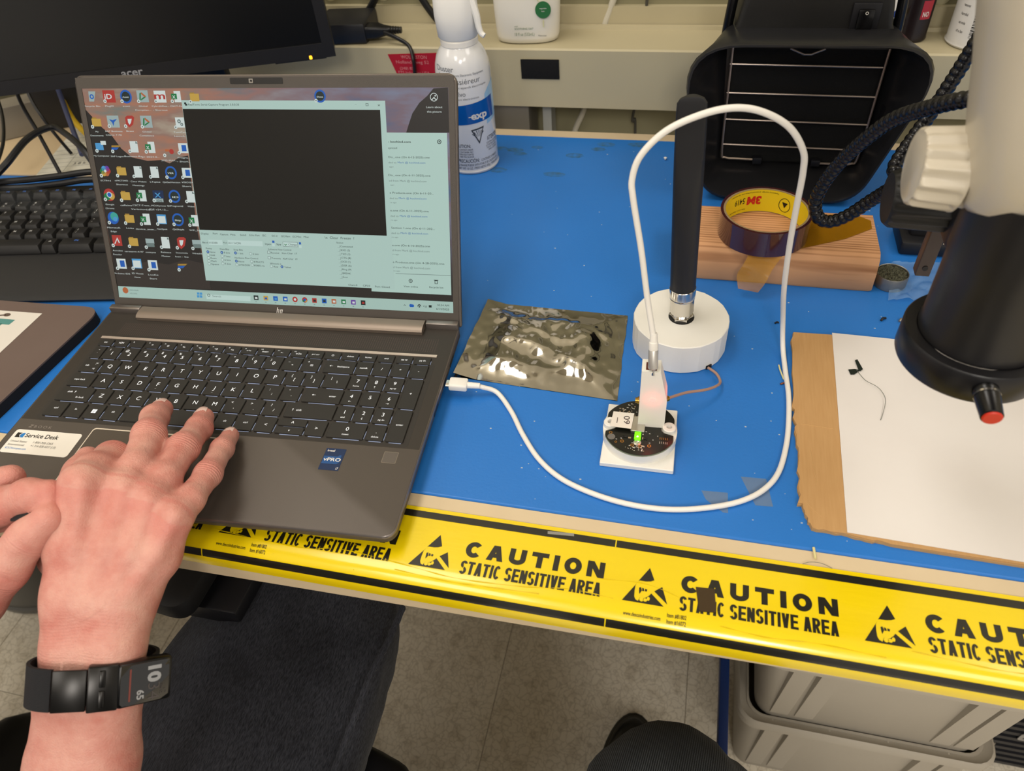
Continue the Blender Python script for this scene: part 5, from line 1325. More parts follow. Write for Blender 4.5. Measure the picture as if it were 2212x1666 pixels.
tag(MB().prism([(0.166, 0.340), (0.171, 0.3125), (0.150, 0.3115), (0.200, 0.331), (0.2235, 0.353), (0.2255, 0.369), (0.212, 0.3785), (0.185, 0.376)][0:1] + [(0.1555, 0.3085), (0.2, 0.3315), (0.226, 0.352), (0.2265, 0.366), (0.2105, 0.3782), (0.172, 0.369)], 0.0383, 0.0385).build('amber_tape_strip', m_film, smooth=0), 'wide amber film strip stuck on top of the wood block', 'tape strip')
tail = thing('tape_tail', 'loose amber tape end folded over the front of the wood block', 'tape strip', (0.1245, 0.297, 0.0))
prof_t = [((0.110, 0.3015, 0.0392), (0.143, 0.3025, 0.0392)), ((0.1115, 0.2965, 0.0375), (0.1425, 0.2975, 0.0385)), ((0.107, 0.2885, 0.029), (0.1345, 0.2865, 0.029)), ((0.1035, 0.2865, 0.020), (0.130, 0.2795, 0.019)), ((0.106, 0.2790, 0.0095), (0.1245, 0.2765, 0.0085))]
mb = MB(); oT = Vector((0.1245, 0.297, 0)); vs = []
rows = spline([Vector(a) for a, b in prof_t], 5), spline([Vector(b) for a, b in prof_t], 5)
mb.grid(lambda a, b: rows[0][round(b * (len(rows[0]) - 1))].lerp(rows[1][round(b * (len(rows[0]) - 1))], a) - oT, 6, len(rows[0]) - 1); mb.build('film', m_film, tail, smooth=50)

# tip cleaner tin
tn = thing('tip_tinner_tin', 'small round metal tin of steel wool beside the wood block', 'tin', (0.2475, 0.3185, 0))
MB().lathe([(0.0143, 0), (0.0148, 0.0006), (0.0148, 0.0125), (0.0144, 0.0132), (0.0138, 0.0128), (0.0138, 0.008)], 40, True, True).build('tin_body', mat('dull_metal', '8D8C88', 0.42, 0.85, bump=(90, 0.3, 0.0005)), tn)
mb = MB(); mb.grid(lambda a, b: ((a * 0.0139) * math.cos(b * 2 * math.pi), (a * 0.0139) * math.sin(b * 2 * math.pi), 0.0115 + 0.0035 * mn.noise(Vector((a * 7 * math.cos(b * 6.28), a * 7 * math.sin(b * 6.28), 0.4))) + 0.001 * mn.noise(Vector((a * 40 * math.cos(b * 6.28), a * 40 * math.sin(b * 6.28), 0.4)))), 18, 48); mb.build('steel_wool', mat('steel_wool', '6A6A55', 0.6, 0.4, vary=(900, '2E2E22', 0.15), bump=(1500, 1.0, 0.001)), tn, smooth=180)

# cardboard, paper and the small antenna on it
rc = random.Random(21)
def torn(p0, p1, n, amp): return [(p0[0] + (p1[0] - p0[0]) * i / n + rc.uniform(-amp, amp), p0[1] + (p1[1] - p0[1]) * i / n + rc.uniform(-amp, amp)) for i in range(n)]
outl = torn((0.1560, 0.2285), (0.1548, 0.2200), 2, 0.0003) + torn((0.1540, 0.218), (0.1525, 0.135), 6, 0.0004) + torn((0.1515, 0.135), (0.1540, 0.095), 10, 0.0012) + torn((0.1535, 0.095), (0.1525, 0.040), 12, 0.0012) + torn((0.1530, 0.038), (0.1605, 0.0165), 8, 0.0016) + torn((0.1605, 0.0165), (0.215, 0.0125), 14, 0.0008) + [(0.3, 0.0105), (0.47, 0.008), (0.47, 0.228)] + torn((0.3, 0.2290), (0.1575, 0.2300), 5, 0.0003)
cbm = mat('cardboard', 'C49A66', 0.8, vary=(60, 'BA8F5B', 0.3), bump=(30, 0.15, 0.001), stretch=(9, 0.6, 1))
cdb = thing('cardboard_sheet', 'brown corrugated cardboard sheet with torn edges under the paper', 'cardboard', (0.31, 0.12, 0))
mb = MB(Matrix.Translation((-0.31, -0.12, 0))); mb.prism(outl, 0.0025, 0.0036); mb.build('top_liner', cbm, cdb, smooth=0)
mb = MB(Matrix.Translation((-0.31, -0.12, 0))); mb.prism([(p[0] + rc.uniform(-0.0006, 0.0004), p[1] + rc.uniform(-0.0008, 0.0003)) for p in outl], 0.0, 0.0026); mb.build('corrugated_core', mat('cardboard_core', 'BF9865', 0.85, bump=(300, 0.5, 0.001)), cdb, smooth=0)
for pts in ([(0.1565, 0.116), (0.166, 0.1155), (0.181, 0.1145)], [(0.156, 0.040), (0.161, 0.033), (0.167, 0.027)], [(0.1625, 0.092), (0.164, 0.075), (0.1655, 0.058)]):
    MB(Matrix.Translation((-0.31, -0.12, 0))).tube(spline([(p[0], p[1], 0.0036) for p in pts], 5), 0.0003, 5).build('crease', mat('cardboard_crease', 'C79E68', 0.8), cdb)
pp = MB(); pp.prism([(0.0, -0.003), (0.28, -0.0135), (0.285, 0.2065), (0.0055, 0.2125)], 0, 0.0003)
pp = pp.build('paper_sheet', mat('white_paper', 'E6E1DC', 0.75, vary=(12, 'E1DAD4', 0.3)), smooth=0); pp.location = (0.1833, 0.0195, 0.0037)
tag(pp, 'blank white sheet of paper under the microscope', 'paper')
fa = thing('flex_antenna', 'tiny black flex antenna with a thin wire on the white paper', 'antenna', (0.205, 0.19, 0.0041))
oF = Vector((0.205, 0.19, 0.0041))
MB(Matrix.Translation(-oF)).prism([(0.2045, 0.1965), (0.2065, 0.198), (0.2098, 0.1862), (0.2075, 0.1835), (0.2062, 0.1850)], 0.0048, 0.0053).build('antenna_film', mat('film_black', '15201C', 0.35), fa, smooth=0)
MB(Matrix.Translation(-oF)).prism([(0.1982, 0.1842), (0.2035, 0.1858), (0.2060, 0.1850), (0.2068, 0.1838), (0.2025, 0.1790), (0.1995, 0.1785)], 0.0045, 0.0050).build('connector_film', mat('film_black', '15201C', 0.35), fa, smooth=0)
MB(Matrix.Translation(-oF)).tube(spline([(0.2045, 0.1845, 0.0052), (0.2062, 0.180, 0.0055), (0.2105, 0.171, 0.0062), (0.2170, 0.1655, 0.0068), (0.2212, 0.160, 0.0065), (0.2232, 0.1505, 0.006), (0.2195, 0.135, 0.005), (0.2175, 0.1290, 0.0045)], 6), 0.00022, 6).build('wire', mat('grey_wire', '6B6F66', 0.4), fa)

# scraps and marks
def scrap(name, label, cat, pts, z0, z1, m): 
    c = Vector((sum(p[0] for p in pts) / len(pts), sum(p[1] for p in pts) / len(pts), z0)); o = MB(Matrix.Translation(-c)).prism(pts, z0, z1).build(name, m, smooth=0); o.location = c; return tag(o, label, cat)
m_clear = mat('clear_tape', 'A9CDF2', 0.12, alpha=0.28, coat=0.3)
scrap('clear_tape_piece', 'small clear tape piece under the white cable, left one', 'tape piece', [(0.0833, 0.0389), (0.1025, 0.04), (0.1031, 0.0215), (0.0995, 0.0215), (0.0868, 0.0312)], 0.0, 0.00015, m_clear)
scrap('clear_tape_piece', 'clear tape piece on the mat, right one by the cable bend', 'tape piece', [(0.1117, 0.057), (0.1302, 0.058), (0.1347, 0.0329), (0.1223, 0.0319)], 0.0, 0.00015, m_clear)
scrap('brown_tape_piece', 'small dark brown tape piece stuck over the caution lettering', 'tape piece', [(0.0832, -0.0433), (0.0955, -0.0427), (0.0971, -0.0598), (0.0862, -0.061)], 0.0006, 0.0008, mat('brown_film', '3C2A12', 0.2, alpha=0.92, coat=0.5))
scrap('clear_tape_piece', 'narrow clear tape sliver on the upper black tape band', 'tape piece', [(-0.0234, -0.0172), (-0.0042, -0.0158), (-0.0039, -0.0182), (-0.023, -0.0196)], 0.0006, 0.0008, mat('clear_sliver', 'B9B6AC', 0.2, alpha=0.45))
def wire(name, label, pts, r_, m, cat='wire'):
    o0 = Vector(pts[0]); o = MB().tube(spline([Vector(p) - o0 for p in pts], 6), r_, 7).build(name, m); o.location = o0; return tag(o, label, cat)
m_yw = mat('cream_wire', 'E2D79A', 0.5)
wire('wire_scrap', 'short cream wire scrap beside the cable and cardboard', [(0.1425, 0.1855, 0.001), (0.1435, 0.178, 0.0015), (0.1462, 0.168, 0.001)], 0.0007, m_yw)
wire('wire_scrap', 'cream wire clipping at the front edge of the mat', [(0.1608, 0.0018, 0.0009), (0.1612, -0.003, 0.0009), (0.1615, -0.0068, 0.0009)], 0.0009, m_yw)
wire('copper_scrap', 'tiny copper wire bit left of the cardboard', [(0.1432, 0.162, 0.0008), (0.1455, 0.1635, 0.0010), (0.147, 0.1645, 0.0008)], 0.0008, mat('copper', '8A5238', 0.4, 0.6))
wire('hair_wire', 'thin curved wire hair on the beige bench edge', [(0.153, -0.0125, 0.0006), (0.158, -0.0105, 0.0012), (0.165, -0.0105, 0.0016), (0.172, -0.0125, 0.0006)], 0.0002, mat('grey_wire', '6B6F66', 0.4))
wire('insulation_scrap', 'small black insulation scrap behind the paper', [(0.2335, 0.2590, 0.001), (0.2350, 0.2612, 0.002), (0.2378, 0.2632, 0.001)], 0.0011, m_black, 'scrap')
wire('solder_scrap', 'small grey solder scrap by the black ring', [(0.2490, 0.2600, 0.001), (0.2505, 0.2622, 0.0016), (0.2510, 0.2640, 0.001)], 0.0012, mat('solder', 'A9A296', 0.4, 0.7), 'scrap')
wire('solder_scrap', 'dark speck beside the white cable left of the cardboard', [(0.1405, 0.2425, 0.0008), (0.1425, 0.2440, 0.001), (0.1440, 0.2435, 0.0008)], 0.0008, m_black, 'scrap')
wire('solder_ball', 'white speck on the mat left of the antenna tip', [(0.0165, 0.5415, 0.0015), (0.0175, 0.542, 0.002), (0.0185, 0.5415, 0.0015)], 0.002, m_white, 'scrap')
sp = random.Random(9); mb = MB()
for i in range(150):
    x, y = sp.uniform(-0.15, 0.4), sp.uniform(0.005, 0.58); s_ = sp.uniform(0.0003, 0.0008)
    mb.box(x - s_, x + s_, y - s_ * 0.6, y + s_ * 0.6, 0, 0.0003)
tag(mb.build('dust', mat('pale_dust', 'B9C4CC', 0.8), smooth=0), 'pale dust specks scattered over the blue mat', 'dust', kind='stuff')
# ---------------------------------------------------------------- back row: fume extractor, cans, bottle, wall bits
def roundpoly(pts, rad, n=8):
    out = []; N = len(pts)
    for i in range(N):
        p = Vector(pts[i]); a = (Vector(pts[i - 1]) - p).normalized(); b = (Vector(pts[(i + 1) % N]) - p).normalized(); r = rad[i]
        for k in range(n + 1):
            t = k / n; q0 = p + a * r; q1 = p + b * r
            out.append(tuple(q0 * (1 - t) ** 2 + p * 2 * t * (1 - t) + q1 * t * t))
    return out
fe = thing('fume_extractor', 'black benchtop fume extractor with an open wire guarded hood', 'fume extractor', (0.148, 0.50, 0))
oE = Vector((0.148, 0.50, 0)); ME = Matrix.Translation(-oE)
m_hood = mat('hood_black', '202022', 0.28, bump=(300, 0.05, 0.0003))
def hring(y, tl, tr, br, bl, rt, rb): return [(x, y, z) for x, z in roundpoly([tl, tr, br, bl], [rt, rt, rb, rb])]
mb = MB(ME)
fr = lambda y, i: hring(y, (0.024 + i, 0.172 - i), (0.279 - i, 0.1735 - i), (0.228 - i, 0.003 + i), (0.064 + i, 0.003 + i), 0.062, 0.03)
bk = lambda y, i: hring(y, (0.066 + i, 0.168 - i), (0.240 - i, 0.168 - i), (0.238 - i, 0.012 + i), (0.076 + i, 0.012 + i), 0.016, 0.012)
mb.loft([bk(0.545, 0), bk(0.52, 0), hring(0.485, (0.045, 0.1715), (0.259, 0.1725), (0.232, 0.008), (0.070, 0.008), 0.045, 0.02), fr(0.456, 0), fr(0.4525, 0.0012), fr(0.4525, 0.003), fr(0.456, 0.0042), hring(0.485, (0.053, 0.1655), (0.252, 0.1655), (0.229, 0.0145), (0.074, 0.0145), 0.04, 0.02), bk(0.515, 0.006)], True, True)
mb.build('hood', m_hood, fe, smooth=50)
MB(ME).box(0.08, 0.232, 0.509, 0.514, 0.022, 0.158).build('filter_panel', mat('filter_foam', '0A0A0A', 0.95, bump=(500, 0.8, 0.001)), fe)
mh = MB(ME); mh.loft([[(x, y, z) for x, y in rrect(0.1535, 0.545, w_, 0.085, 0.006)] for (z, w_) in ((0.150, 0.157), (0.168, 0.152), (0.172, 0.148), (0.195, 0.140), (0.200, 0.134))]); mh.build('motor_housing', mat('housing_black', '1B1A19', 0.5, bump=(600, 0.2, 0.0004)), fe, smooth=40)
mr_ = MB(ME); mr_.box(0.186, 0.212, 0.4995, 0.51, 0.164, 0.194); mr_.build('switch_plate', m_black, fe, bevel=0.001)
sw = MB(ME).box(0.1915, 0.2065, 0.4965, 0.501, 0.170, 0.189).build('rocker_switch', m_blackgl, fe, bevel=0.0015)
MB(ME @ frame((0.199, 0.4963, 0.186), (1, 0, 0), zdir=(0, -1, 0))).ring(0.0009, 0.0015, 0, 0.0003, 16).build('off_mark', m_whiteink, sw)
m_wire = mat('guard_wire', 'B5A598', 0.35, 0.8)
G = lambda *p: [Vector(q) for q in p]
MB(ME).tube(spline(G((0.0787, 0.505, 0.150), (0.080, 0.505, 0.10), (0.0822, 0.505, 0.034), (0.087, 0.505, 0.026), (0.10, 0.505, 0.0252), (0.124, 0.505, 0.0248)), 6), 0.0013, 8).build('guard_frame', m_wire, fe)
MB(ME).tube(spline(G((0.2305, 0.505, 0.150), (0.230, 0.505, 0.10), (0.229, 0.505, 0.034), (0.2235, 0.505, 0.0245), (0.21, 0.505, 0.0235), (0.186, 0.505, 0.0236)), 6), 0.0013, 8).build('guard_frame', m_wire, fe)
for (xa, za, xb, zb_) in ((0.0779, 0.1324, 0.229, 0.1313), (0.0787, 0.1017, 0.2304, 0.1008), (0.0801, 0.0720, 0.2299, 0.0704), (0.0824, 0.0424, 0.2302, 0.0410)): MB(ME).cyl((xa, 0.505, za), (xb, 0.505, zb_), 0.0011, n=8).build('guard_wire', m_wire, fe)
MB(ME).tube([(0.136, 0.505, 0.149), (0.150, 0.5045, 0.1435), (0.157, 0.5045, 0.1435), (0.170, 0.505, 0.149)], 0.0011, 8).build('guard_handle', m_wire, fe)
for x in (0.1223, 0.1855): MB(ME).box(x - 0.005, x + 0.005, 0.501, 0.509, 0.021, 0.0285).build('guard_clip', m_black, fe, bevel=0.0008)
for (xa, xb) in ((0.0705, 0.0745), (0.2355, 0.2325)): MB(ME).tube(spline(G((xa - 0.0, 0.55, 0.0), (xa, 0.53, 0.10), (xa, 0.522, 0.157), (xb, 0.522, 0.21), (xb, 0.53, 0.26)), 5), 0.0050, 14).build('stand_bar', m_blackgl, fe)
MB(ME).cyl((0.0745, 0.53, 0.26), (0.2325, 0.53, 0.26), 0.0050, n=14).build('stand_bar', m_blackgl, fe)
MB(ME).box(0.06, 0.246, 0.535, 0.565, 0.0, 0.008).build('foot', m_black, fe, bevel=0.002)

# duster can
dc = thing('duster_can', 'white aerosol duster can behind the laptop lid', 'spray can', (-0.2222, 0.515, 0))
m_canw = mat('can_white', 'E4E4E4', 0.16, coat=0.6)
MB().lathe([(0.030, 0), (0.0328, 0.0008), (0.0334, 0.003), (0.0322, 0.005), (0.0325, 0.007), (0.0325, 0.112), (0.0322, 0.120), (0.031, 0.128), (0.0285, 0.136), (0.0248, 0.1425), (0.0215, 0.1465), (0.0205, 0.148), (0.0205, 0.150)], 56).build('can_body', m_canw, dc, smooth=40)
MB().lathe([(0.0207, 0.1475), (0.0216, 0.1485), (0.0216, 0.1535), (0.0205, 0.155)], 40).build('valve_ring', m_white, dc)
mc = MB(); mc.loft([[(0.0 + (x), y, z) for x, y in rrect(0, 0, w_, d_, r_, 6)] for (z, w_, d_, r_) in ((0.1545, 0.040, 0.040, 0.0195), (0.157, 0.046, 0.044, 0.020), (0.180, 0.047, 0.044, 0.017), (0.195, 0.0455, 0.040, 0.014), (0.206, 0.040, 0.034, 0.010))]); mc.build('trigger_cap', mat('cap_white', 'F0EEE8', 0.5), dc, smooth=50)
MB().tube(spline([(0.021, -0.008, 0.196), (0.026, -0.010, 0.180), (0.0275, -0.011, 0.170), (0.030, -0.012, 0.1625), (0.034, -0.013, 0.1595)], 5), [0.0045 - 0.00009 * i for i in range(21)], 10).build('trigger', mat('cap_white', 'F0EEE8', 0.5), dc)
A0 = math.radians(-72)
def canf(x, y, z, R=0.03265): a = A0 + x / R; return (R * math.cos(a), R * math.sin(a), y)
mb = MB()
mb.text('Duster', -0.0345, 0.1265, 0.0062, w=0.0235, fn=canf); mb.text('Removes Dust from Electronic Equipment', -0.0325, 0.1215, 0.0026, w=0.058, fn=canf)
mb.text('Dépoussiéreur', -0.0335, 0.1125, 0.0062, w=0.053, fn=canf); mb.text('Enlève la poussière des appareils électroniques', -0.0385, 0.1075, 0.0024, w=0.066, fn=canf)
mb.text('Removedor de polvo', -0.062, 0.0985, 0.0055, w=0.062, fn=canf); mb.text('Elimina el polvo de aparatos electrónicos', -0.05, 0.0940, 0.0024, w=0.066, fn=canf)
mb.build('grey_lettering', mat('can_grey_ink', '6A6C70', 0.5), dc, smooth=0)
mb = MB()
def patch(mb, pts, R, fn=canf): mb.add([fn(p[0], p[1], 0, R) for p in pts], [tuple(range(len(pts)))])
def gridpatch(x0, x1, f0, f1, R, nx=16, ny=4): return MB().grid(lambda a, b: canf(x0 + (x1 - x0) * a, f0(a) + (f1(a) - f0(a)) * b, 0, R), nx, ny)
gridpatch(0.024, 0.047, lambda a: 0.060 + 0.004 * a, lambda a: 0.096 + 0.012 * (1 - (1 - a) ** 2), 0.0327).build('light_blue_panel', mat('can_light_blue', '9CC8E8', 0.2, coat=0.5), dc, smooth=60)
gridpatch(-0.045, 0.037, lambda a: 0.0625 + 0.004 * a, lambda a: 0.0845 + 0.0075 * a, 0.03285, 30).build('blue_logo_panel', mat('can_blue', '0A55A8', 0.2, coat=0.5), dc, smooth=60)
c2 = lambda x, y, z: canf(x, y, z, 0.0330)
mb = MB(); mb.text('exp', 0.0035, 0.0700, 0.0085, w=0.021, bold=0.03, fn=c2); mb.grid(lambda a, b: c2(0.0005 + 0.005 * a, 0.0728 + 0.0012 * b, 0), 4, 1); mb.build('logo_lettering', m_whiteink, dc, smooth=0)
mb = MB()
mb.text('ATTENTION:', 0.0215, 0.0395, 0.0052, w=0.0215, bold=0.01, fn=canf)
for i, (t_, x_, w_) in enumerate((('CONTENU SOUS PRESSION', 0.020, 0.024), ('LE CONTENANT PEUT EXPLOSER', 0.019, 0.026), ('S’IL EST CHAUFFE', 0.020, 0.018), ('VOIR LE CONTENANT', 0.022, 0.018))): mb.text(t_, x_, 0.0355 - i * 0.0031, 0.0022, w=w_, fn=canf)
mb.text('CAUTION:', -0.022, 0.0355, 0.0042, w=0.021, bold=0.01, fn=canf)
for i, t_ in enumerate(('CONTENTS UNDER', 'CONTAINER MAY', 'EXPLODE IF HEATED', 'SEE PACKAGE')): mb.text(t_, -0.016, 0.0318 - i * 0.0031, 0.0022, w=0.0175, fn=canf)
mb.text('PRECAUCIÓN:', -0.019, 0.0158, 0.0046, w=0.027, bold=0.01, fn=canf); mb.text('CONTENIDO A PRESIÓN', 0.0105, 0.0158, 0.003, w=0.026, fn=canf)
mb.text('EL ENVASE PUEDE EXPLOTAR SI SE CALIENTA VEA', -0.02, 0.0112, 0.0028, w=0.058, fn=canf); mb.text('NET WT 10 OZ. / PESO NETO 283g / POIDS NET', -0.02, 0.0068, 0.0028, w=0.058, fn=canf)
# hazard triangle
tri = [(0.0015, 0.0575), (0.0185, 0.0595), (0.0105, 0.0385)]; inn = [(0.0038, 0.0560), (0.0165, 0.0574), (0.0105, 0.0420)]
for a_, b_ in ((0, 1), (1, 2), (2, 0)):
    for i in range(8):
        lp = lambda P_, u: (P_[a_][0] + (P_[b_][0] - P_[a_][0]) * u, P_[a_][1] + (P_[b_][1] - P_[a_][1]) * u)
        mb.add([canf(*lp(tri, i / 8), 0, 0.0328), canf(*lp(tri, (i + 1) / 8), 0, 0.0328), canf(*lp(inn, (i + 1) / 8), 0, 0.0328), canf(*lp(inn, i / 8), 0, 0.0328)], [(0, 1, 2, 3)])
for k in range(6): a = math.radians(50 + k * 18); mb.add([canf(0.0105 + d * math.cos(a + e), 0.0455 + d * math.sin(a + e), 0, 0.0328) for d, e in ((0.003, -0.04), (0.0105, -0.05), (0.0105, 0.05), (0.003, 0.04))], [(0, 1, 2, 3)])
mb.build('warning_print', mat('can_dark_ink', '3C4046', 0.5), dc, smooth=0)

# lotion bottle on the ledge
lo_ = thing('lotion_bottle', 'white lotion bottle with a round green mark on the ledge', 'bottle', (-0.1735, 0.654, 0.102), math.radians(4))
m_lot = mat('lotion_white', 'EFE9DA', 0.4)
mb = MB(); N = 48
def oval(rx, ry, z): return [(rx * math.copysign(abs(math.cos(a)) ** 0.75, math.cos(a)), ry * math.copysign(abs(math.sin(a)) ** 0.85, math.sin(a)), z) for a in [2 * math.pi * j / N for j in range(N)]]
mb.loft([oval(0.034, 0.017, 0), oval(0.039, 0.021, 0.002), oval(0.0405, 0.0222, 0.008), oval(0.042, 0.023, 0.04), oval(0.043, 0.0235, 0.09), oval(0.040, 0.0225, 0.125), oval(0.028, 0.018, 0.142), oval(0.014, 0.014, 0.148), oval(0.013, 0.013, 0.16)]); mb.build('bottle_body', m_lot, lo_, smooth=60)
MB().lathe([(0.0155, 0.15), (0.0155, 0.168), (0.006, 0.17), (0.006, 0.195)], 24).build('pump_collar', m_lot, lo_); MB().box(-0.035, 0.008, -0.007, 0.007, 0.193, 0.203).build('pump_head', m_lot, lo_, bevel=0.003)
fz = frame((0, -0.0236, 0), (1, 0, 0), zdir=(0, -1, 0.0))
MB(fz).prism(circle(0.0235, 0.042, 0.0098, 28), -0.0004, 0.0005).build('green_mark', mat('green_print', '2C6E3C', 0.5), lo_, smooth=0)
mb = MB(fz); mb.text('vegetable', 0.0235, 0.0432, 0.0016, 0.0008, align='C'); mb.text('luxe', 0.0235, 0.0400, 0.0016, 0.0008, align='C'); mb.build('mark_lettering', m_whiteink, lo_, smooth=0)
mb = MB(fz); mb.text('with', -0.0135, 0.0225, 0.0017, 0.0004); mb.text('SOOTHING OAT', -0.0135, 0.0192, 0.0022, 0.0004, 0.024, 0.01); mb.text('18 fl oz (532mL)', -0.0135, 0.0120, 0.0036, 0.0004, 0.025); mb.build('green_lettering', mat('sage_print', '7C8F6C', 0.5), lo_, smooth=0)
mb = MB(fz); mb.text('Moisturizer', 0.0165, 0.0110, 0.0020, 0.0006, 0.0105); mb.build('dark_lettering', mat('dark_print', '5A5A50', 0.5), lo_, smooth=0)
mb = MB(fz); mb.tube([(0.0235, 0.030, 0.0004), (0.0235, 0.022, 0.0004)], 0.0008, 6); mb.tube([(0.013, 0.065, 0.0002), (0.018, 0.052, 0.0004)], 0.0007, 6); mb.build('stalk_print', mat('wheat_print', 'D9D6A8', 0.5), lo_)

# cans at the right end of the ledge
def side_can(name, label, x, y, r_, h_, m, parts):
    t = thing(name, label, 'spray can', (x, y, 0.102))
    MB().lathe([(r_ * 0.94, 0), (r_, 0.0015), (r_ * 1.02, 0.003), (r_ * 0.985, 0.005), (r_ * 0.985, h_), (r_ * 0.8, h_ + 0.012), (r_ * 0.45, h_ + 0.02), (r_ * 0.45, h_ + 0.035)], 40).build('can_body', m, t, smooth=40)
    return t
c1 = side_can('flux_remover_can', 'white and black aerosol can with a barcode on the ledge', 0.3535, 0.658, 0.033, 0.17, mat('can_plain', 'D9D6D0', 0.3), None)
def cf(A, R): return lambda x, y, z: (R * math.cos(math.radians(A) + x / R), R * math.sin(math.radians(A) + x / R), y)
k1 = cf(-108, 0.03265)
MB().grid(lambda a, b: k1(0.012 + 0.03 * a, 0.010 + 0.15 * b, 0), 10, 2).build('black_panel', mat('can_black_label', '141218', 0.3), c1, smooth=60)
mb = MB(); q = 0.0
rb = random.Random(4)
yy = 0.014
while yy < 0.058:
    t_ = rb.choice((0.0005, 0.0009, 0.0014)); mb.grid(lambda a, b: k1(-0.009 + 0.0165 * a, yy + t_ * b, 0), 6, 1); yy += t_ + rb.choice((0.0006, 0.001))
mb.text('738588 16600 5', 0.0108, 0.012, 0.0028, w=0.048, rot=math.pi / 2, fn=k1)
for i in range(6): mb.text(['Super', 'ready to use', 'remover', 'harmful', 'use inside', 'of a fan'][i], -0.026, 0.062 - i * 0.009, 0.003, w=0.009, fn=k1)
mb.build('label_print', m_print, c1, smooth=0)
mb = MB(); mb.text('CAUTION', 0.016, 0.016, 0.0035, w=0.02, bold=0.02, fn=lambda x, y, z: cf(-108, 0.0328)(x, y, z)); mb.build('white_lettering', m_whiteink, c1, smooth=0)
c2_ = side_can('dark_spray_can', 'slim dark spray can with a red mark behind the fume extractor', 0.2845, 0.668, 0.0165, 0.16, mat('dark_can', '1C1416', 0.3), None)
k2 = cf(-95, 0.0166)
MB().grid(lambda a, b: k2(0.002 + 0.012 * a, 0.026 + 0.02 * b, 0), 6, 1).build('red_panel', mat('can_red', 'B0303A', 0.35), c2_, smooth=60)
mb = MB(); mb.text('NO', 0.004, 0.029, 0.005, w=0.007, bold=0.02, fn=lambda x, y, z: cf(-95, 0.0168)(x, y, z)); mb.build('label_lettering', m_whiteink, c2_, smooth=0)
wb = thing('solvent_bottle', 'white bottle with a hazard diamond half hidden by the extractor', 'bottle', (0.252, 0.672, 0.102))
MB().lathe([(0.018, 0), (0.02, 0.002), (0.02, 0.12), (0.012, 0.135), (0.012, 0.15)], 32).build('bottle_body', m_white, wb)
k3 = cf(-85, 0.0202)
for (dx, dz, c_) in ((0, 0.0045, 'B03A3A'), (-0.0045, 0, '2A4A9A'), (0.0045, 0, 'D9C23A'), (0, -0.0045, 'F0F0F0')): MB().add([k3(0.009 + dx + u, 0.032 + dz + v, 0) for u, v in ((0, -0.0043), (0.0043, 0), (0, 0.0043), (-0.0043, 0))], [(0, 1, 2, 3)]).build('hazard_diamond', mat('hazard_' + c_, c_, 0.4), wb, smooth=0)
mb = MB()
for i in range(9): mb.grid(lambda a, b: k3(0.004 + 0.012 * a, 0.003 + i * 0.0024 + 0.001 * b, 0), 5, 1)
mb.build('label_print', mat('grey_print', '5E5A55', 0.5), wb, smooth=0)

# wall discs, cables behind the rail, power brick and cords
for i, (x, z) in enumerate(((-0.4641, 0.1415), (-0.4132, 0.1425), (-0.3858, 0.1415), (0.2873, 0.1375), (0.3128, 0.1362))):
    d = MB(frame((0, 0, 0), (1, 0, 0), zdir=(0, -1, 0))).lathe([(0.0115, 0), (0.0115, 0.0015), (0.0095, 0.003), (0.002, 0.0035)], 28).build('wall_grommet', mat('grommet_cream', 'C9C1A0', 0.45)); d.location = (x, 0.7030, z + 0.002)
    tag(d, ['cream wall grommet at the far left behind the monitor corner', 'cream wall grommet just left of the slanted black cord', 'cream wall grommet just right of the slanted black cord', 'cream wall grommet directly right of the dark spray can', 'cream wall grommet left of the barcode can'][i], 'grommet', 'round grommets on the wall panel')
def cable(name, label, pts, r_, m, n=8, flat=1.0):
    o0 = Vector(pts[0]); o = MB().tube([p - o0 for p in spline(pts, n)], r_, 10, flatx=flat).build(name, m); o.location = o0; return tag(o, label, 'cable')
m_cord = mat('black_cord', '141416', 0.4)
cable('white_wall_cable', 'white cable rising behind the rail right of the lotion bottle', [(0.01, 0.697, 0.58), (-0.01, 0.697, 0.40), (-0.05, 0.697, 0.20), (-0.0703, 0.698, 0.1339), (-0.0797, 0.697, 0.1075), (-0.0797, 0.700, 0.10)], 0.0042, mat('old_white_cable', 'D2CCBA', 0.5))
cable('white_lower_cable', 'white cable hanging below the rail behind the bench', [(-0.100, 0.700, 0.05), (-0.108, 0.700, -0.0084), (-0.1232, 0.70, -0.0494), (-0.135, 0.70, -0.12), (-0.137, 0.70, -0.3)], 0.0042, mat('old_white_cable', 'D2CCBA', 0.5))
cable('thin_grey_cable', 'thin grey wire on the wall panel right of the white cable', [(-0.02, 0.6975, 0.58), (-0.022, 0.6975, 0.35), (-0.026, 0.6975, 0.19), (-0.0275, 0.6975, 0.1339), (-0.0285, 0.6975, 0.115), (-0.0345, 0.697, 0.1075)], 0.0019, mat('grey_cord', '4A4840', 0.5))
cable('thin_lower_cable', 'thin grey wire hanging below the rail behind the antenna', [(-0.030, 0.70, 0.03), (-0.0371, 0.70, -0.0089), (-0.0385, 0.70, -0.0266), (-0.0339, 0.7, -0.0473), (-0.032, 0.70, -0.3)], 0.0019, mat('grey_cord', '4A4840', 0.5))
cable('black_lower_cord', 'thick black cord hanging below the rail by the grey post', [(-0.214, 0.706, 0.05), (-0.2164, 0.706, -0.0117), (-0.2214, 0.706, -0.0503), (-0.225, 0.706, -0.3)], 0.0042, m_cord)
pbk = thing('power_brick', 'black power adapter on the ledge beside the monitor', 'power adapter', (-0.415, 0.658, 0.102), math.radians(6))
MB().box(-0.045, 0.024, -0.034, 0.032, 0, 0.026).build('case', mat('brick_black', '222225', 0.45), pbk, bevel=0.003)
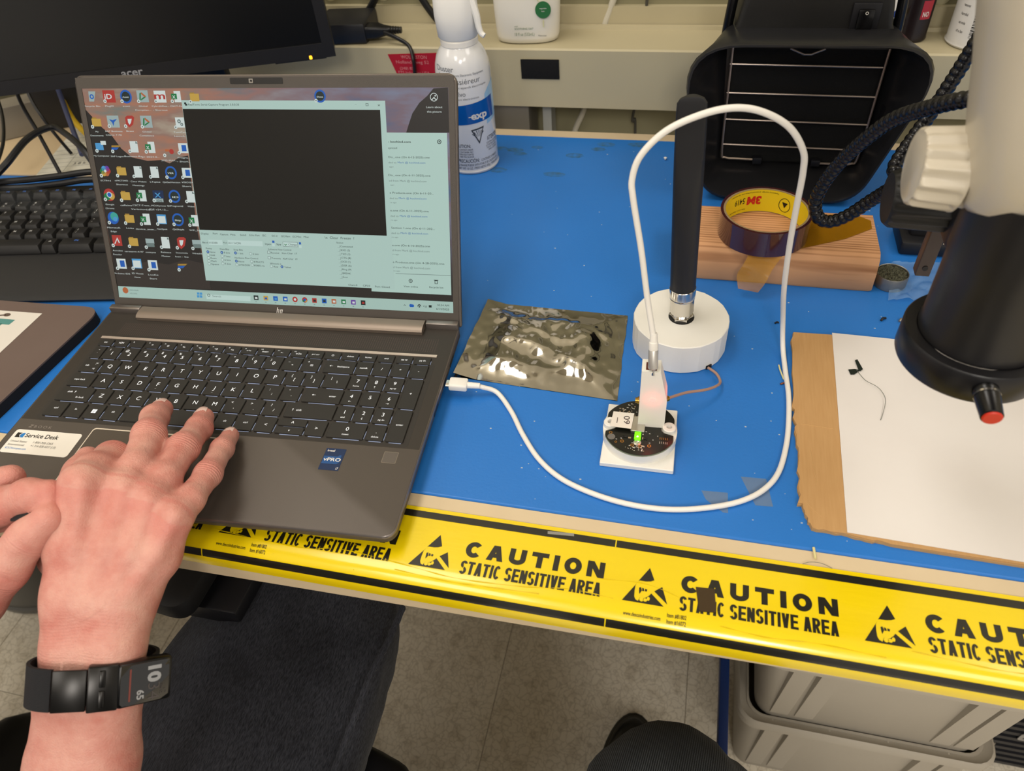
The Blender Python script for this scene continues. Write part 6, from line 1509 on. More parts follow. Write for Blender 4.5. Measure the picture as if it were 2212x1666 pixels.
MB(frame((0.024, -0.022, 0.013), (1, 0, 0), zdir=(0, 0, 1))).loft([[(x, y, z) for y, z in rrect(0, 0, w_, h_, 0.003, 3)] for (x, w_, h_) in ((0.0, 0.022, 0.016), (0.014, 0.021, 0.0155), (0.022, 0.015, 0.012), (0.03, 0.011, 0.010))]).build('cord_plug', m_cord, pbk, smooth=40)
for i in range(5): MB(frame((0.054 + i * 0.0035, -0.022, 0.013), (1, 0, 0), zdir=(0, 0, 1))).loft([[(x, y, z) for y, z in rrect(0, 0, 0.0105 - i * 0.0005, 0.0095 - i * 0.0005, 0.0025, 3)] for x in (0.0, 0.0023)]).build('grip_ring', m_cord, pbk, smooth=40)
cable('adapter_cord', 'flat black cord drooping from the power adapter over the rail', [(-0.362, 0.6325, 0.1150), (-0.345, 0.627, 0.1110), (-0.3275, 0.6225, 0.1025), (-0.3205, 0.6130, 0.0893), (-0.3215, 0.6125, 0.0693), (-0.3255, 0.6125, 0.035), (-0.327, 0.608, 0.012)], 0.0042, m_cord, 8, 0.6)
cable('slanted_cord', 'black cord rising steeply behind the power adapter', [(-0.425, 0.693, 0.11), (-0.4166, 0.6925, 0.1125), (-0.4022, 0.692, 0.1275), (-0.3902, 0.692, 0.143), (-0.372, 0.692, 0.18), (-0.35, 0.692, 0.30), (-0.36, 0.692, 0.58)], 0.0048, m_cord)
cable('slanted_cord', 'black cord slanting down behind the duster cap', [(-0.300, 0.692, 0.109), (-0.3075, 0.692, 0.1108), (-0.3184, 0.692, 0.1255), (-0.3287, 0.692, 0.1429), (-0.350, 0.692, 0.18), (-0.385, 0.692, 0.30), (-0.39, 0.692, 0.58)], 0.0048, m_cord)

# ---------------------------------------------------------------- microscope, ring light, goosenecks, vise
MX, MY = 0.2265, 0.068
mic = thing('stereo_microscope', 'white stereo microscope hanging over the paper on a boom', 'microscope', (MX, MY, 0.0))
m_ivory = mat('microscope_white', 'CFC5B1', 0.4, coat=0.2)
m_mblk = mat('microscope_black', '1B1A1B', 0.38)
MB().lathe([(0.030, 0.152), (0.0332, 0.150), (0.0338, 0.1525), (0.0330, 0.155), (0.0335, 0.20), (0.0345, 0.205), (0.0345, 0.245)], 64).build('objective_tube', m_mblk, mic, smooth=40)
mb = MB(); N = 48
def sup(rx, ry, z, cx=0.0, cy=0.0, e=0.75): return [(cx + rx * math.copysign(abs(math.cos(a)) ** e, math.cos(a)), cy + ry * math.copysign(abs(math.sin(a)) ** e, math.sin(a)), z) for a in [2 * math.pi * j / N for j in range(N)]]
mb.loft([sup(0.030, 0.020, 0.231, 0, 0.012), sup(0.0365, 0.028, 0.232, 0, 0.010), sup(0.0395, 0.033, 0.238, 0, 0.008), sup(0.0415, 0.040, 0.258, 0.0, 0.004), sup(0.046, 0.043, 0.275, 0, 0.004), sup(0.0515, 0.045, 0.30, 0, 0.006), sup(0.058, 0.046, 0.325, 0, 0.008), sup(0.066, 0.047, 0.35, 0, 0.01), sup(0.072, 0.048, 0.39, 0, 0.01), sup(0.072, 0.048, 0.46, 0, 0.01), sup(0.066, 0.040, 0.49, 0, 0.01)]); mb.build('zoom_body', m_ivory, mic, smooth=60)
for s_ in (-1, 1):
    MB(frame((s_ * 0.032, 0.005, 0.485), (1, 0, 0), zdir=(0.0, -0.55, 0.84))).lathe([(0.0215, 0), (0.0215, 0.05), (0.018, 0.055), (0.018, 0.085), (0.0205, 0.088), (0.0205, 0.10)], 36).build('eyepiece', m_mblk, mic, smooth=40)
def sil_knob(x0, x1, r_, name, m, ribs=0, rr=0.0):
    M_ = frame((x0, 0.0145, 0.2425 + 0.003), (0, 1, 0), zdir=(-1, -0.05, 0.03))
    N2 = 72; L_ = x0 - x1; mb = MB(M_); rings = []
    for (t, k) in ((0, 1.0), (0.03, 1.0), (0.12, 1.0), (0.88, 0.94), (0.97, 0.9), (1.0, 0.84)):
        rings.append([((r_ * k + (rr * (0.5 + 0.5 * math.cos(ribs * 2 * math.pi * j / N2)) - rr if 0.1 < t < 0.98 and ribs else 0)) * math.cos(2 * math.pi * j / N2), (r_ * k + (rr * (0.5 + 0.5 * math.cos(ribs * 2 * math.pi * j / N2)) - rr if 0.1 < t < 0.98 and ribs else 0)) * math.sin(2 * math.pi * j / N2), t * L_) for j in range(N2)])
    mb.loft(rings); return mb.build(name, m, mic, smooth=40)
sil_knob(-0.030, -0.0400, 0.0205, 'knob_collar', m_ivory)
sil_knob(-0.0395, -0.0620, 0.0222, 'zoom_knob', m_ivory, 14, 0.0026)
MB().box(0.0115, 0.0225, 0.166, 0.177, 0.070, 0.33).build('rack_bar', mat('bar_grey', '4A4240', 0.35, 0.5), mic, bevel=0.0008)
MB(frame((0.017, 0.1658, 0.078), (1, 0, 0), zdir=(0, -1, 0))).lathe([(0.0022, 0), (0.0022, 0.0004)], 16).build('bar_hole', m_black, mic)
MB().box(0.0235, 0.0275, 0.168, 0.175, 0.10, 0.19).build('bar_clip', m_steel, mic, bevel=0.0005)
# ring light
rgl = MB(); rgl.loft([[(r_ * math.cos(2 * math.pi * j / 72), r_ * math.sin(2 * math.pi * j / 72), z) for j in range(72)] for r_, z in ((0.030, 0.132), (0.0405, 0.130), (0.0412, 0.1315), (0.0412, 0.1490), (0.0402, 0.1503), (0.034, 0.1505), (0.033, 0.147), (0.030, 0.147), (0.030, 0.132))], False, False)
rgl.build('ring_light', mat('ring_black', '141315', 0.35), mic, smooth=40)
MB().ring(0.0325, 0.0385, 0.1294, 0.1312, 60).build('light_diffuser', m_white, mic)
kd = Vector((-0.05, -1, 0)).normalized(); kp = Vector((-0.0015, -0.041, 0.141))
kb = MB(frame(kp, (1, 0, 0), zdir=tuple(Vector((-0.12, -0.9, -0.08)))))
kb.lathe([(0.0068, 0.0), (0.0068, 0.003), (0.0064, 0.0035), (0.0068, 0.0055), (0.0066, 0.006), (0.0058, 0.019), (0.0052, 0.0195)], 28); kb.build('dimmer_knob', m_blackgl, mic, smooth=40)
kb = MB(frame(kp, (1, 0, 0), zdir=tuple(Vector((-0.12, -0.9, -0.08))))); kb.lathe([(0.0050, 0.0188), (0.0052, 0.0200), (0.0045, 0.0206)], 24); kb.build('knob_cap', mat('red_cap', 'C9321F', 0.4), mic)
kb = MB(frame(kp, (1, 0, 0), zdir=tuple(Vector((-0.12, -0.9, -0.08))))); kb.ring(0.0064, 0.0069, 0.0036, 0.0048, 28); kb.build('knob_band', m_chrome, mic)
# focus rack and boom behind the body
mb = MB(); mb.loft([[(x, y, z) for x, z in rrect(0.012, 0.300, w_, h_ + 0.012, 0.020, 8)] for (y, w_, h_) in ((-0.030, 0.078, 0.050), (-0.042, 0.074, 0.046), (-0.0465, 0.064, 0.036))]); mb.build('front_cover', m_ivory, mic, smooth=60)
MB().box(0.0, 0.04, 0.045, 0.16, 0.25, 0.31).build('focus_rack', m_mblk, mic, bevel=0.004)
MB().box(0.008, 0.055, 0.12, 0.17, 0.125, 0.31).build('rack_block', m_mblk, mic, bevel=0.005)
N2 = 64; mb = MB(frame((0.022, 0.150, 0.149), (0, 1, 0), zdir=(-1, -0.1, 0)))
rings = [[((0.0215 * k + (0.0012 * math.cos(16 * 2 * math.pi * j / N2) if f else 0)) * math.cos(2 * math.pi * j / N2), (0.0215 * k + (0.0012 * math.cos(16 * 2 * math.pi * j / N2) if f else 0)) * math.sin(2 * math.pi * j / N2), z) for j in range(N2)] for (z, k, f) in ((0, 1.04, 1), (0.05, 0.95, 1), (0.053, 0.92, 0), (0.0545, 0.86, 0))]
mb.loft(rings); mb.build('focus_knob', mat('rubber_black', '191919', 0.5), mic, smooth=40)
MB().cyl((0.0, 0.14, 0.27), (0.9, 0.14, 0.27), 0.0125, n=24).build('boom_arm', m_chrome, mic); MB().cyl((0.86, 0.14, 0.02), (0.86, 0.14, 0.42), 0.016, n=24).build('boom_post', m_chrome, mic); MB().box(0.74, 0.92, 0.02, 0.30, 0.0, 0.022).build('boom_base', m_ivory, mic, bevel=0.004)
def gooseneck(label, pts, r_):
    o0 = Vector(pts[-1]); P = [p - o0 for p in spline(pts, 1)]
    sp_ = spline(pts, 40); L_ = [0.0]
    for i in range(1, len(sp_)): L_.append(L_[-1] + (sp_[i] - sp_[i - 1]).length)
    tot = L_[-1]; step = 0.00095; Q = []; j = 0; d = 0.0
    while d < tot:
        while L_[j + 1] < d: j += 1
        Q.append(sp_[j].lerp(sp_[j + 1], (d - L_[j]) / max(L_[j + 1] - L_[j], 1e-9)) - o0); d += step
    o = MB().tube(Q, r_, 14, rf=lambda i: r_ * (0.88 + 0.14 * abs(math.sin(i * math.pi / 6)))).build('gooseneck_arm', mat('gooseneck_black', '121216', 0.25), smooth=50); o.location = o0
    return tag(o, label, 'lamp arm')
gooseneck('black ribbed gooseneck arm looping low over the tape roll', [(0.2450, 0.222, 0.225), (0.2268, 0.2339, 0.2174), (0.2104, 0.2556, 0.2006), (0.1963, 0.2765, 0.1823), (0.1841, 0.2921, 0.1583), (0.1737, 0.3062, 0.1322), (0.1651, 0.3132, 0.106), (0.1623, 0.3144, 0.0867), (0.1669, 0.312, 0.0727), (0.1778, 0.312, 0.0680), (0.1915, 0.3105, 0.0764), (0.2077, 0.304, 0.0989), (0.2198, 0.2839, 0.1257), (0.23, 0.25, 0.15)], 0.0060)
gooseneck('black ribbed gooseneck arm running straight up behind the microscope', [(0.420, 0.2085, 0.284), (0.405, 0.225, 0.33), (0.35, 0.30, 0.36), (0.295, 0.352, 0.325), (0.2704, 0.350, 0.265), (0.2604, 0.347, 0.2318), (0.2555, 0.3437, 0.2158), (0.2478, 0.3417, 0.1877), (0.2358, 0.3345, 0.1558), (0.2227, 0.3216, 0.1328), (0.2180, 0.3130, 0.1220), (0.222, 0.300, 0.119), (0.235, 0.27, 0.128)], 0.0060)
vs = thing('board_vise', 'black board vise block on the mat behind the metal tin', 'vise', (0.275, 0.385, 0))
MB().box(-0.014, 0.06, -0.018, 0.03, 0, 0.016).build('vise_foot', m_black, vs, bevel=0.004); MB().box(-0.006, 0.05, -0.006, 0.03, 0.015, 0.075).build('vise_body', mat('vise_black', '212022', 0.4), vs, bevel=0.004)
rr2 = random.Random(2)
bgc = MB(); bgc.grid(lambda a, b: (-0.024 + 0.06 * a + 0.010 * (b - 0.5), -0.035 + 0.062 * b + 0.006 * (a - 0.5), 0.001 + 0.006 * abs(mn.noise(Vector((a * 5, b * 5, 0.3)))) + 0.002 * abs(mn.noise(Vector((a * 14, b * 14, 1.3))))), 24, 24)
bgc = bgc.build('plastic_bag', mat('clear_plastic', '9CC4EC', 0.1, alpha=0.3, coat=1.0, coatr=0.05), smooth=40); bgc.location = (0.272, 0.328, 0); tag(bgc, 'crinkled clear plastic bag beside the metal tin', 'bag')
# ---------------------------------------------------------------- left side: monitor, keyboard, mouse pad, papers, cords
m_monblk = mat('monitor_black', '19181A', 0.45)
YAW = math.radians(20.03)
mon = thing('monitor', 'large black desktop monitor switched off behind the laptop', 'monitor', (-0.3928 - 0.25 * math.cos(YAW), 0.5419 - 0.25 * math.sin(YAW), 0.0), YAW)
MW = 0.25      # right edge is local x=0.25
tl = Matrix.Translation((MW, 0, 0.12)) @ Matrix.Rotation(math.radians(-1.5), 4, 'X')
mb = MB(tl); mb.loft([[(x, y, z) for x, z in rrect(-0.272, 0.162, w_, h_, 0.006, 4)] for (y, w_, h_) in ((0.0, 0.544, 0.324), (0.002, 0.544, 0.324), (0.018, 0.542, 0.322), (0.026, 0.50, 0.28), (0.045, 0.36, 0.2))][::-1]); mb.build('monitor_case', m_monblk, mon, smooth=40)
bz = MB(tl)
for q in ((-0.544, -0.530, 0.0, 0.324), (-0.0135, 0.0, 0.0, 0.324), (-0.530, -0.0135, 0.0, 0.0165), (-0.530, -0.0135, 0.311, 0.324)): bz.box(q[0], q[1], -0.0022, 0.001, q[2], q[3])
bz.build('bezel', m_monblk, mon, smooth=0)
MB(tl).box(-0.530, -0.0135, -0.0006, 0.0008, 0.0165, 0.311).build('dark_screen', mat('panel_off', '0A0A0B', 0.32, spec=0.6), mon, smooth=0)
MB(tl @ frame((-0.0306, -0.0023, 0.002), (1, 0, 0), zdir=(0, -1, 0))).prism(rrect(0, 0, 0.0035, 0.0042, 0.001, 3), 0, 0.0006).build('power_light', mat('amber_led', 'FF9A1E', 0.3, emit=('FFA020', 4.0)), mon, label='amber standby light')
MB(tl).box(-0.075, -0.012, -0.001, 0.006, -0.0015, 0.001).build('button_strip', m_black, mon)
mb = MB(tl @ frame((-0.246, -0.0024, 0.0055), (1, 0, 0), zdir=(0, -1, 0))); mb.text('acer', 0, 0, 0.0085, 0, 0.026, 0.02, 'C', shear=0.15); mb.build('maker_name', mat('grey_logo', '9A9A9C', 0.4), mon, smooth=0)
MB().box(0.03, 0.10, 0.045, 0.070, 0.01, 0.30).build('stand_neck', m_monblk, mon, bevel=0.004); MB().box(0.0, 0.13, 0.010, 0.095, 0.0, 0.012).build('stand_base', m_monblk, mon, bevel=0.004)

KY = math.radians(9.4)
kb_ = thing('desktop_keyboard', 'black desktop keyboard with palm rest under the monitor', 'keyboard', (-0.673, 0.257, 0), KY)
m_kbb = mat('keyboard_black', '131314', 0.5, bump=(900, 0.25, 0.0004)); m_kcap = mat('keycap_black', '151414', 0.55); m_kside = mat('keycap_side', '3B3632', 0.55)
mb = MB(); mb.loft([[(x, y, z) for (y, z) in ((-0.094, 0.0), (-0.096, 0.004), (-0.090, 0.0075), (-0.034, 0.0165), (-0.031, 0.0175), (0.098, 0.0235), (0.110, 0.024), (0.112, 0.0))] for x in (-0.26, 0.20)]); mb.build('keyboard_body', m_kbb, kb_, smooth=30)
_kk = {}
def cap_mesh(w_, d_):
    if (w_, d_) not in _kk:
        m = MB(); rr_ = lambda w, d, z, oy=0: [(p[0], p[1] + oy, z) for p in rrect(0, 0, w, d, 0.0015, 2)]
        m.loft([rr_(w_, d_, 0), rr_(w_ - 0.0006, d_ - 0.0006, 0.003), rr_(w_ - 0.0045, d_ - 0.0045, 0.0085, 0.0012), rr_(w_ - 0.0055, d_ - 0.0055, 0.0088, 0.0012)], False); me = m.mesh('key', smooth=30); me.materials.append(m_kcap); _kk[(w_, d_)] = me
    return _kk[(w_, d_)]
m_kleg = mat('keyboard_legend', 'D8D8D4', 0.5); m_kblue = mat('keyboard_blue_legend', '4F7FD8', 0.5)
U = 0.0192
def dkey(cx, row, w_, t, t2=None, blue=False, d_=None):
    y = [-0.0205, 0.0, 0.0192, 0.0384, 0.0576, 0.0835][row]; z = 0.0178 + (y + 0.034) * 0.0458
    o = link('key', cap_mesh(round(w_, 4), d_ or 0.0182), kb_, loc=(cx, y, z))
    m = MB(); zt = 0.0089
    if t: m.text(t, -w_ * 0.18 if len(t) == 1 else 0, 0.0012, 0.0028 if len(t) < 3 else 0.0022, zt, None, 0.008, 'C')
    if t2: m.text(t2, -w_ * 0.18, -0.0036, 0.0022, zt, None, 0.004, 'C')
    if m.v: m.build('legend', m_kblue if blue else m_kleg, o, smooth=0)
for i, t in enumerate(('V', 'B', 'N', 'M')): dkey((i - 3) * U, 1, 0.0182, t)
for i, (t, t2) in enumerate((('<', ','), ('>', '.'), ('?', '/'))): dkey((i + 1) * U, 1, 0.0182, t, t2)
dkey(4.9 * U, 1, 0.050, 'shift')
for i, t in enumerate(('F', 'G', 'H', 'J', 'K', 'L')): dkey((i - 3.5) * U, 2, 0.0182, t)
dkey(2.5 * U, 2, 0.0182, ':', ';'); dkey(3.5 * U, 2, 0.0182, '"', "'"); dkey(5.0 * U, 2, 0.038, 'enter')
for i, t in enumerate(('R', 'T', 'Y', 'U', 'I', 'O', 'P')): dkey((i - 3.75) * U, 3, 0.0182, t)
dkey(3.25 * U, 3, 0.0182, '{', '['); dkey(4.25 * U, 3, 0.0182, '}', ']'); dkey(5.4 * U, 3, 0.025, '|')
for i, (t, t2) in enumerate((('$', '4'), ('%', '5'), ('^', '6'), ('&', '7'), ('*', '8'), ('(', '9'), (')', '0'), ('_', '-'), ('+', '='))): dkey((i - 4.25) * U, 4, 0.0182, t, t2)
dkey(5.4 * U, 4, 0.04, 'back')
for i in range(10): dkey((i - 4.6) * U * 1.12, 5, 0.0192, 'F%d' % (i + 3), None, True, 0.0130)
dkey(-1.4 * U, 0, 0.098, None); dkey(1.62 * U, 0, 0.0175, 'alt'); dkey(3.25 * U, 0, 0.040, 'FN', None, True); dkey(5.1 * U, 0, 0.028, 'ctrl', None, True)
# crumpled clear film lying over the keys
cf_ = MB(); cf_.grid(lambda a, b: (-0.085 + 0.17 * a + 0.012 * math.sin(b * 5 + a * 3), 0.005 + 0.055 * b + 0.012 * math.sin(a * 7), 0.033 + 0.010 * abs(mn.noise(Vector((a * 4, b * 3, 0.7)))) + 0.004 * abs(mn.noise(Vector((a * 12, b * 9, 2.7))))), 40, 14)
cf_ = cf_.build('clear_film', mat('clear_film', 'E6EEF2', 0.06, alpha=0.018, coat=0.6, coatr=0.03), smooth=50); cf_.location = (-0.680, 0.275, 0); cf_.rotation_euler.z = KY; tag(cf_, 'crumpled clear plastic wrap lying on the black keyboard', 'plastic wrap')

mp_ = thing('mouse_pad', 'thick grey mouse pad with a white printed sheet on it', 'mouse pad', (-0.62, 0.06, 0))
oM = Vector((-0.62, 0.06, 0)); MMp = Matrix.Translation(-oM)
pts = roundpoly([(-0.80, 0.150), (-0.5205, 0.1605), (-0.5345, -0.02), (-0.80, -0.04)][::-1], [0.012, 0.02, 0.02, 0.012])
MB(MMp).prism(pts, 0.0, 0.0105).build('foam_base', mat('foam_black', '121214', 0.9), mp_, smooth=30)
MB(MMp).prism(pts, 0.0103, 0.0120).build('cloth_top', mat('pad_cloth', '6B5B53', 0.85, vary=(9, '64534B', 0.3), bump=(1500, 0.3, 0.0003)), mp_, smooth=0)
psh = thing('printed_sheet', 'white sheet with a teal letter T lying on the mouse pad', 'paper', (-0.62, 0.10, 0.0121))
oS = Vector((-0.62, 0.10, 0)); MS = Matrix.Translation(-oS)
MB(MS).prism([(-0.74, 0.136), (-0.5795, 0.1425), (-0.5815, 0.045), (-0.74, 0.03)], 0.0, 0.0003).build('sheet', mat('sheet_white', 'DCD6CC', 0.6), psh, smooth=0)
mb = MB(MS); z = 0.0004
for q in ([(-0.640, 0.128), (-0.6015, 0.129), (-0.6025, 0.121), (-0.640, 0.120)], [(-0.622, 0.121), (-0.611, 0.1215), (-0.613, 0.095), (-0.623, 0.095)], [(-0.632, 0.099), (-0.606, 0.0995), (-0.607, 0.093), (-0.632, 0.0925)]): mb.flat(q[::-1], z)
mb.build('teal_letter', mat('teal_ink', '4F8A86', 0.5), psh, smooth=0)
mb = MB(MS); mb.flat(circle(-0.6165, 0.1350, 0.0042, 16, 0.0026), z); mb.tube([(-0.635, 0.1295, z), (-0.618, 0.1345, z)], 0.0008, 5); mb.build('spoon_print', mat('brown_ink', '5A4A40', 0.5), psh, smooth=0)

bb = MB().box(-0.22, 0.26, -0.09, 0.085, 0, 0.003).build('beige_board', mat('board_beige', 'D8C09A', 0.5), bevel=0.001); bb.location = (-0.905, 0.505, 0); bb.rotation_euler.z = math.radians(3); tag(bb, 'beige laminate board lying behind the keyboard', 'board')
np_ = thing('lined_notepad', 'white lined notepad with handwriting behind the keyboard', 'notepad', (-0.8027, 0.4056, 0.0), math.radians(15.7))
MB().box(0.0, 0.150, 0.0, 0.20, 0.003, 0.0065).build('pages', mat('notepad_white', 'E2DFD0', 0.7), np_)
mb = MB()
for i in range(15): mb.box(0.0, 0.150, 0.012 + i * 0.0125, 0.0125 + i * 0.0125, 0.0065, 0.0066)
mb.box(0.035, 0.0354, 0.0, 0.20, 0.0065, 0.0066); mb.box(0.075, 0.0754, 0.0, 0.20, 0.0065, 0.0066)
ln = mb.build('ruled_lines', mat('rule_ink', '8E8E88', 0.6), np_, smooth=0); ln['kind'] = 'stuff'
mb = MB(); mb.text('3 8 k', 0.042, 0.028, 0.006, 0.0068); mb.text('0.1', 0.082, 0.056, 0.006, 0.0068); mb.text('5 x', 0.045, 0.055, 0.006, 0.0068); hw = mb.build('handwriting', mat('pencil', '6A6660', 0.7), np_, smooth=0)
gb = MB().box(-0.10, 0.10, -0.02, 0.02, 0.0, 0.045).build('grey_raceway', mat('grey_box', '8C8578', 0.5), bevel=0.003); gb.location = (-0.955, 0.515, 0.003); gb.rotation_euler.z = math.radians(38); tag(gb, 'grey power strip box at the far left under the monitor', 'power strip')
cable('usb_thick_cable', 'thick black cable arching over the keyboard back', [(-0.82, 0.325, 0.035), (-0.785, 0.335, 0.046), (-0.7700, 0.352, 0.056), (-0.7700, 0.400, 0.066), (-0.7600, 0.432, 0.066), (-0.7350, 0.4250, 0.062), (-0.6900, 0.398, 0.052), (-0.66, 0.375, 0.02)], 0.0042, m_cord)
cable('cable_bundle', 'black cable bundle lying along the keyboard back, upper strand', [(-0.84, 0.333, 0.034), (-0.7832, 0.3408, 0.038), (-0.7467, 0.3480, 0.039), (-0.7089, 0.3610, 0.039), (-0.6752, 0.3760, 0.038), (-0.64, 0.39, 0.03)], 0.0040, m_cord)
cable('cable_bundle', 'black cable bundle lying along the keyboard back, lower strand', [(-0.84, 0.331, 0.027), (-0.7832, 0.3380, 0.031), (-0.7467, 0.3435, 0.0315), (-0.7089, 0.3555, 0.0315), (-0.6752, 0.3700, 0.031), (-0.64, 0.385, 0.022)], 0.0040, m_cord)
cable('hanging_cord', 'thin black cord hanging from the monitor over the board, left one', [(-0.835, 0.50, 0.16), (-0.8029, 0.449, 0.10), (-0.780, 0.428, 0.06), (-0.755, 0.405, 0.012)], 0.0024, m_cord)
cable('hanging_cord', 'thin black cord hanging from the monitor by the power strip', [(-0.875, 0.545, 0.13), (-0.8412, 0.5002, 0.08), (-0.81, 0.475, 0.05), (-0.79, 0.47, 0.008)], 0.0022, m_cord)
cable('hanging_cord', 'thin black cord at the far left edge under the monitor', [(-0.88, 0.49, 0.12), (-0.85, 0.4564, 0.08), (-0.815, 0.405, 0.06), (-0.80, 0.36, 0.045)], 0.0022, m_cord)
cable('blue_network_cable', 'dark blue network cable beside the yellow cable', [(-0.86, 0.575, 0.12), (-0.8435, 0.5543, 0.07), (-0.7900, 0.4950, 0.05), (-0.7500, 0.4480, 0.02)], 0.0034, mat('blue_cable', '3A4266', 0.45))
cable('yellow_network_cable', 'yellow network cable beside the blue cable under the monitor', [(-0.91, 0.62, 0.09), (-0.8686, 0.5763, 0.05), (-0.815, 0.525, 0.03), (-0.7765, 0.505, 0.010)], 0.0042, mat('yellow_cable', 'D9B21E', 0.45))
fb = MB().box(-0.035, 0.035, -0.02, 0.02, 0, 0.10).build('file_box', mat('box_dark', '2A2826', 0.6), bevel=0.002); fb.location = (-0.865, 0.575, 0.003); fb.rotation_euler.z = math.radians(25); tag(fb, 'dark upright box behind the yellow cable', 'box')
# ---------------------------------------------------------------- under the bench
m_bin = mat('tote_grey', 'AFA89B', 0.5, vary=(5, 'A9A193', 0.3))
def tote(label, zb, zt, x0, x1, y0, y1):
    t = thing('storage_tote', label, 'storage bin', ((x0 + x1) / 2, (y0 + y1) / 2, zb), group='grey totes under the bench'); W_, D_, H_ = x1 - x0, y1 - y0, zt - zb
    rg = lambda i, z, r_=0.022: [(p[0], p[1], z) for p in rrect(0, 0, W_ - 2 * i, D_ - 2 * i, r_, 5)]
    mb = MB(); mb.loft([rg(0.026, 0.0), rg(0.022, 0.006), rg(0.012, H_ - 0.02), rg(0.012, H_), rg(0.015, H_), rg(0.031, 0.01)], True, True); mb.build('tote_wall', m_bin, t, smooth=40)
    mb = MB(); mb.loft([rg(0.013, H_ - 0.014, 0.026), rg(0.0, H_ - 0.014, 0.026), rg(0.0, H_, 0.026), rg(0.003, H_ + 0.003, 0.026), rg(0.006, H_, 0.024), rg(0.013, H_ - 0.002, 0.024)], False, False); mb.build('rim', m_bin, t, smooth=50)
    for x in (-0.105, -0.075, -0.03, 0.03, 0.085, 0.112):
        wd = 0.011 if abs(x) > 0.05 else 0.024
        mb = MB(); f0, f1 = -D_ / 2 + 0.030, -D_ / 2 + 0.0135; dp = 0.010 if abs(x) > 0.05 else 0.003
        mb.add([(x - wd, f0 - dp, 0.02), (x + wd, f0 - dp, 0.02), (x + wd, f1 - dp, H_ - 0.015), (x - wd, f1 - dp, H_ - 0.015), (x - wd - 0.003, f0 + 0.004, 0.015), (x + wd + 0.003, f0 + 0.004, 0.015), (x + wd + 0.003, f1 + 0.004, H_ - 0.015), (x - wd - 0.003, f1 + 0.004, H_ - 0.015)], [(0, 1, 2, 3), (4, 5, 1, 0), (5, 6, 2, 1), (7, 4, 0, 3), (3, 2, 6, 7)])
        mb.build('rib', m_bin, t, smooth=0)
    for x in (-0.11, -0.04, 0.03, 0.10): MB().box(x - 0.0012, x + 0.0012, -D_ / 2 + 0.001, -D_ / 2 + 0.012, H_ - 0.012, H_ - 0.001).build('rim_web', m_bin, t)
    return t
tote('lower grey storage tote on the floor under the bench', FLOOR, -0.55, 0.186, 0.496, 0.098, 0.55)
tote('upper grey storage tote nested in the tote below', -0.556, -0.36, 0.186, 0.496, 0.092, 0.55)
rk = thing('blue_rack', 'blue steel rack rail left of the grey totes', 'rack', (0.163, 0.35, FLOOR))
MB().box(-0.006, 0.006, -0.36, 0.25, 0.245, 0.262).build('rail', mat('rack_blue', '14306A', 0.4), rk, bevel=0.002)
for y in (0.0, 0.23): MB().box(-0.006, 0.006, y - 0.01, y + 0.01, 0.0, 0.245).build('post', mat('rack_blue', '14306A', 0.4), rk)
hp = thing('computer_tower', 'black computer tower on the floor right of the totes', 'computer', (0.63, 0.40, FLOOR))
MB().box(-0.105, 0.105, -0.205, 0.2, 0.0, 0.17).build('case', mat('tower_black', '16161A', 0.4), hp, bevel=0.004)
for i in range(9): MB().box(-0.10, 0.10, -0.209, -0.204, 0.012 + i * 0.017, 0.020 + i * 0.017).build('front_slat', mat('tower_slat', '232327', 0.45), hp)
FZ = frame((-0.045, -0.2095, 0.115), (1, 0, 0), zdir=(0, -1, 0))
lg = MB(FZ).prism(rrect(0, 0, 0.024, 0.020, 0.004, 3), 0, 0.0012).build('logo_badge', mat('badge_silver', 'A8A8A8', 0.3, 0.6), hp)
mb = MB(FZ); mb.text('hp', 0, -0.004, 0.009, 0.0014, 0.014, 0.02, 'C', shear=0.25); mb.build('logo_lettering', m_print, lg, smooth=0)
for i in range(4): MB().box(-0.088, -0.074, -0.211, -0.205, 0.03 + i * 0.015, 0.036 + i * 0.015).build('usb_port', m_steel, hp)
for z in (0.012, 0.02): MB(frame((-0.092, -0.209, z), (1, 0, 0), zdir=(0, -1, 0))).ring(0.002, 0.004, 0, 0.001, 16).build('audio_jack', m_steel, hp)
ws = thing('waste_bin', 'dark grey waste bin under the left side of the bench', 'waste bin', (-1.10, 0.27, FLOOR))
MB().lathe([(0.140, 0.0), (0.150, 0.006), (0.152, 0.02), (0.147, 0.022), (0.165, 0.30), (0.172, 0.305), (0.172, 0.315), (0.165, 0.318), (0.160, 0.30), (0.142, 0.03)], 48, True, True).build('bin_wall', mat('bin_dark', '5E5C58', 0.4), ws)
ln_ = MB(); ln_.grid(lambda a, b: ((0.158 + 0.012 * mn.noise(Vector((math.cos(a * 6.28) * 4, math.sin(a * 6.28) * 4, b * 3)))) * math.cos(a * 6.283), (0.158 + 0.012 * mn.noise(Vector((math.cos(a * 6.28) * 4, math.sin(a * 6.28) * 4, b * 3)))) * math.sin(a * 6.283), 0.24 + 0.085 * b), 48, 8); ln_.build('bin_liner', mat('liner', 'C9CBB8', 0.2, alpha=0.35, coat=0.6), ws, smooth=50)
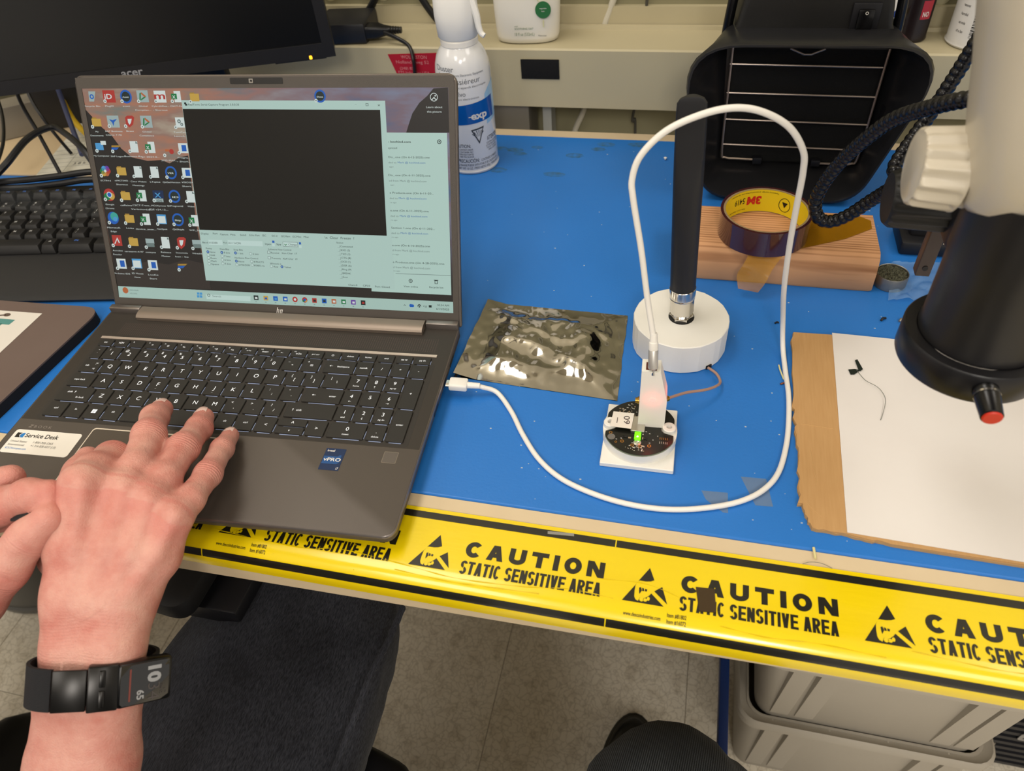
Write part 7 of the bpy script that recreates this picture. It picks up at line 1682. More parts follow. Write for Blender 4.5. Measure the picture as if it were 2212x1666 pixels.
# ---------------------------------------------------------------- person: hands, forearms, jeans; chair; watch
RHAND = {
    'middle': [(-0.3458, 0.0153, 0.0424, 0.0085), (-0.34, 0.0003, 0.049, 0.0098), (-0.321, -0.0268, 0.0627, 0.0113), (-0.3063, -0.061, 0.0695, 0.0108), (-0.3015, -0.0816, 0.0709, 0.0132)],
    'ring': [(-0.3135, 0.0191, 0.0339, 0.0082), (-0.3063, 0.0033, 0.0392, 0.0094), (-0.2952, -0.0279, 0.0541, 0.0108), (-0.2856, -0.0625, 0.0633, 0.0104), (-0.2836, -0.0827, 0.066, 0.0126)],
    'pinky': [(-0.2873, 0.0104, 0.0263, 0.0068), (-0.2798, -0.0103, 0.0354, 0.0079), (-0.2679, -0.0433, 0.0483, 0.009), (-0.2623, -0.0723, 0.057, 0.0092), (-0.2628, -0.0885, 0.06, 0.0118)],
    'index': [(-0.35, -0.0413, 0.0259, 0.0092), (-0.3418, -0.0412, 0.0421, 0.0104), (-0.3391, -0.0493, 0.059, 0.0118), (-0.3281, -0.0734, 0.0752, 0.0128), (-0.322, -0.0892, 0.0823, 0.0145)],
    'thumb': [(-0.3854, -0.0349, 0.0325, 0.0092), (-0.3821, -0.0491, 0.0334, 0.0108), (-0.3774, -0.0751, 0.031, 0.0125), (-0.3421, -0.1182, 0.0359, 0.017)],
    'metaI': [(-0.322, -0.0892, 0.0823, 0.0145), (-0.3228, -0.1194, 0.0547, 0.0175), (-0.3154, -0.1438, 0.0332, 0.018)],
    'metaM': [(-0.3015, -0.0816, 0.0709, 0.0132), (-0.3025, -0.1131, 0.0506, 0.0165), (-0.305, -0.1414, 0.0324, 0.018)],
    'metaR': [(-0.2836, -0.0827, 0.066, 0.0126), (-0.2871, -0.1118, 0.0473, 0.0165), (-0.2952, -0.1387, 0.0308, 0.018)],
    'metaP': [(-0.2628, -0.0885, 0.06, 0.0118), (-0.273, -0.1097, 0.0424, 0.016), (-0.2862, -0.1356, 0.0283, 0.018)],
    'palmA': [(-0.3384, -0.0828, 0.0478, 0.014), (-0.335, -0.1149, 0.0328, 0.018), (-0.315, -0.1418, 0.0236, 0.017)],
    'palmB': [(-0.2829, -0.0803, 0.0411, 0.013), (-0.2906, -0.1094, 0.0251, 0.0165), (-0.2935, -0.1391, 0.0199, 0.017)],
    'radius': [(-0.3154, -0.1438, 0.0332, 0.0185), (-0.3097, -0.1665, 0.0152, 0.0195), (-0.3076, -0.1902, -0.0083, 0.0215), (-0.3105, -0.2191, -0.0454, 0.0255), (-0.3296, -0.2642, -0.1162, 0.033), (-0.374, -0.3509, -0.2582, 0.04)],
    'ulna': [(-0.2862, -0.1356, 0.0283, 0.018), (-0.2849, -0.1609, 0.0134, 0.019), (-0.2857, -0.1852, -0.0099, 0.021), (-0.2919, -0.2149, -0.0467, 0.0255), (-0.3076, -0.2592, -0.1178, 0.033), (-0.3534, -0.3462, -0.2597, 0.04)],
}
LHAND = {
    'index': [(-0.3382, -0.1006, 0.0845, 0.0092), (-0.3558, -0.1024, 0.0808, 0.0105), (-0.3744, -0.1085, 0.0732, 0.0122), (-0.4098, -0.1174, 0.0565, 0.014), (-0.4329, -0.1342, 0.0469, 0.018)],
    'middle': [(-0.4054, -0.0779, 0.0579, 0.0095), (-0.4212, -0.0889, 0.0589, 0.011), (-0.4323, -0.1119, 0.0541, 0.013), (-0.4409, -0.1332, 0.0432, 0.017)],
    'ring': [(-0.3887, -0.1066, 0.0508, 0.0085), (-0.4127, -0.111, 0.0493, 0.0105), (-0.434, -0.1217, 0.0451, 0.013), (-0.4433, -0.1384, 0.0388, 0.017)],
    'thumb': [(-0.3306, -0.1155, 0.0792, 0.0098), (-0.3429, -0.1269, 0.0704, 0.012), (-0.3565, -0.1443, 0.0575, 0.015), (-0.3785, -0.1624, 0.0393, 0.019), (-0.4159, -0.177, 0.0219, 0.022)],
    'palm': [(-0.4326, -0.1365, 0.0447, 0.019), (-0.4398, -0.1638, 0.0274, 0.024), (-0.4446, -0.1946, -0.001, 0.026)],
    'arm': [(-0.4453, -0.1902, 0.0035, 0.027), (-0.4722, -0.2465, -0.0715, 0.032), (-0.5181, -0.3196, -0.1858, 0.04)],
    'arm2': [(-0.4299, -0.1867, 0.0024, 0.025), (-0.453, -0.2421, -0.0729, 0.032), (-0.4905, -0.3134, -0.1878, 0.04)],
}
NAILS = [((-0.337, 0.0107, 0.0525), 'middle'), ((-0.3064, 0.0155, 0.0439), 'ring'), ((-0.2818, 0.0082, 0.0354), 'pinky')]
WR = (-0.2956, -0.1743, 0.0036)
AX = (-0.0913, 0.7455, 0.6603)
def sdf_mesh(chains, h, kpart, kall, extra=()):
    """smooth union of tapered capsules -> quad mesh (surface nets); chains: list of lists of (x,y,z,r)"""
    P = np.array([q for c in chains for q in c], dtype=np.float64)
    lo = (P[:, :3] - P[:, 3:4]).min(0) - 4 * h; hi = (P[:, :3] + P[:, 3:4]).max(0) + 4 * h
    n = np.ceil((hi - lo) / h).astype(int) + 1
    F = np.full(n, 0.05, dtype=np.float32)
    def seg(c0, c1, sl, ax):
        a = np.array(c0[:3]); b = np.array(c1[:3]); ba = b - a; L2 = max(ba @ ba, 1e-12)
        X = ax[0][sl[0]][:, None, None]; Y = ax[1][sl[1]][None, :, None]; Z = ax[2][sl[2]][None, None, :]
        t = np.clip(((X - a[0]) * ba[0] + (Y - a[1]) * ba[1] + (Z - a[2]) * ba[2]) / L2, 0, 1)
        d = np.sqrt((X - a[0] - t * ba[0]) ** 2 + (Y - a[1] - t * ba[1]) ** 2 + (Z - a[2] - t * ba[2]) ** 2)
        return (d - (c0[3] + (c1[3] - c0[3]) * t)).astype(np.float32)
    def smin(a, b, k):
        q = np.maximum(k - np.abs(a - b), 0) / k; return np.minimum(a, b) - q * q * k * 0.25
    ax = [lo[i] + h * np.arange(n[i]) for i in range(3)]
    for ci, c in enumerate(chains):
        kk = kall[ci]; q = np.array(c); pad = 0.026; a = np.maximum(((q[:, :3] - q[:, 3:4]).min(0) - pad - lo) / h, 0).astype(int); b = np.minimum(((q[:, :3] + q[:, 3:4]).max(0) + pad - lo) / h + 1, n).astype(int)
        sl = tuple(slice(a[i], b[i]) for i in range(3)); G_ = None
        for i in range(len(c) - 1):
            s_ = seg(c[i], c[i + 1], sl, ax); G_ = s_ if G_ is None else smin(G_, s_, kpart)
        F[sl] = smin(F[sl], G_, kk)
    S = F < 0
    # surface nets
    c8 = [(i, j, k) for i in (0, 1) for j in (0, 1) for k in (0, 1)]
    m = tuple(x - 1 for x in n); cs = np.zeros(m, dtype=np.int8)
    for (i, j, k) in c8: cs += S[i:m[0] + i, j:m[1] + j, k:m[2] + k]
    act = (cs > 0) & (cs < 8); idx = np.argwhere(act); vid = np.full(m, -1, dtype=np.int64); vid[act] = np.arange(len(idx))
    acc = np.zeros((len(idx), 3)); cnt = np.zeros(len(idx))
    edges = [(a, b) for a in c8 for b in c8 if sum(b) - sum(a) == 1 and all(b[t] >= a[t] for t in range(3))]
    for a, b in edges:
        fa = F[idx[:, 0] + a[0], idx[:, 1] + a[1], idx[:, 2] + a[2]]; fb_ = F[idx[:, 0] + b[0], idx[:, 1] + b[1], idx[:, 2] + b[2]]
        cr = (fa < 0) != (fb_ < 0); t = np.where(cr, fa / np.where(cr, fa - fb_, 1), 0)[:, None]
        p = np.array(a) + t * (np.array(b) - np.array(a)); acc += np.where(cr[:, None], p, 0); cnt += cr
    V = lo + h * (idx + acc / cnt[:, None]); faces = []
    for axis in range(3):
        o1, o2 = (axis + 1) % 3, (axis + 2) % 3; s0 = [slice(1, -1)] * 3; s0[axis] = slice(0, -1); s1 = list(s0); s1[axis] = slice(1, None)
        A_ = S[tuple(s0)]; B_ = S[tuple(s1)]; ii = np.argwhere(A_ != B_); sgn = A_[tuple(ii.T)]
        base = ii.copy(); base[:, o1] += 1; base[:, o2] += 1
        e1 = np.zeros(3, int); e1[o1] = 1; e2 = np.zeros(3, int); e2[o2] = 1
        q = [vid[tuple((base - d).T)] for d in (e1 + e2, e2, 0 * e1, e1)]
        Q = np.stack(q, 1); Q[~sgn] = Q[~sgn][:, ::-1]; faces.append(Q)
    return V, np.concatenate(faces)
def skin_mat():
    m = mat('skin', 'D69A85', 0.48, sss=0.12, spec=0.35); nt = m.node_tree; b = nt.nodes['Principled BSDF']
    tc = nt.nodes.new('ShaderNodeTexCoord')
    n1 = nt.nodes.new('ShaderNodeTexNoise'); n1.inputs['Scale'].default_value = 38; n1.inputs['Detail'].default_value = 6; n1.inputs['Roughness'].default_value = 0.6
    r1 = nt.nodes.new('ShaderNodeValToRGB'); e = r1.color_ramp; e.elements[0].position = 0.22; e.elements[0].color = lin('BF6E62'); e.elements[1].position = 0.78; e.elements[1].color = lin('DFAE9E')
    x = e.elements.new(0.5); x.color = lin('D19486')
    nt.links.new(tc.outputs['Object'], n1.inputs['Vector']); nt.links.new(n1.outputs['Fac'], r1.inputs[0])
    at = nt.nodes.new('ShaderNodeAttribute'); at.attribute_name = 'flush'; mx = nt.nodes.new('ShaderNodeMix'); mx.data_type = 'RGBA'; mx.inputs[7].default_value = lin('CF7F74')
    ml = nt.nodes.new('ShaderNodeMath'); ml.operation = 'MULTIPLY'; ml.inputs[1].default_value = 0.55; nt.links.new(at.outputs['Fac'], ml.inputs[0]); nt.links.new(ml.outputs[0], mx.inputs[0]); nt.links.new(r1.outputs[0], mx.inputs[6]); nt.links.new(mx.outputs[2], b.inputs['Base Color'])
    al = nt.nodes.new('ShaderNodeAttribute'); al.attribute_name = 'along'; wk = nt.nodes.new('ShaderNodeAttribute'); wk.attribute_name = 'wrinkle'
    nz = nt.nodes.new('ShaderNodeTexNoise'); nz.inputs['Scale'].default_value = 120; nt.links.new(tc.outputs['Object'], nz.inputs['Vector'])
    m1 = nt.nodes.new('ShaderNodeMath'); m1.operation = 'MULTIPLY_ADD'; m1.inputs[1].default_value = 0.0022; nt.links.new(nz.outputs['Fac'], m1.inputs[0]); nt.links.new(al.outputs['Fac'], m1.inputs[2])
    m2 = nt.nodes.new('ShaderNodeMath'); m2.operation = 'MULTIPLY'; m2.inputs[1].default_value = 3000.0; nt.links.new(m1.outputs[0], m2.inputs[0])
    m3 = nt.nodes.new('ShaderNodeMath'); m3.operation = 'SINE'; nt.links.new(m2.outputs[0], m3.inputs[0])
    m4 = nt.nodes.new('ShaderNodeMath'); m4.operation = 'MULTIPLY'; nt.links.new(m3.outputs[0], m4.inputs[0]); nt.links.new(wk.outputs['Fac'], m4.inputs[1])
    v = nt.nodes.new('ShaderNodeTexVoronoi'); v.inputs['Scale'].default_value = 900; v.feature = 'F1'
    n2 = nt.nodes.new('ShaderNodeTexNoise'); n2.inputs['Scale'].default_value = 160; n2.inputs['Detail'].default_value = 5
    ad = nt.nodes.new('ShaderNodeMath'); ad.operation = 'MULTIPLY_ADD'; ad.inputs[1].default_value = 0.35; nt.links.new(v.outputs['Distance'], ad.inputs[0]); nt.links.new(n2.outputs['Fac'], ad.inputs[2]); nt.links.new(tc.outputs['Object'], v.inputs['Vector']); nt.links.new(tc.outputs['Object'], n2.inputs['Vector'])
    bp = nt.nodes.new('ShaderNodeBump'); bp.inputs['Strength'].default_value = 0.45; bp.inputs['Distance'].default_value = 0.0012; m5 = nt.nodes.new('ShaderNodeMath'); m5.operation = 'MULTIPLY_ADD'; m5.inputs[1].default_value = 0.32; nt.links.new(m4.outputs[0], m5.inputs[0]); nt.links.new(ad.outputs[0], m5.inputs[2]); nt.links.new(m5.outputs[0], bp.inputs['Height']); nt.links.new(bp.outputs[0], b.inputs['Normal'])
    return m
m_skin = skin_mat()
per = thing('person', 'seated person in black jeans typing with a watch on the wrist', 'person', (-0.36, -0.35, FLOOR))
oP = Vector((-0.36, -0.35, FLOOR))
def npmesh(name, V, Q, m, parent, off):
    me = bpy.data.meshes.new(name); me.from_pydata((V - np.array(off)).tolist(), [], Q.tolist()); me.update(); me.polygons.foreach_set('use_smooth', [True] * len(me.polygons)); me.materials.append(m); return link(name, me, parent)
FING = ('middle', 'ring', 'pinky', 'index', 'thumb')
def tendons(H):
    out = []
    for a in ('metaI', 'metaM', 'metaR', 'metaP'):
        c = []
        for q in H[a]:
            p = Vector(q[:3]); d = (Vector((0.0494, -0.3116, 0.4524)) - p).normalized(); p = p + d * (q[3] - 0.0008); c.append((p.x, p.y, p.z, 0.0030))
        c[0] = c[0][:3] + (0.0036,); out.append(c)
    return out
V1, Q1 = sdf_mesh([c for k, c in RHAND.items() if k not in FING] + tendons(RHAND) + [RHAND[k] for k in FING], 0.0012, 0.006, [0.012] * (len(RHAND) - 5) + [0.007] * 4 + [0.0045] * 5)
V2, Q2 = sdf_mesh(list(LHAND.values()), 0.0018, 0.006, [0.006] * len(LHAND))
def wrinkles(V, H):
    along = np.zeros(len(V)); msk = np.zeros(len(V)); red = np.zeros(len(V)); best = np.full(len(V), 1.0)
    for k, c in H.items():
        L_ = 0.0; joints = [np.array(q[:3]) for q in c]
        acc = 0.0
        for i in range(len(c) - 1):
            a, b = joints[i], joints[i + 1]; ba = b - a; ln_ = np.linalg.norm(ba); t = np.clip(((V - a) @ ba) / (ln_ ** 2), 0, 1); d = np.linalg.norm(V - a - t[:, None] * ba, axis=1) - (c[i][3] + (c[i + 1][3] - c[i][3]) * t)
            nw = d < best; best = np.where(nw, d, best); along = np.where(nw, acc + t * ln_, along)
            m_ = np.zeros(len(V)); r_ = np.zeros(len(V))
            if k in ('middle', 'ring', 'pinky', 'index', 'thumb'):
                for j, wd, am in ((1, 0.005, 0.6), (2, 0.0085, 1.0)):
                    if j < len(joints): dj = np.linalg.norm(V - joints[j], axis=1) - c[j][3]; m_ = np.maximum(m_, am * np.exp(-(np.linalg.norm((V - joints[j]), axis=1) - c[j][3]) ** 2 / 1e-4) * np.exp(-((acc + t * ln_ - sum(np.linalg.norm(joints[q + 1] - joints[q]) for q in range(j))) / wd) ** 2)); 
                r_ = np.maximum(m_ * 0.9, np.exp(-(acc + t * ln_) / 0.010) * 0.7)
            elif k in ('radius', 'ulna', 'arm', 'arm2'):
                m_ = 0.32 * np.exp(-((acc + t * ln_ - 0.022) / 0.016) ** 2)
            else:
                r_ = 0.9 * np.exp(-((acc + t * ln_) / 0.014) ** 2)
            msk = np.where(nw, m_, msk); red = np.where(nw, r_, red)
            acc += ln_
    return along, msk, red
WA = wrinkles(V1, RHAND); WB = wrinkles(V2, LHAND)
bo = npmesh('body', np.concatenate([V1, V2]), np.concatenate([Q1, Q2 + len(V1)]), m_skin, per, oP)
for i_, nm_ in enumerate(('along', 'wrinkle', 'flush')):
    at_ = bo.data.attributes.new(nm_, 'FLOAT', 'POINT'); at_.data.foreach_set('value', np.concatenate([WA[i_], WB[i_]]).astype(np.float32))
# finger nails
m_nail = mat('nail', 'EBC6BA', 0.3, coat=0.4)
def nail(fin, w_, l_, up):
    c = RHAND[fin]; tip = Vector(c[0][:3]); d = Vector(c[0][:3]) - Vector(c[1][:3]); M_ = frame(tip, d, zdir=up); r_ = c[0][3]
    mb = MB(M_); mb.grid(lambda a, b: ((-0.55 + 1.05 * a) * l_, (b - 0.5) * w_ * (1 - 0.25 * max(0, a - 0.6) * 2), r_ * 1.03 - 5.5 * ((b - 0.5) * w_) ** 2 / (r_ * 8) * 0.8 - 0.0035 * max(0, a - 0.35) ** 2), 8, 8); mb.v = [v - oP for v in mb.v]; mb.build('fingernail', m_nail, per, smooth=60)
for f_, w_, l_ in (('middle', 0.0125, 0.0125), ('ring', 0.0120, 0.0125), ('pinky', 0.0098, 0.0105)): nail(f_, w_, l_, (0.1, -0.5, 0.85))
# wrist watch
AXv = Vector(AX); WC = Vector(WR) - AXv * 0.006; toC = (Vector((0.0494, -0.3116, 0.4524)) - WC).normalized()
Xw = AXv.cross(toC).normalized(); Zw = Xw.cross(AXv).normalized()
WM = Matrix(((Xw.x, AXv.x, Zw.x, WC.x), (Xw.y, AXv.y, Zw.y, WC.y), (Xw.z, AXv.z, Zw.z, WC.z), (0, 0, 0, 1)))
wt = thing('wristwatch', 'black digital wristwatch with a fabric strap on the forearm', 'watch', (0, 0, 0)); wt.matrix_world = WM
m_wband = mat('watch_fabric', '1B1B1E', 0.9, bump=(1400, 0.9, 0.0008)); m_wmet = mat('watch_metal', '2B2A29', 0.28, 0.8)
EA, EB = 0.0360, 0.0252
def band(a0, a1, w_, th, ox=0.0, n=40):
    mb = MB(); 
    rings = []
    for i in range(n + 1):
        a = math.radians(a0 + (a1 - a0) * i / n); c, s_ = math.cos(a), math.sin(a); rings.append([((EA + o) * c, y, (EB + o) * s_) for (y, o) in ((-w_ / 2, 0), (w_ / 2, 0), (w_ / 2, th), (-w_ / 2, th))])
    mb.loft(rings); return mb
band(128, 385, 0.0255, 0.0022).build('strap', m_wband, wt, smooth=30)
def slab(xc, zc, tilt, w_, l_, t_, name, m, bev=0.0012, parent=wt):
    return MB(Matrix.Translation((xc, 0, zc)) @ Matrix.Rotation(math.radians(tilt), 4, 'Y')).box(-w_ / 2, w_ / 2, -l_ / 2, l_ / 2, -t_, 0).build(name, m, parent, bevel=bev)
slab(-0.0135, 0.0265, -16, 0.0195, 0.0255, 0.0022, 'clasp_plate', m_wmet, 0.0006)
slab(0.0050, 0.0295, -4, 0.0175, 0.0285, 0.0070, 'button_panel', m_wmet)
for y in (-0.0062, 0.0062): slab(0.0045, 0.0303, -4, 0.0036, 0.0105, 0.0015, 'side_button', m_wmet, 0.0007).location = (0, y, 0)
slab(0.0292, 0.0262, 16, 0.0330, 0.0280, 0.0100, 'watch_case', m_blackgl, 0.0022)
fc = slab(0.0288, 0.0268, 16, 0.0300, 0.0255, 0.0008, 'watch_glass', mat('watch_glass', '060606', 0.06, coat=1.0, coatr=0.02), 0.0004)
TM = Matrix.Translation((0.0288, 0, 0.0270)) @ Matrix.Rotation(math.radians(16), 4, 'Y')
mb = MB(TM); mb.text('10', 0.0020, 0.0100, 0.0072, 0, 0.0105, 0.05, rot=-math.pi / 2); mb.text('65', -0.0045, -0.0040, 0.0040, 0, 0.0060, 0.03, rot=-math.pi / 2); mb.build('bright_digits', mat('lcd_grey', '8C8C8C', 0.4, emit=('808080', 0.25)), fc, smooth=0)
mb = MB(TM); mb.text('34', 0.0020, -0.0010, 0.0072, 0, 0.0105, -0.01, rot=-math.pi / 2); mb.text('Thu 12', 0.0095, -0.0025, 0.0016, 0, 0.0062, 0, rot=-math.pi / 2); mb.text(': *', 0.0118, -0.006, 0.0018, 0, 0.003, 0, rot=-math.pi / 2); mb.build('dim_digits', mat('lcd_dim', '4A4442', 0.4), fc, smooth=0)
MB(TM).box(-0.0095, -0.0085, -0.010, 0.010, 0.0, 0.0001).build('red_line', mat('lcd_red', '7A3A32', 0.4), fc)
# thing pinched by the left hand
ps = MB(frame((-0.3445, -0.1120, 0.0765), (0.95, 0.15, 0.15), zdir=(0.1, -0.55, 0.8))).box(-0.02, 0.012, -0.004, 0.004, -0.0012, 0.0012).build('black_clip', m_black, bevel=0.0006); tag(ps, 'small black strip pinched between thumb and finger', 'clip')

# jeans: right thigh and shin
m_den = bpy.data.materials.new('black_denim'); m_den.use_nodes = True
def denim(m, c0, c1, rib=False):
    nt = m.node_tree; b = nt.nodes['Principled BSDF']; b.inputs['Roughness'].default_value = 0.9; b.inputs['Sheen Weight'].default_value = 0.08; b.inputs['Specular IOR Level'].default_value = 0.2
    tc = nt.nodes.new('ShaderNodeTexCoord'); mp = nt.nodes.new('ShaderNodeMapping'); mp.inputs['Rotation'].default_value = (0, 0, 0.45 if not rib else 0.15); nt.links.new(tc.outputs['Object'], mp.inputs['Vector'])
    if rib:
        w = nt.nodes.new('ShaderNodeTexWave'); w.inputs['Scale'].default_value = 170; w.inputs['Distortion'].default_value = 1.2; w.inputs['Detail'].default_value = 2; w.inputs['Detail Scale'].default_value = 3
    else:
        mp.inputs['Scale'].default_value = (2.2, 0.45, 1.2); w = nt.nodes.new('ShaderNodeTexNoise'); w.inputs['Scale'].default_value = 520; w.inputs['Detail'].default_value = 2
    nt.links.new(mp.outputs[0], w.inputs['Vector'])
    n = nt.nodes.new('ShaderNodeTexNoise'); n.inputs['Scale'].default_value = 9; n.inputs['Detail'].default_value = 5; nt.links.new(tc.outputs['Object'], n.inputs['Vector'])
    ad = nt.nodes.new('ShaderNodeMath'); ad.operation = 'MULTIPLY'; nt.links.new(w.outputs['Fac'], ad.inputs[0]); nt.links.new(n.outputs['Fac'], ad.inputs[1])
    r_ = nt.nodes.new('ShaderNodeValToRGB'); r_.color_ramp.elements[0].color = lin(c0); r_.color_ramp.elements[0].position = 0.12; r_.color_ramp.elements[1].color = lin(c1); r_.color_ramp.elements[1].position = 0.5 if not rib else 0.7; nt.links.new(ad.outputs[0], r_.inputs[0]); nt.links.new(r_.outputs[0], b.inputs['Base Color'])
    bp = nt.nodes.new('ShaderNodeBump'); bp.inputs['Strength'].default_value = 0.5; bp.inputs['Distance'].default_value = 0.0008; nt.links.new(w.outputs['Fac'], bp.inputs['Height']); nt.links.new(bp.outputs[0], b.inputs['Normal'])
denim(m_den, '17181D', '4A4C55')
def leg_tube(path, nring, fold=0.007, seed=0.0, nu=56):
    P = spline([Vector(p[:3]) for p in path], 10); R_ = spline([Vector((p[3], p[4], 0)) for p in path], 10); mb = MB(); rings = []
    for i, p in enumerate(P):
        t = (P[min(i + 1, len(P) - 1)] - P[max(i - 1, 0)]).normalized(); X_ = Vector((1, 0, 0)); X_ = (X_ - t * X_.dot(t)).normalized(); Z_ = X_.cross(t)
        if Z_.z < 0 and abs(t.z) < 0.7: Z_ = -Z_
        ring = []
        for j in range(nu):
            a = 2 * math.pi * j / nu; d = fold * (mn.noise(Vector((math.cos(a) * 2.2 + seed, math.sin(a) * 2.2, i * 0.11))) + 0.5 * mn.noise(Vector((math.cos(a) * 5 + seed, math.sin(a) * 5, i * 0.25))))
            ring.append(p + X_ * math.cos(a) * (R_[i].x + d) + Z_ * math.sin(a) * (R_[i].y + d))
        rings.append(ring)
    mb.loft(rings); mb.v = [v - oP for v in mb.v]; return mb
leg_tube([(-0.32, -0.62, -0.27, 0.115, 0.085), (-0.308, -0.35, -0.265, 0.117, 0.085), (-0.302, -0.17, -0.255, 0.117, 0.085), (-0.298, -0.06, -0.25, 0.113, 0.083), (-0.296, 0.01, -0.255, 0.102, 0.080), (-0.300, 0.05, -0.30, 0.078, 0.075), (-0.325, 0.04, -0.38, 0.070, 0.07), (-0.37, -0.03, -0.52, 0.066, 0.065), (-0.40, -0.10, -0.68, 0.07, 0.07)], 0).build('jeans_leg', m_den, per, smooth=180)
leg_tube([(-0.55, -0.62, -0.27, 0.105, 0.085), (-0.66, -0.42, -0.265, 0.102, 0.085), (-0.80, -0.24, -0.255, 0.096, 0.083), (-0.88, -0.14, -0.27, 0.086, 0.078), (-0.91, -0.12, -0.34, 0.076, 0.07), (-0.92, -0.15, -0.5, 0.07, 0.065), (-0.92, -0.2, -0.68, 0.075, 0.07)], 0, seed=4).build('jeans_leg', m_den, per, smooth=180)
sm = spline([(-0.181, 0.005, -0.205), (-0.1815, -0.033, -0.2), (-0.1845, -0.062, -0.197), (-0.1855, -0.09, -0.196), (-0.1865, -0.127, -0.198), (-0.188, -0.16, -0.2), (-0.19, -0.22, -0.2)], 8)
mb = MB(); mb.tube(sm, 0.0030, 8, rf=lambda i: 0.0026 + 0.0012 * abs(math.sin(i * 1.3))); mb.v = [v - oP for v in mb.v]; mb.build('side_seam', m_den, per)
for sx, sy in ((-0.40, -0.10), (-0.92, -0.2)):
    mb = MB(); mb.loft([[(sx + x, sy + y - 0.02, z) for x, y in circle(0, 0.05, w_, 24, l_)] for (z, w_, l_) in ((FLOOR, 0.045, 0.13), (FLOOR + 0.025, 0.047, 0.132), (FLOOR + 0.06, 0.042, 0.11), (FLOOR + 0.095, 0.035, 0.06))]); mb.v = [v - oP for v in mb.v]; mb.build('shoe', m_blackmat, per, smooth=60)
# torso and sleeves, out of view behind the picture edge
m_shirt = mat('grey_shirt', '4C5560', 0.9)
tb = MB(); tb.loft([[(-0.43 + p[0], -0.66 + p[1], z) for p in circle(0, 0, rx, 32, ry)] for (z, rx, ry) in ((-0.32, 0.17, 0.12), (-0.2, 0.175, 0.125), (0.0, 0.175, 0.12), (0.14, 0.19, 0.115), (0.24, 0.16, 0.09), (0.28, 0.06, 0.06))]); tb.v = [v - oP for v in tb.v]; tb.build('shirt', m_shirt, per, smooth=60)
for ch, sh in ((RHAND['radius'], (-0.26, -0.64, 0.18)), (LHAND['arm'], (-0.60, -0.64, 0.18))):
    e = Vector(ch[-1][:3]); mb = MB(); mb.tube([Vector(sh), (Vector(sh) + e) / 2, e + (Vector(sh) - e) * 0.02], [0.065, 0.058, 0.054], 20); mb.v = [v - oP for v in mb.v]; mb.build('sleeve', m_shirt, per)
# office chair
chr_ = thing('office_chair', 'black mesh office chair under the seated person', 'chair', (-0.43, -0.55, FLOOR))
oC = Vector((-0.43, -0.55, FLOOR)); MC = Matrix.Translation(-oC); m_mesh = mat('chair_mesh', '111111', 0.9, bump=(700, 1.0, 0.002))
MB(MC).prism(roundpoly([(-0.68, -0.80), (-0.165, -0.80), (-0.190, -0.110), (-0.40, -0.110), (-0.66, -0.46)], [0.06, 0.06, 0.04, 0.06, 0.08]), -0.40, -0.345).build('seat', m_mesh, chr_, bevel=0.012)
MB(MC).tube(spline([(-0.165, -0.78, -0.36), (-0.160, -0.45, -0.355), (-0.165, -0.16, -0.345), (-0.20, -0.105, -0.345), (-0.38, -0.095, -0.345)], 8), 0.016, 12).build('seat_frame', m_black, chr_)
for x in (-0.375, ):
    MB(MC).prism(roundpoly([(x - 0.035, -0.072), (x + 0.030, -0.078), (x + 0.035, 0.14), (x - 0.030, 0.14)], [0.02] * 4), -0.145, -0.12).build('arm_pad', m_blackmat, chr_, bevel=0.006)
    MB(MC).box(x - 0.01, x + 0.062, -0.058, 0.08, -0.175, -0.150).build('arm_bracket', m_black, chr_, bevel=0.003); MB(MC).tube([(x, 0.10, -0.15), (x - 0.01, 0.06, -0.26), (x - 0.02, -0.14, -0.37)], 0.014, 10).build('arm_post', m_black, chr_)
MB(MC).cyl((-0.43, -0.5, FLOOR + 0.06), (-0.43, -0.5, -0.40), 0.03, n=20).build('pedestal', m_black, chr_)
for k in range(5):
    a = math.radians(20 + 72 * k); e = Vector((-0.43 + 0.28 * math.cos(a), -0.5 + 0.28 * math.sin(a), FLOOR + 0.06)); MB(MC).tube([(-0.43, -0.5, FLOOR + 0.10), e], [0.025, 0.016], 10).build('star_leg', m_black, chr_); MB(MC).cyl(e + Vector((-0.012, 0, -0.03)), e + Vector((0.012, 0, -0.03)), 0.03, n=20).build('caster', m_black, chr_)
MB(MC).prism(roundpoly([(-0.66, -0.84), (-0.20, -0.84), (-0.20, -0.80), (-0.66, -0.80)], [0.015] * 4), -0.25, 0.25).build('backrest', m_mesh, chr_, bevel=0.01)

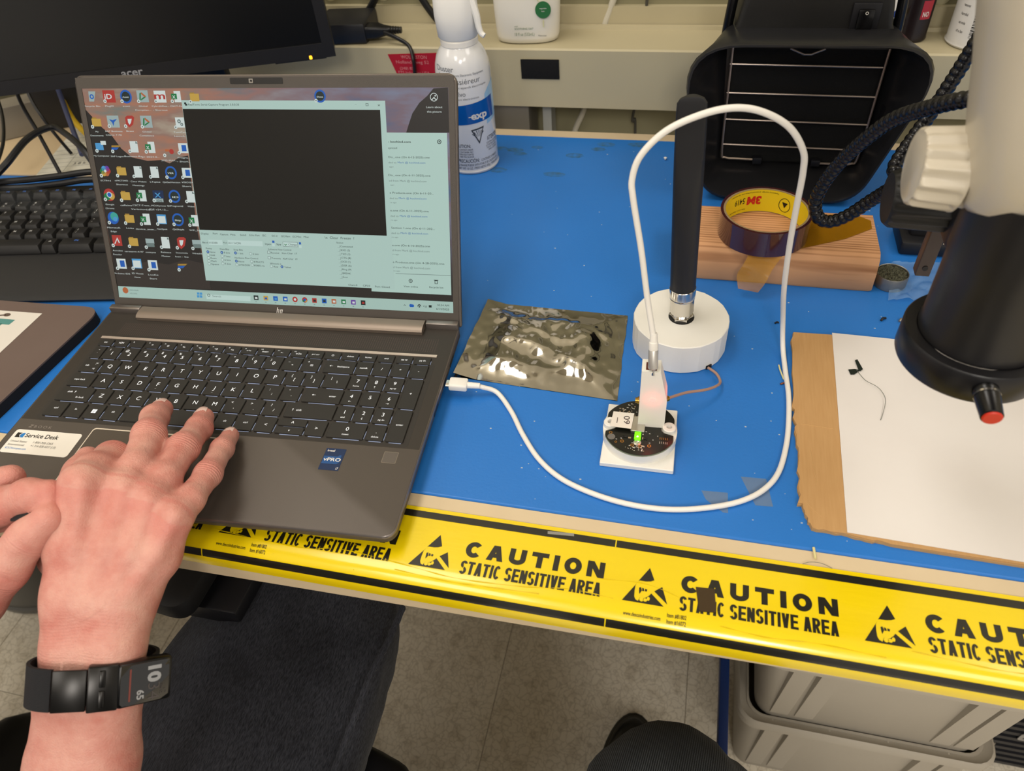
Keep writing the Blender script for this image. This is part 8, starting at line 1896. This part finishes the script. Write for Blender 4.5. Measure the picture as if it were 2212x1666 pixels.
# second person: knee and shoe of the photographer
p2 = thing('person', 'photographer in dark corduroy trousers, only knee and shoe showing', 'person', (0.07, -0.3, FLOOR))
oP = Vector((0.07, -0.3, FLOOR)); m_cor = bpy.data.materials.new('dark_corduroy'); m_cor.use_nodes = True; denim(m_cor, '1E2124', '5C6268', True)
leg_tube([(0.13, -0.66, -0.27, 0.095, 0.085), (0.115, -0.45, -0.275, 0.093, 0.082), (0.103, -0.25, -0.28, 0.090, 0.080), (0.098, -0.135, -0.285, 0.087, 0.078), (0.095, -0.085, -0.33, 0.080, 0.070), (0.088, -0.075, -0.45, 0.068, 0.064), (0.073, -0.04, -0.60, 0.066, 0.062), (0.063, -0.01, -0.70, 0.07, 0.066)], 0, seed=9).build('trouser_leg', m_cor, p2, smooth=180)
mb = MB(); mb.loft([[(0.058 + x, 0.02 + y, z) for x, y in circle(0, 0.02, w_, 28, l_)] for (z, w_, l_) in ((FLOOR, 0.046, 0.115), (FLOOR + 0.012, 0.049, 0.118), (FLOOR + 0.03, 0.046, 0.112), (FLOOR + 0.06, 0.040, 0.09), (FLOOR + 0.09, 0.034, 0.05))]); mb.v = [v - oP for v in mb.v]; mb.build('shoe', mat('shoe_black', '14130F', 0.6), p2, smooth=50)
for k, (zz, s_) in enumerate(((FLOOR + 0.028, 1.0), (FLOOR + 0.045, 0.93), (FLOOR + 0.062, 0.84))):
    mb = MB(); mb.tube([(0.058 + 0.046 * s_ * math.cos(a), 0.04 + 0.112 * s_ * math.sin(a), zz) for a in [math.pi * i / 16 for i in range(17)]], 0.0022, 6); mb.v = [v - oP for v in mb.v]; mb.build('shoe_seam', mat('shoe_seam', '2E2B22', 0.7), p2)
tb = MB(); tb.loft([[(0.12 + p[0], -0.80 + p[1], z) for p in circle(0, 0, rx, 32, ry)] for (z, rx, ry) in ((-0.34, 0.18, 0.13), (-0.2, 0.185, 0.13), (0.0, 0.18, 0.125), (0.22, 0.20, 0.12), (0.34, 0.17, 0.09), (0.38, 0.06, 0.06))]); tb.v = [v - oP for v in tb.v]; tb.build('unseen_torso', mat('unseen_torso_cloth', '2A2C30', 0.9), p2, smooth=60)  # unseen torso added behind the camera for dark reflections and soft shadow
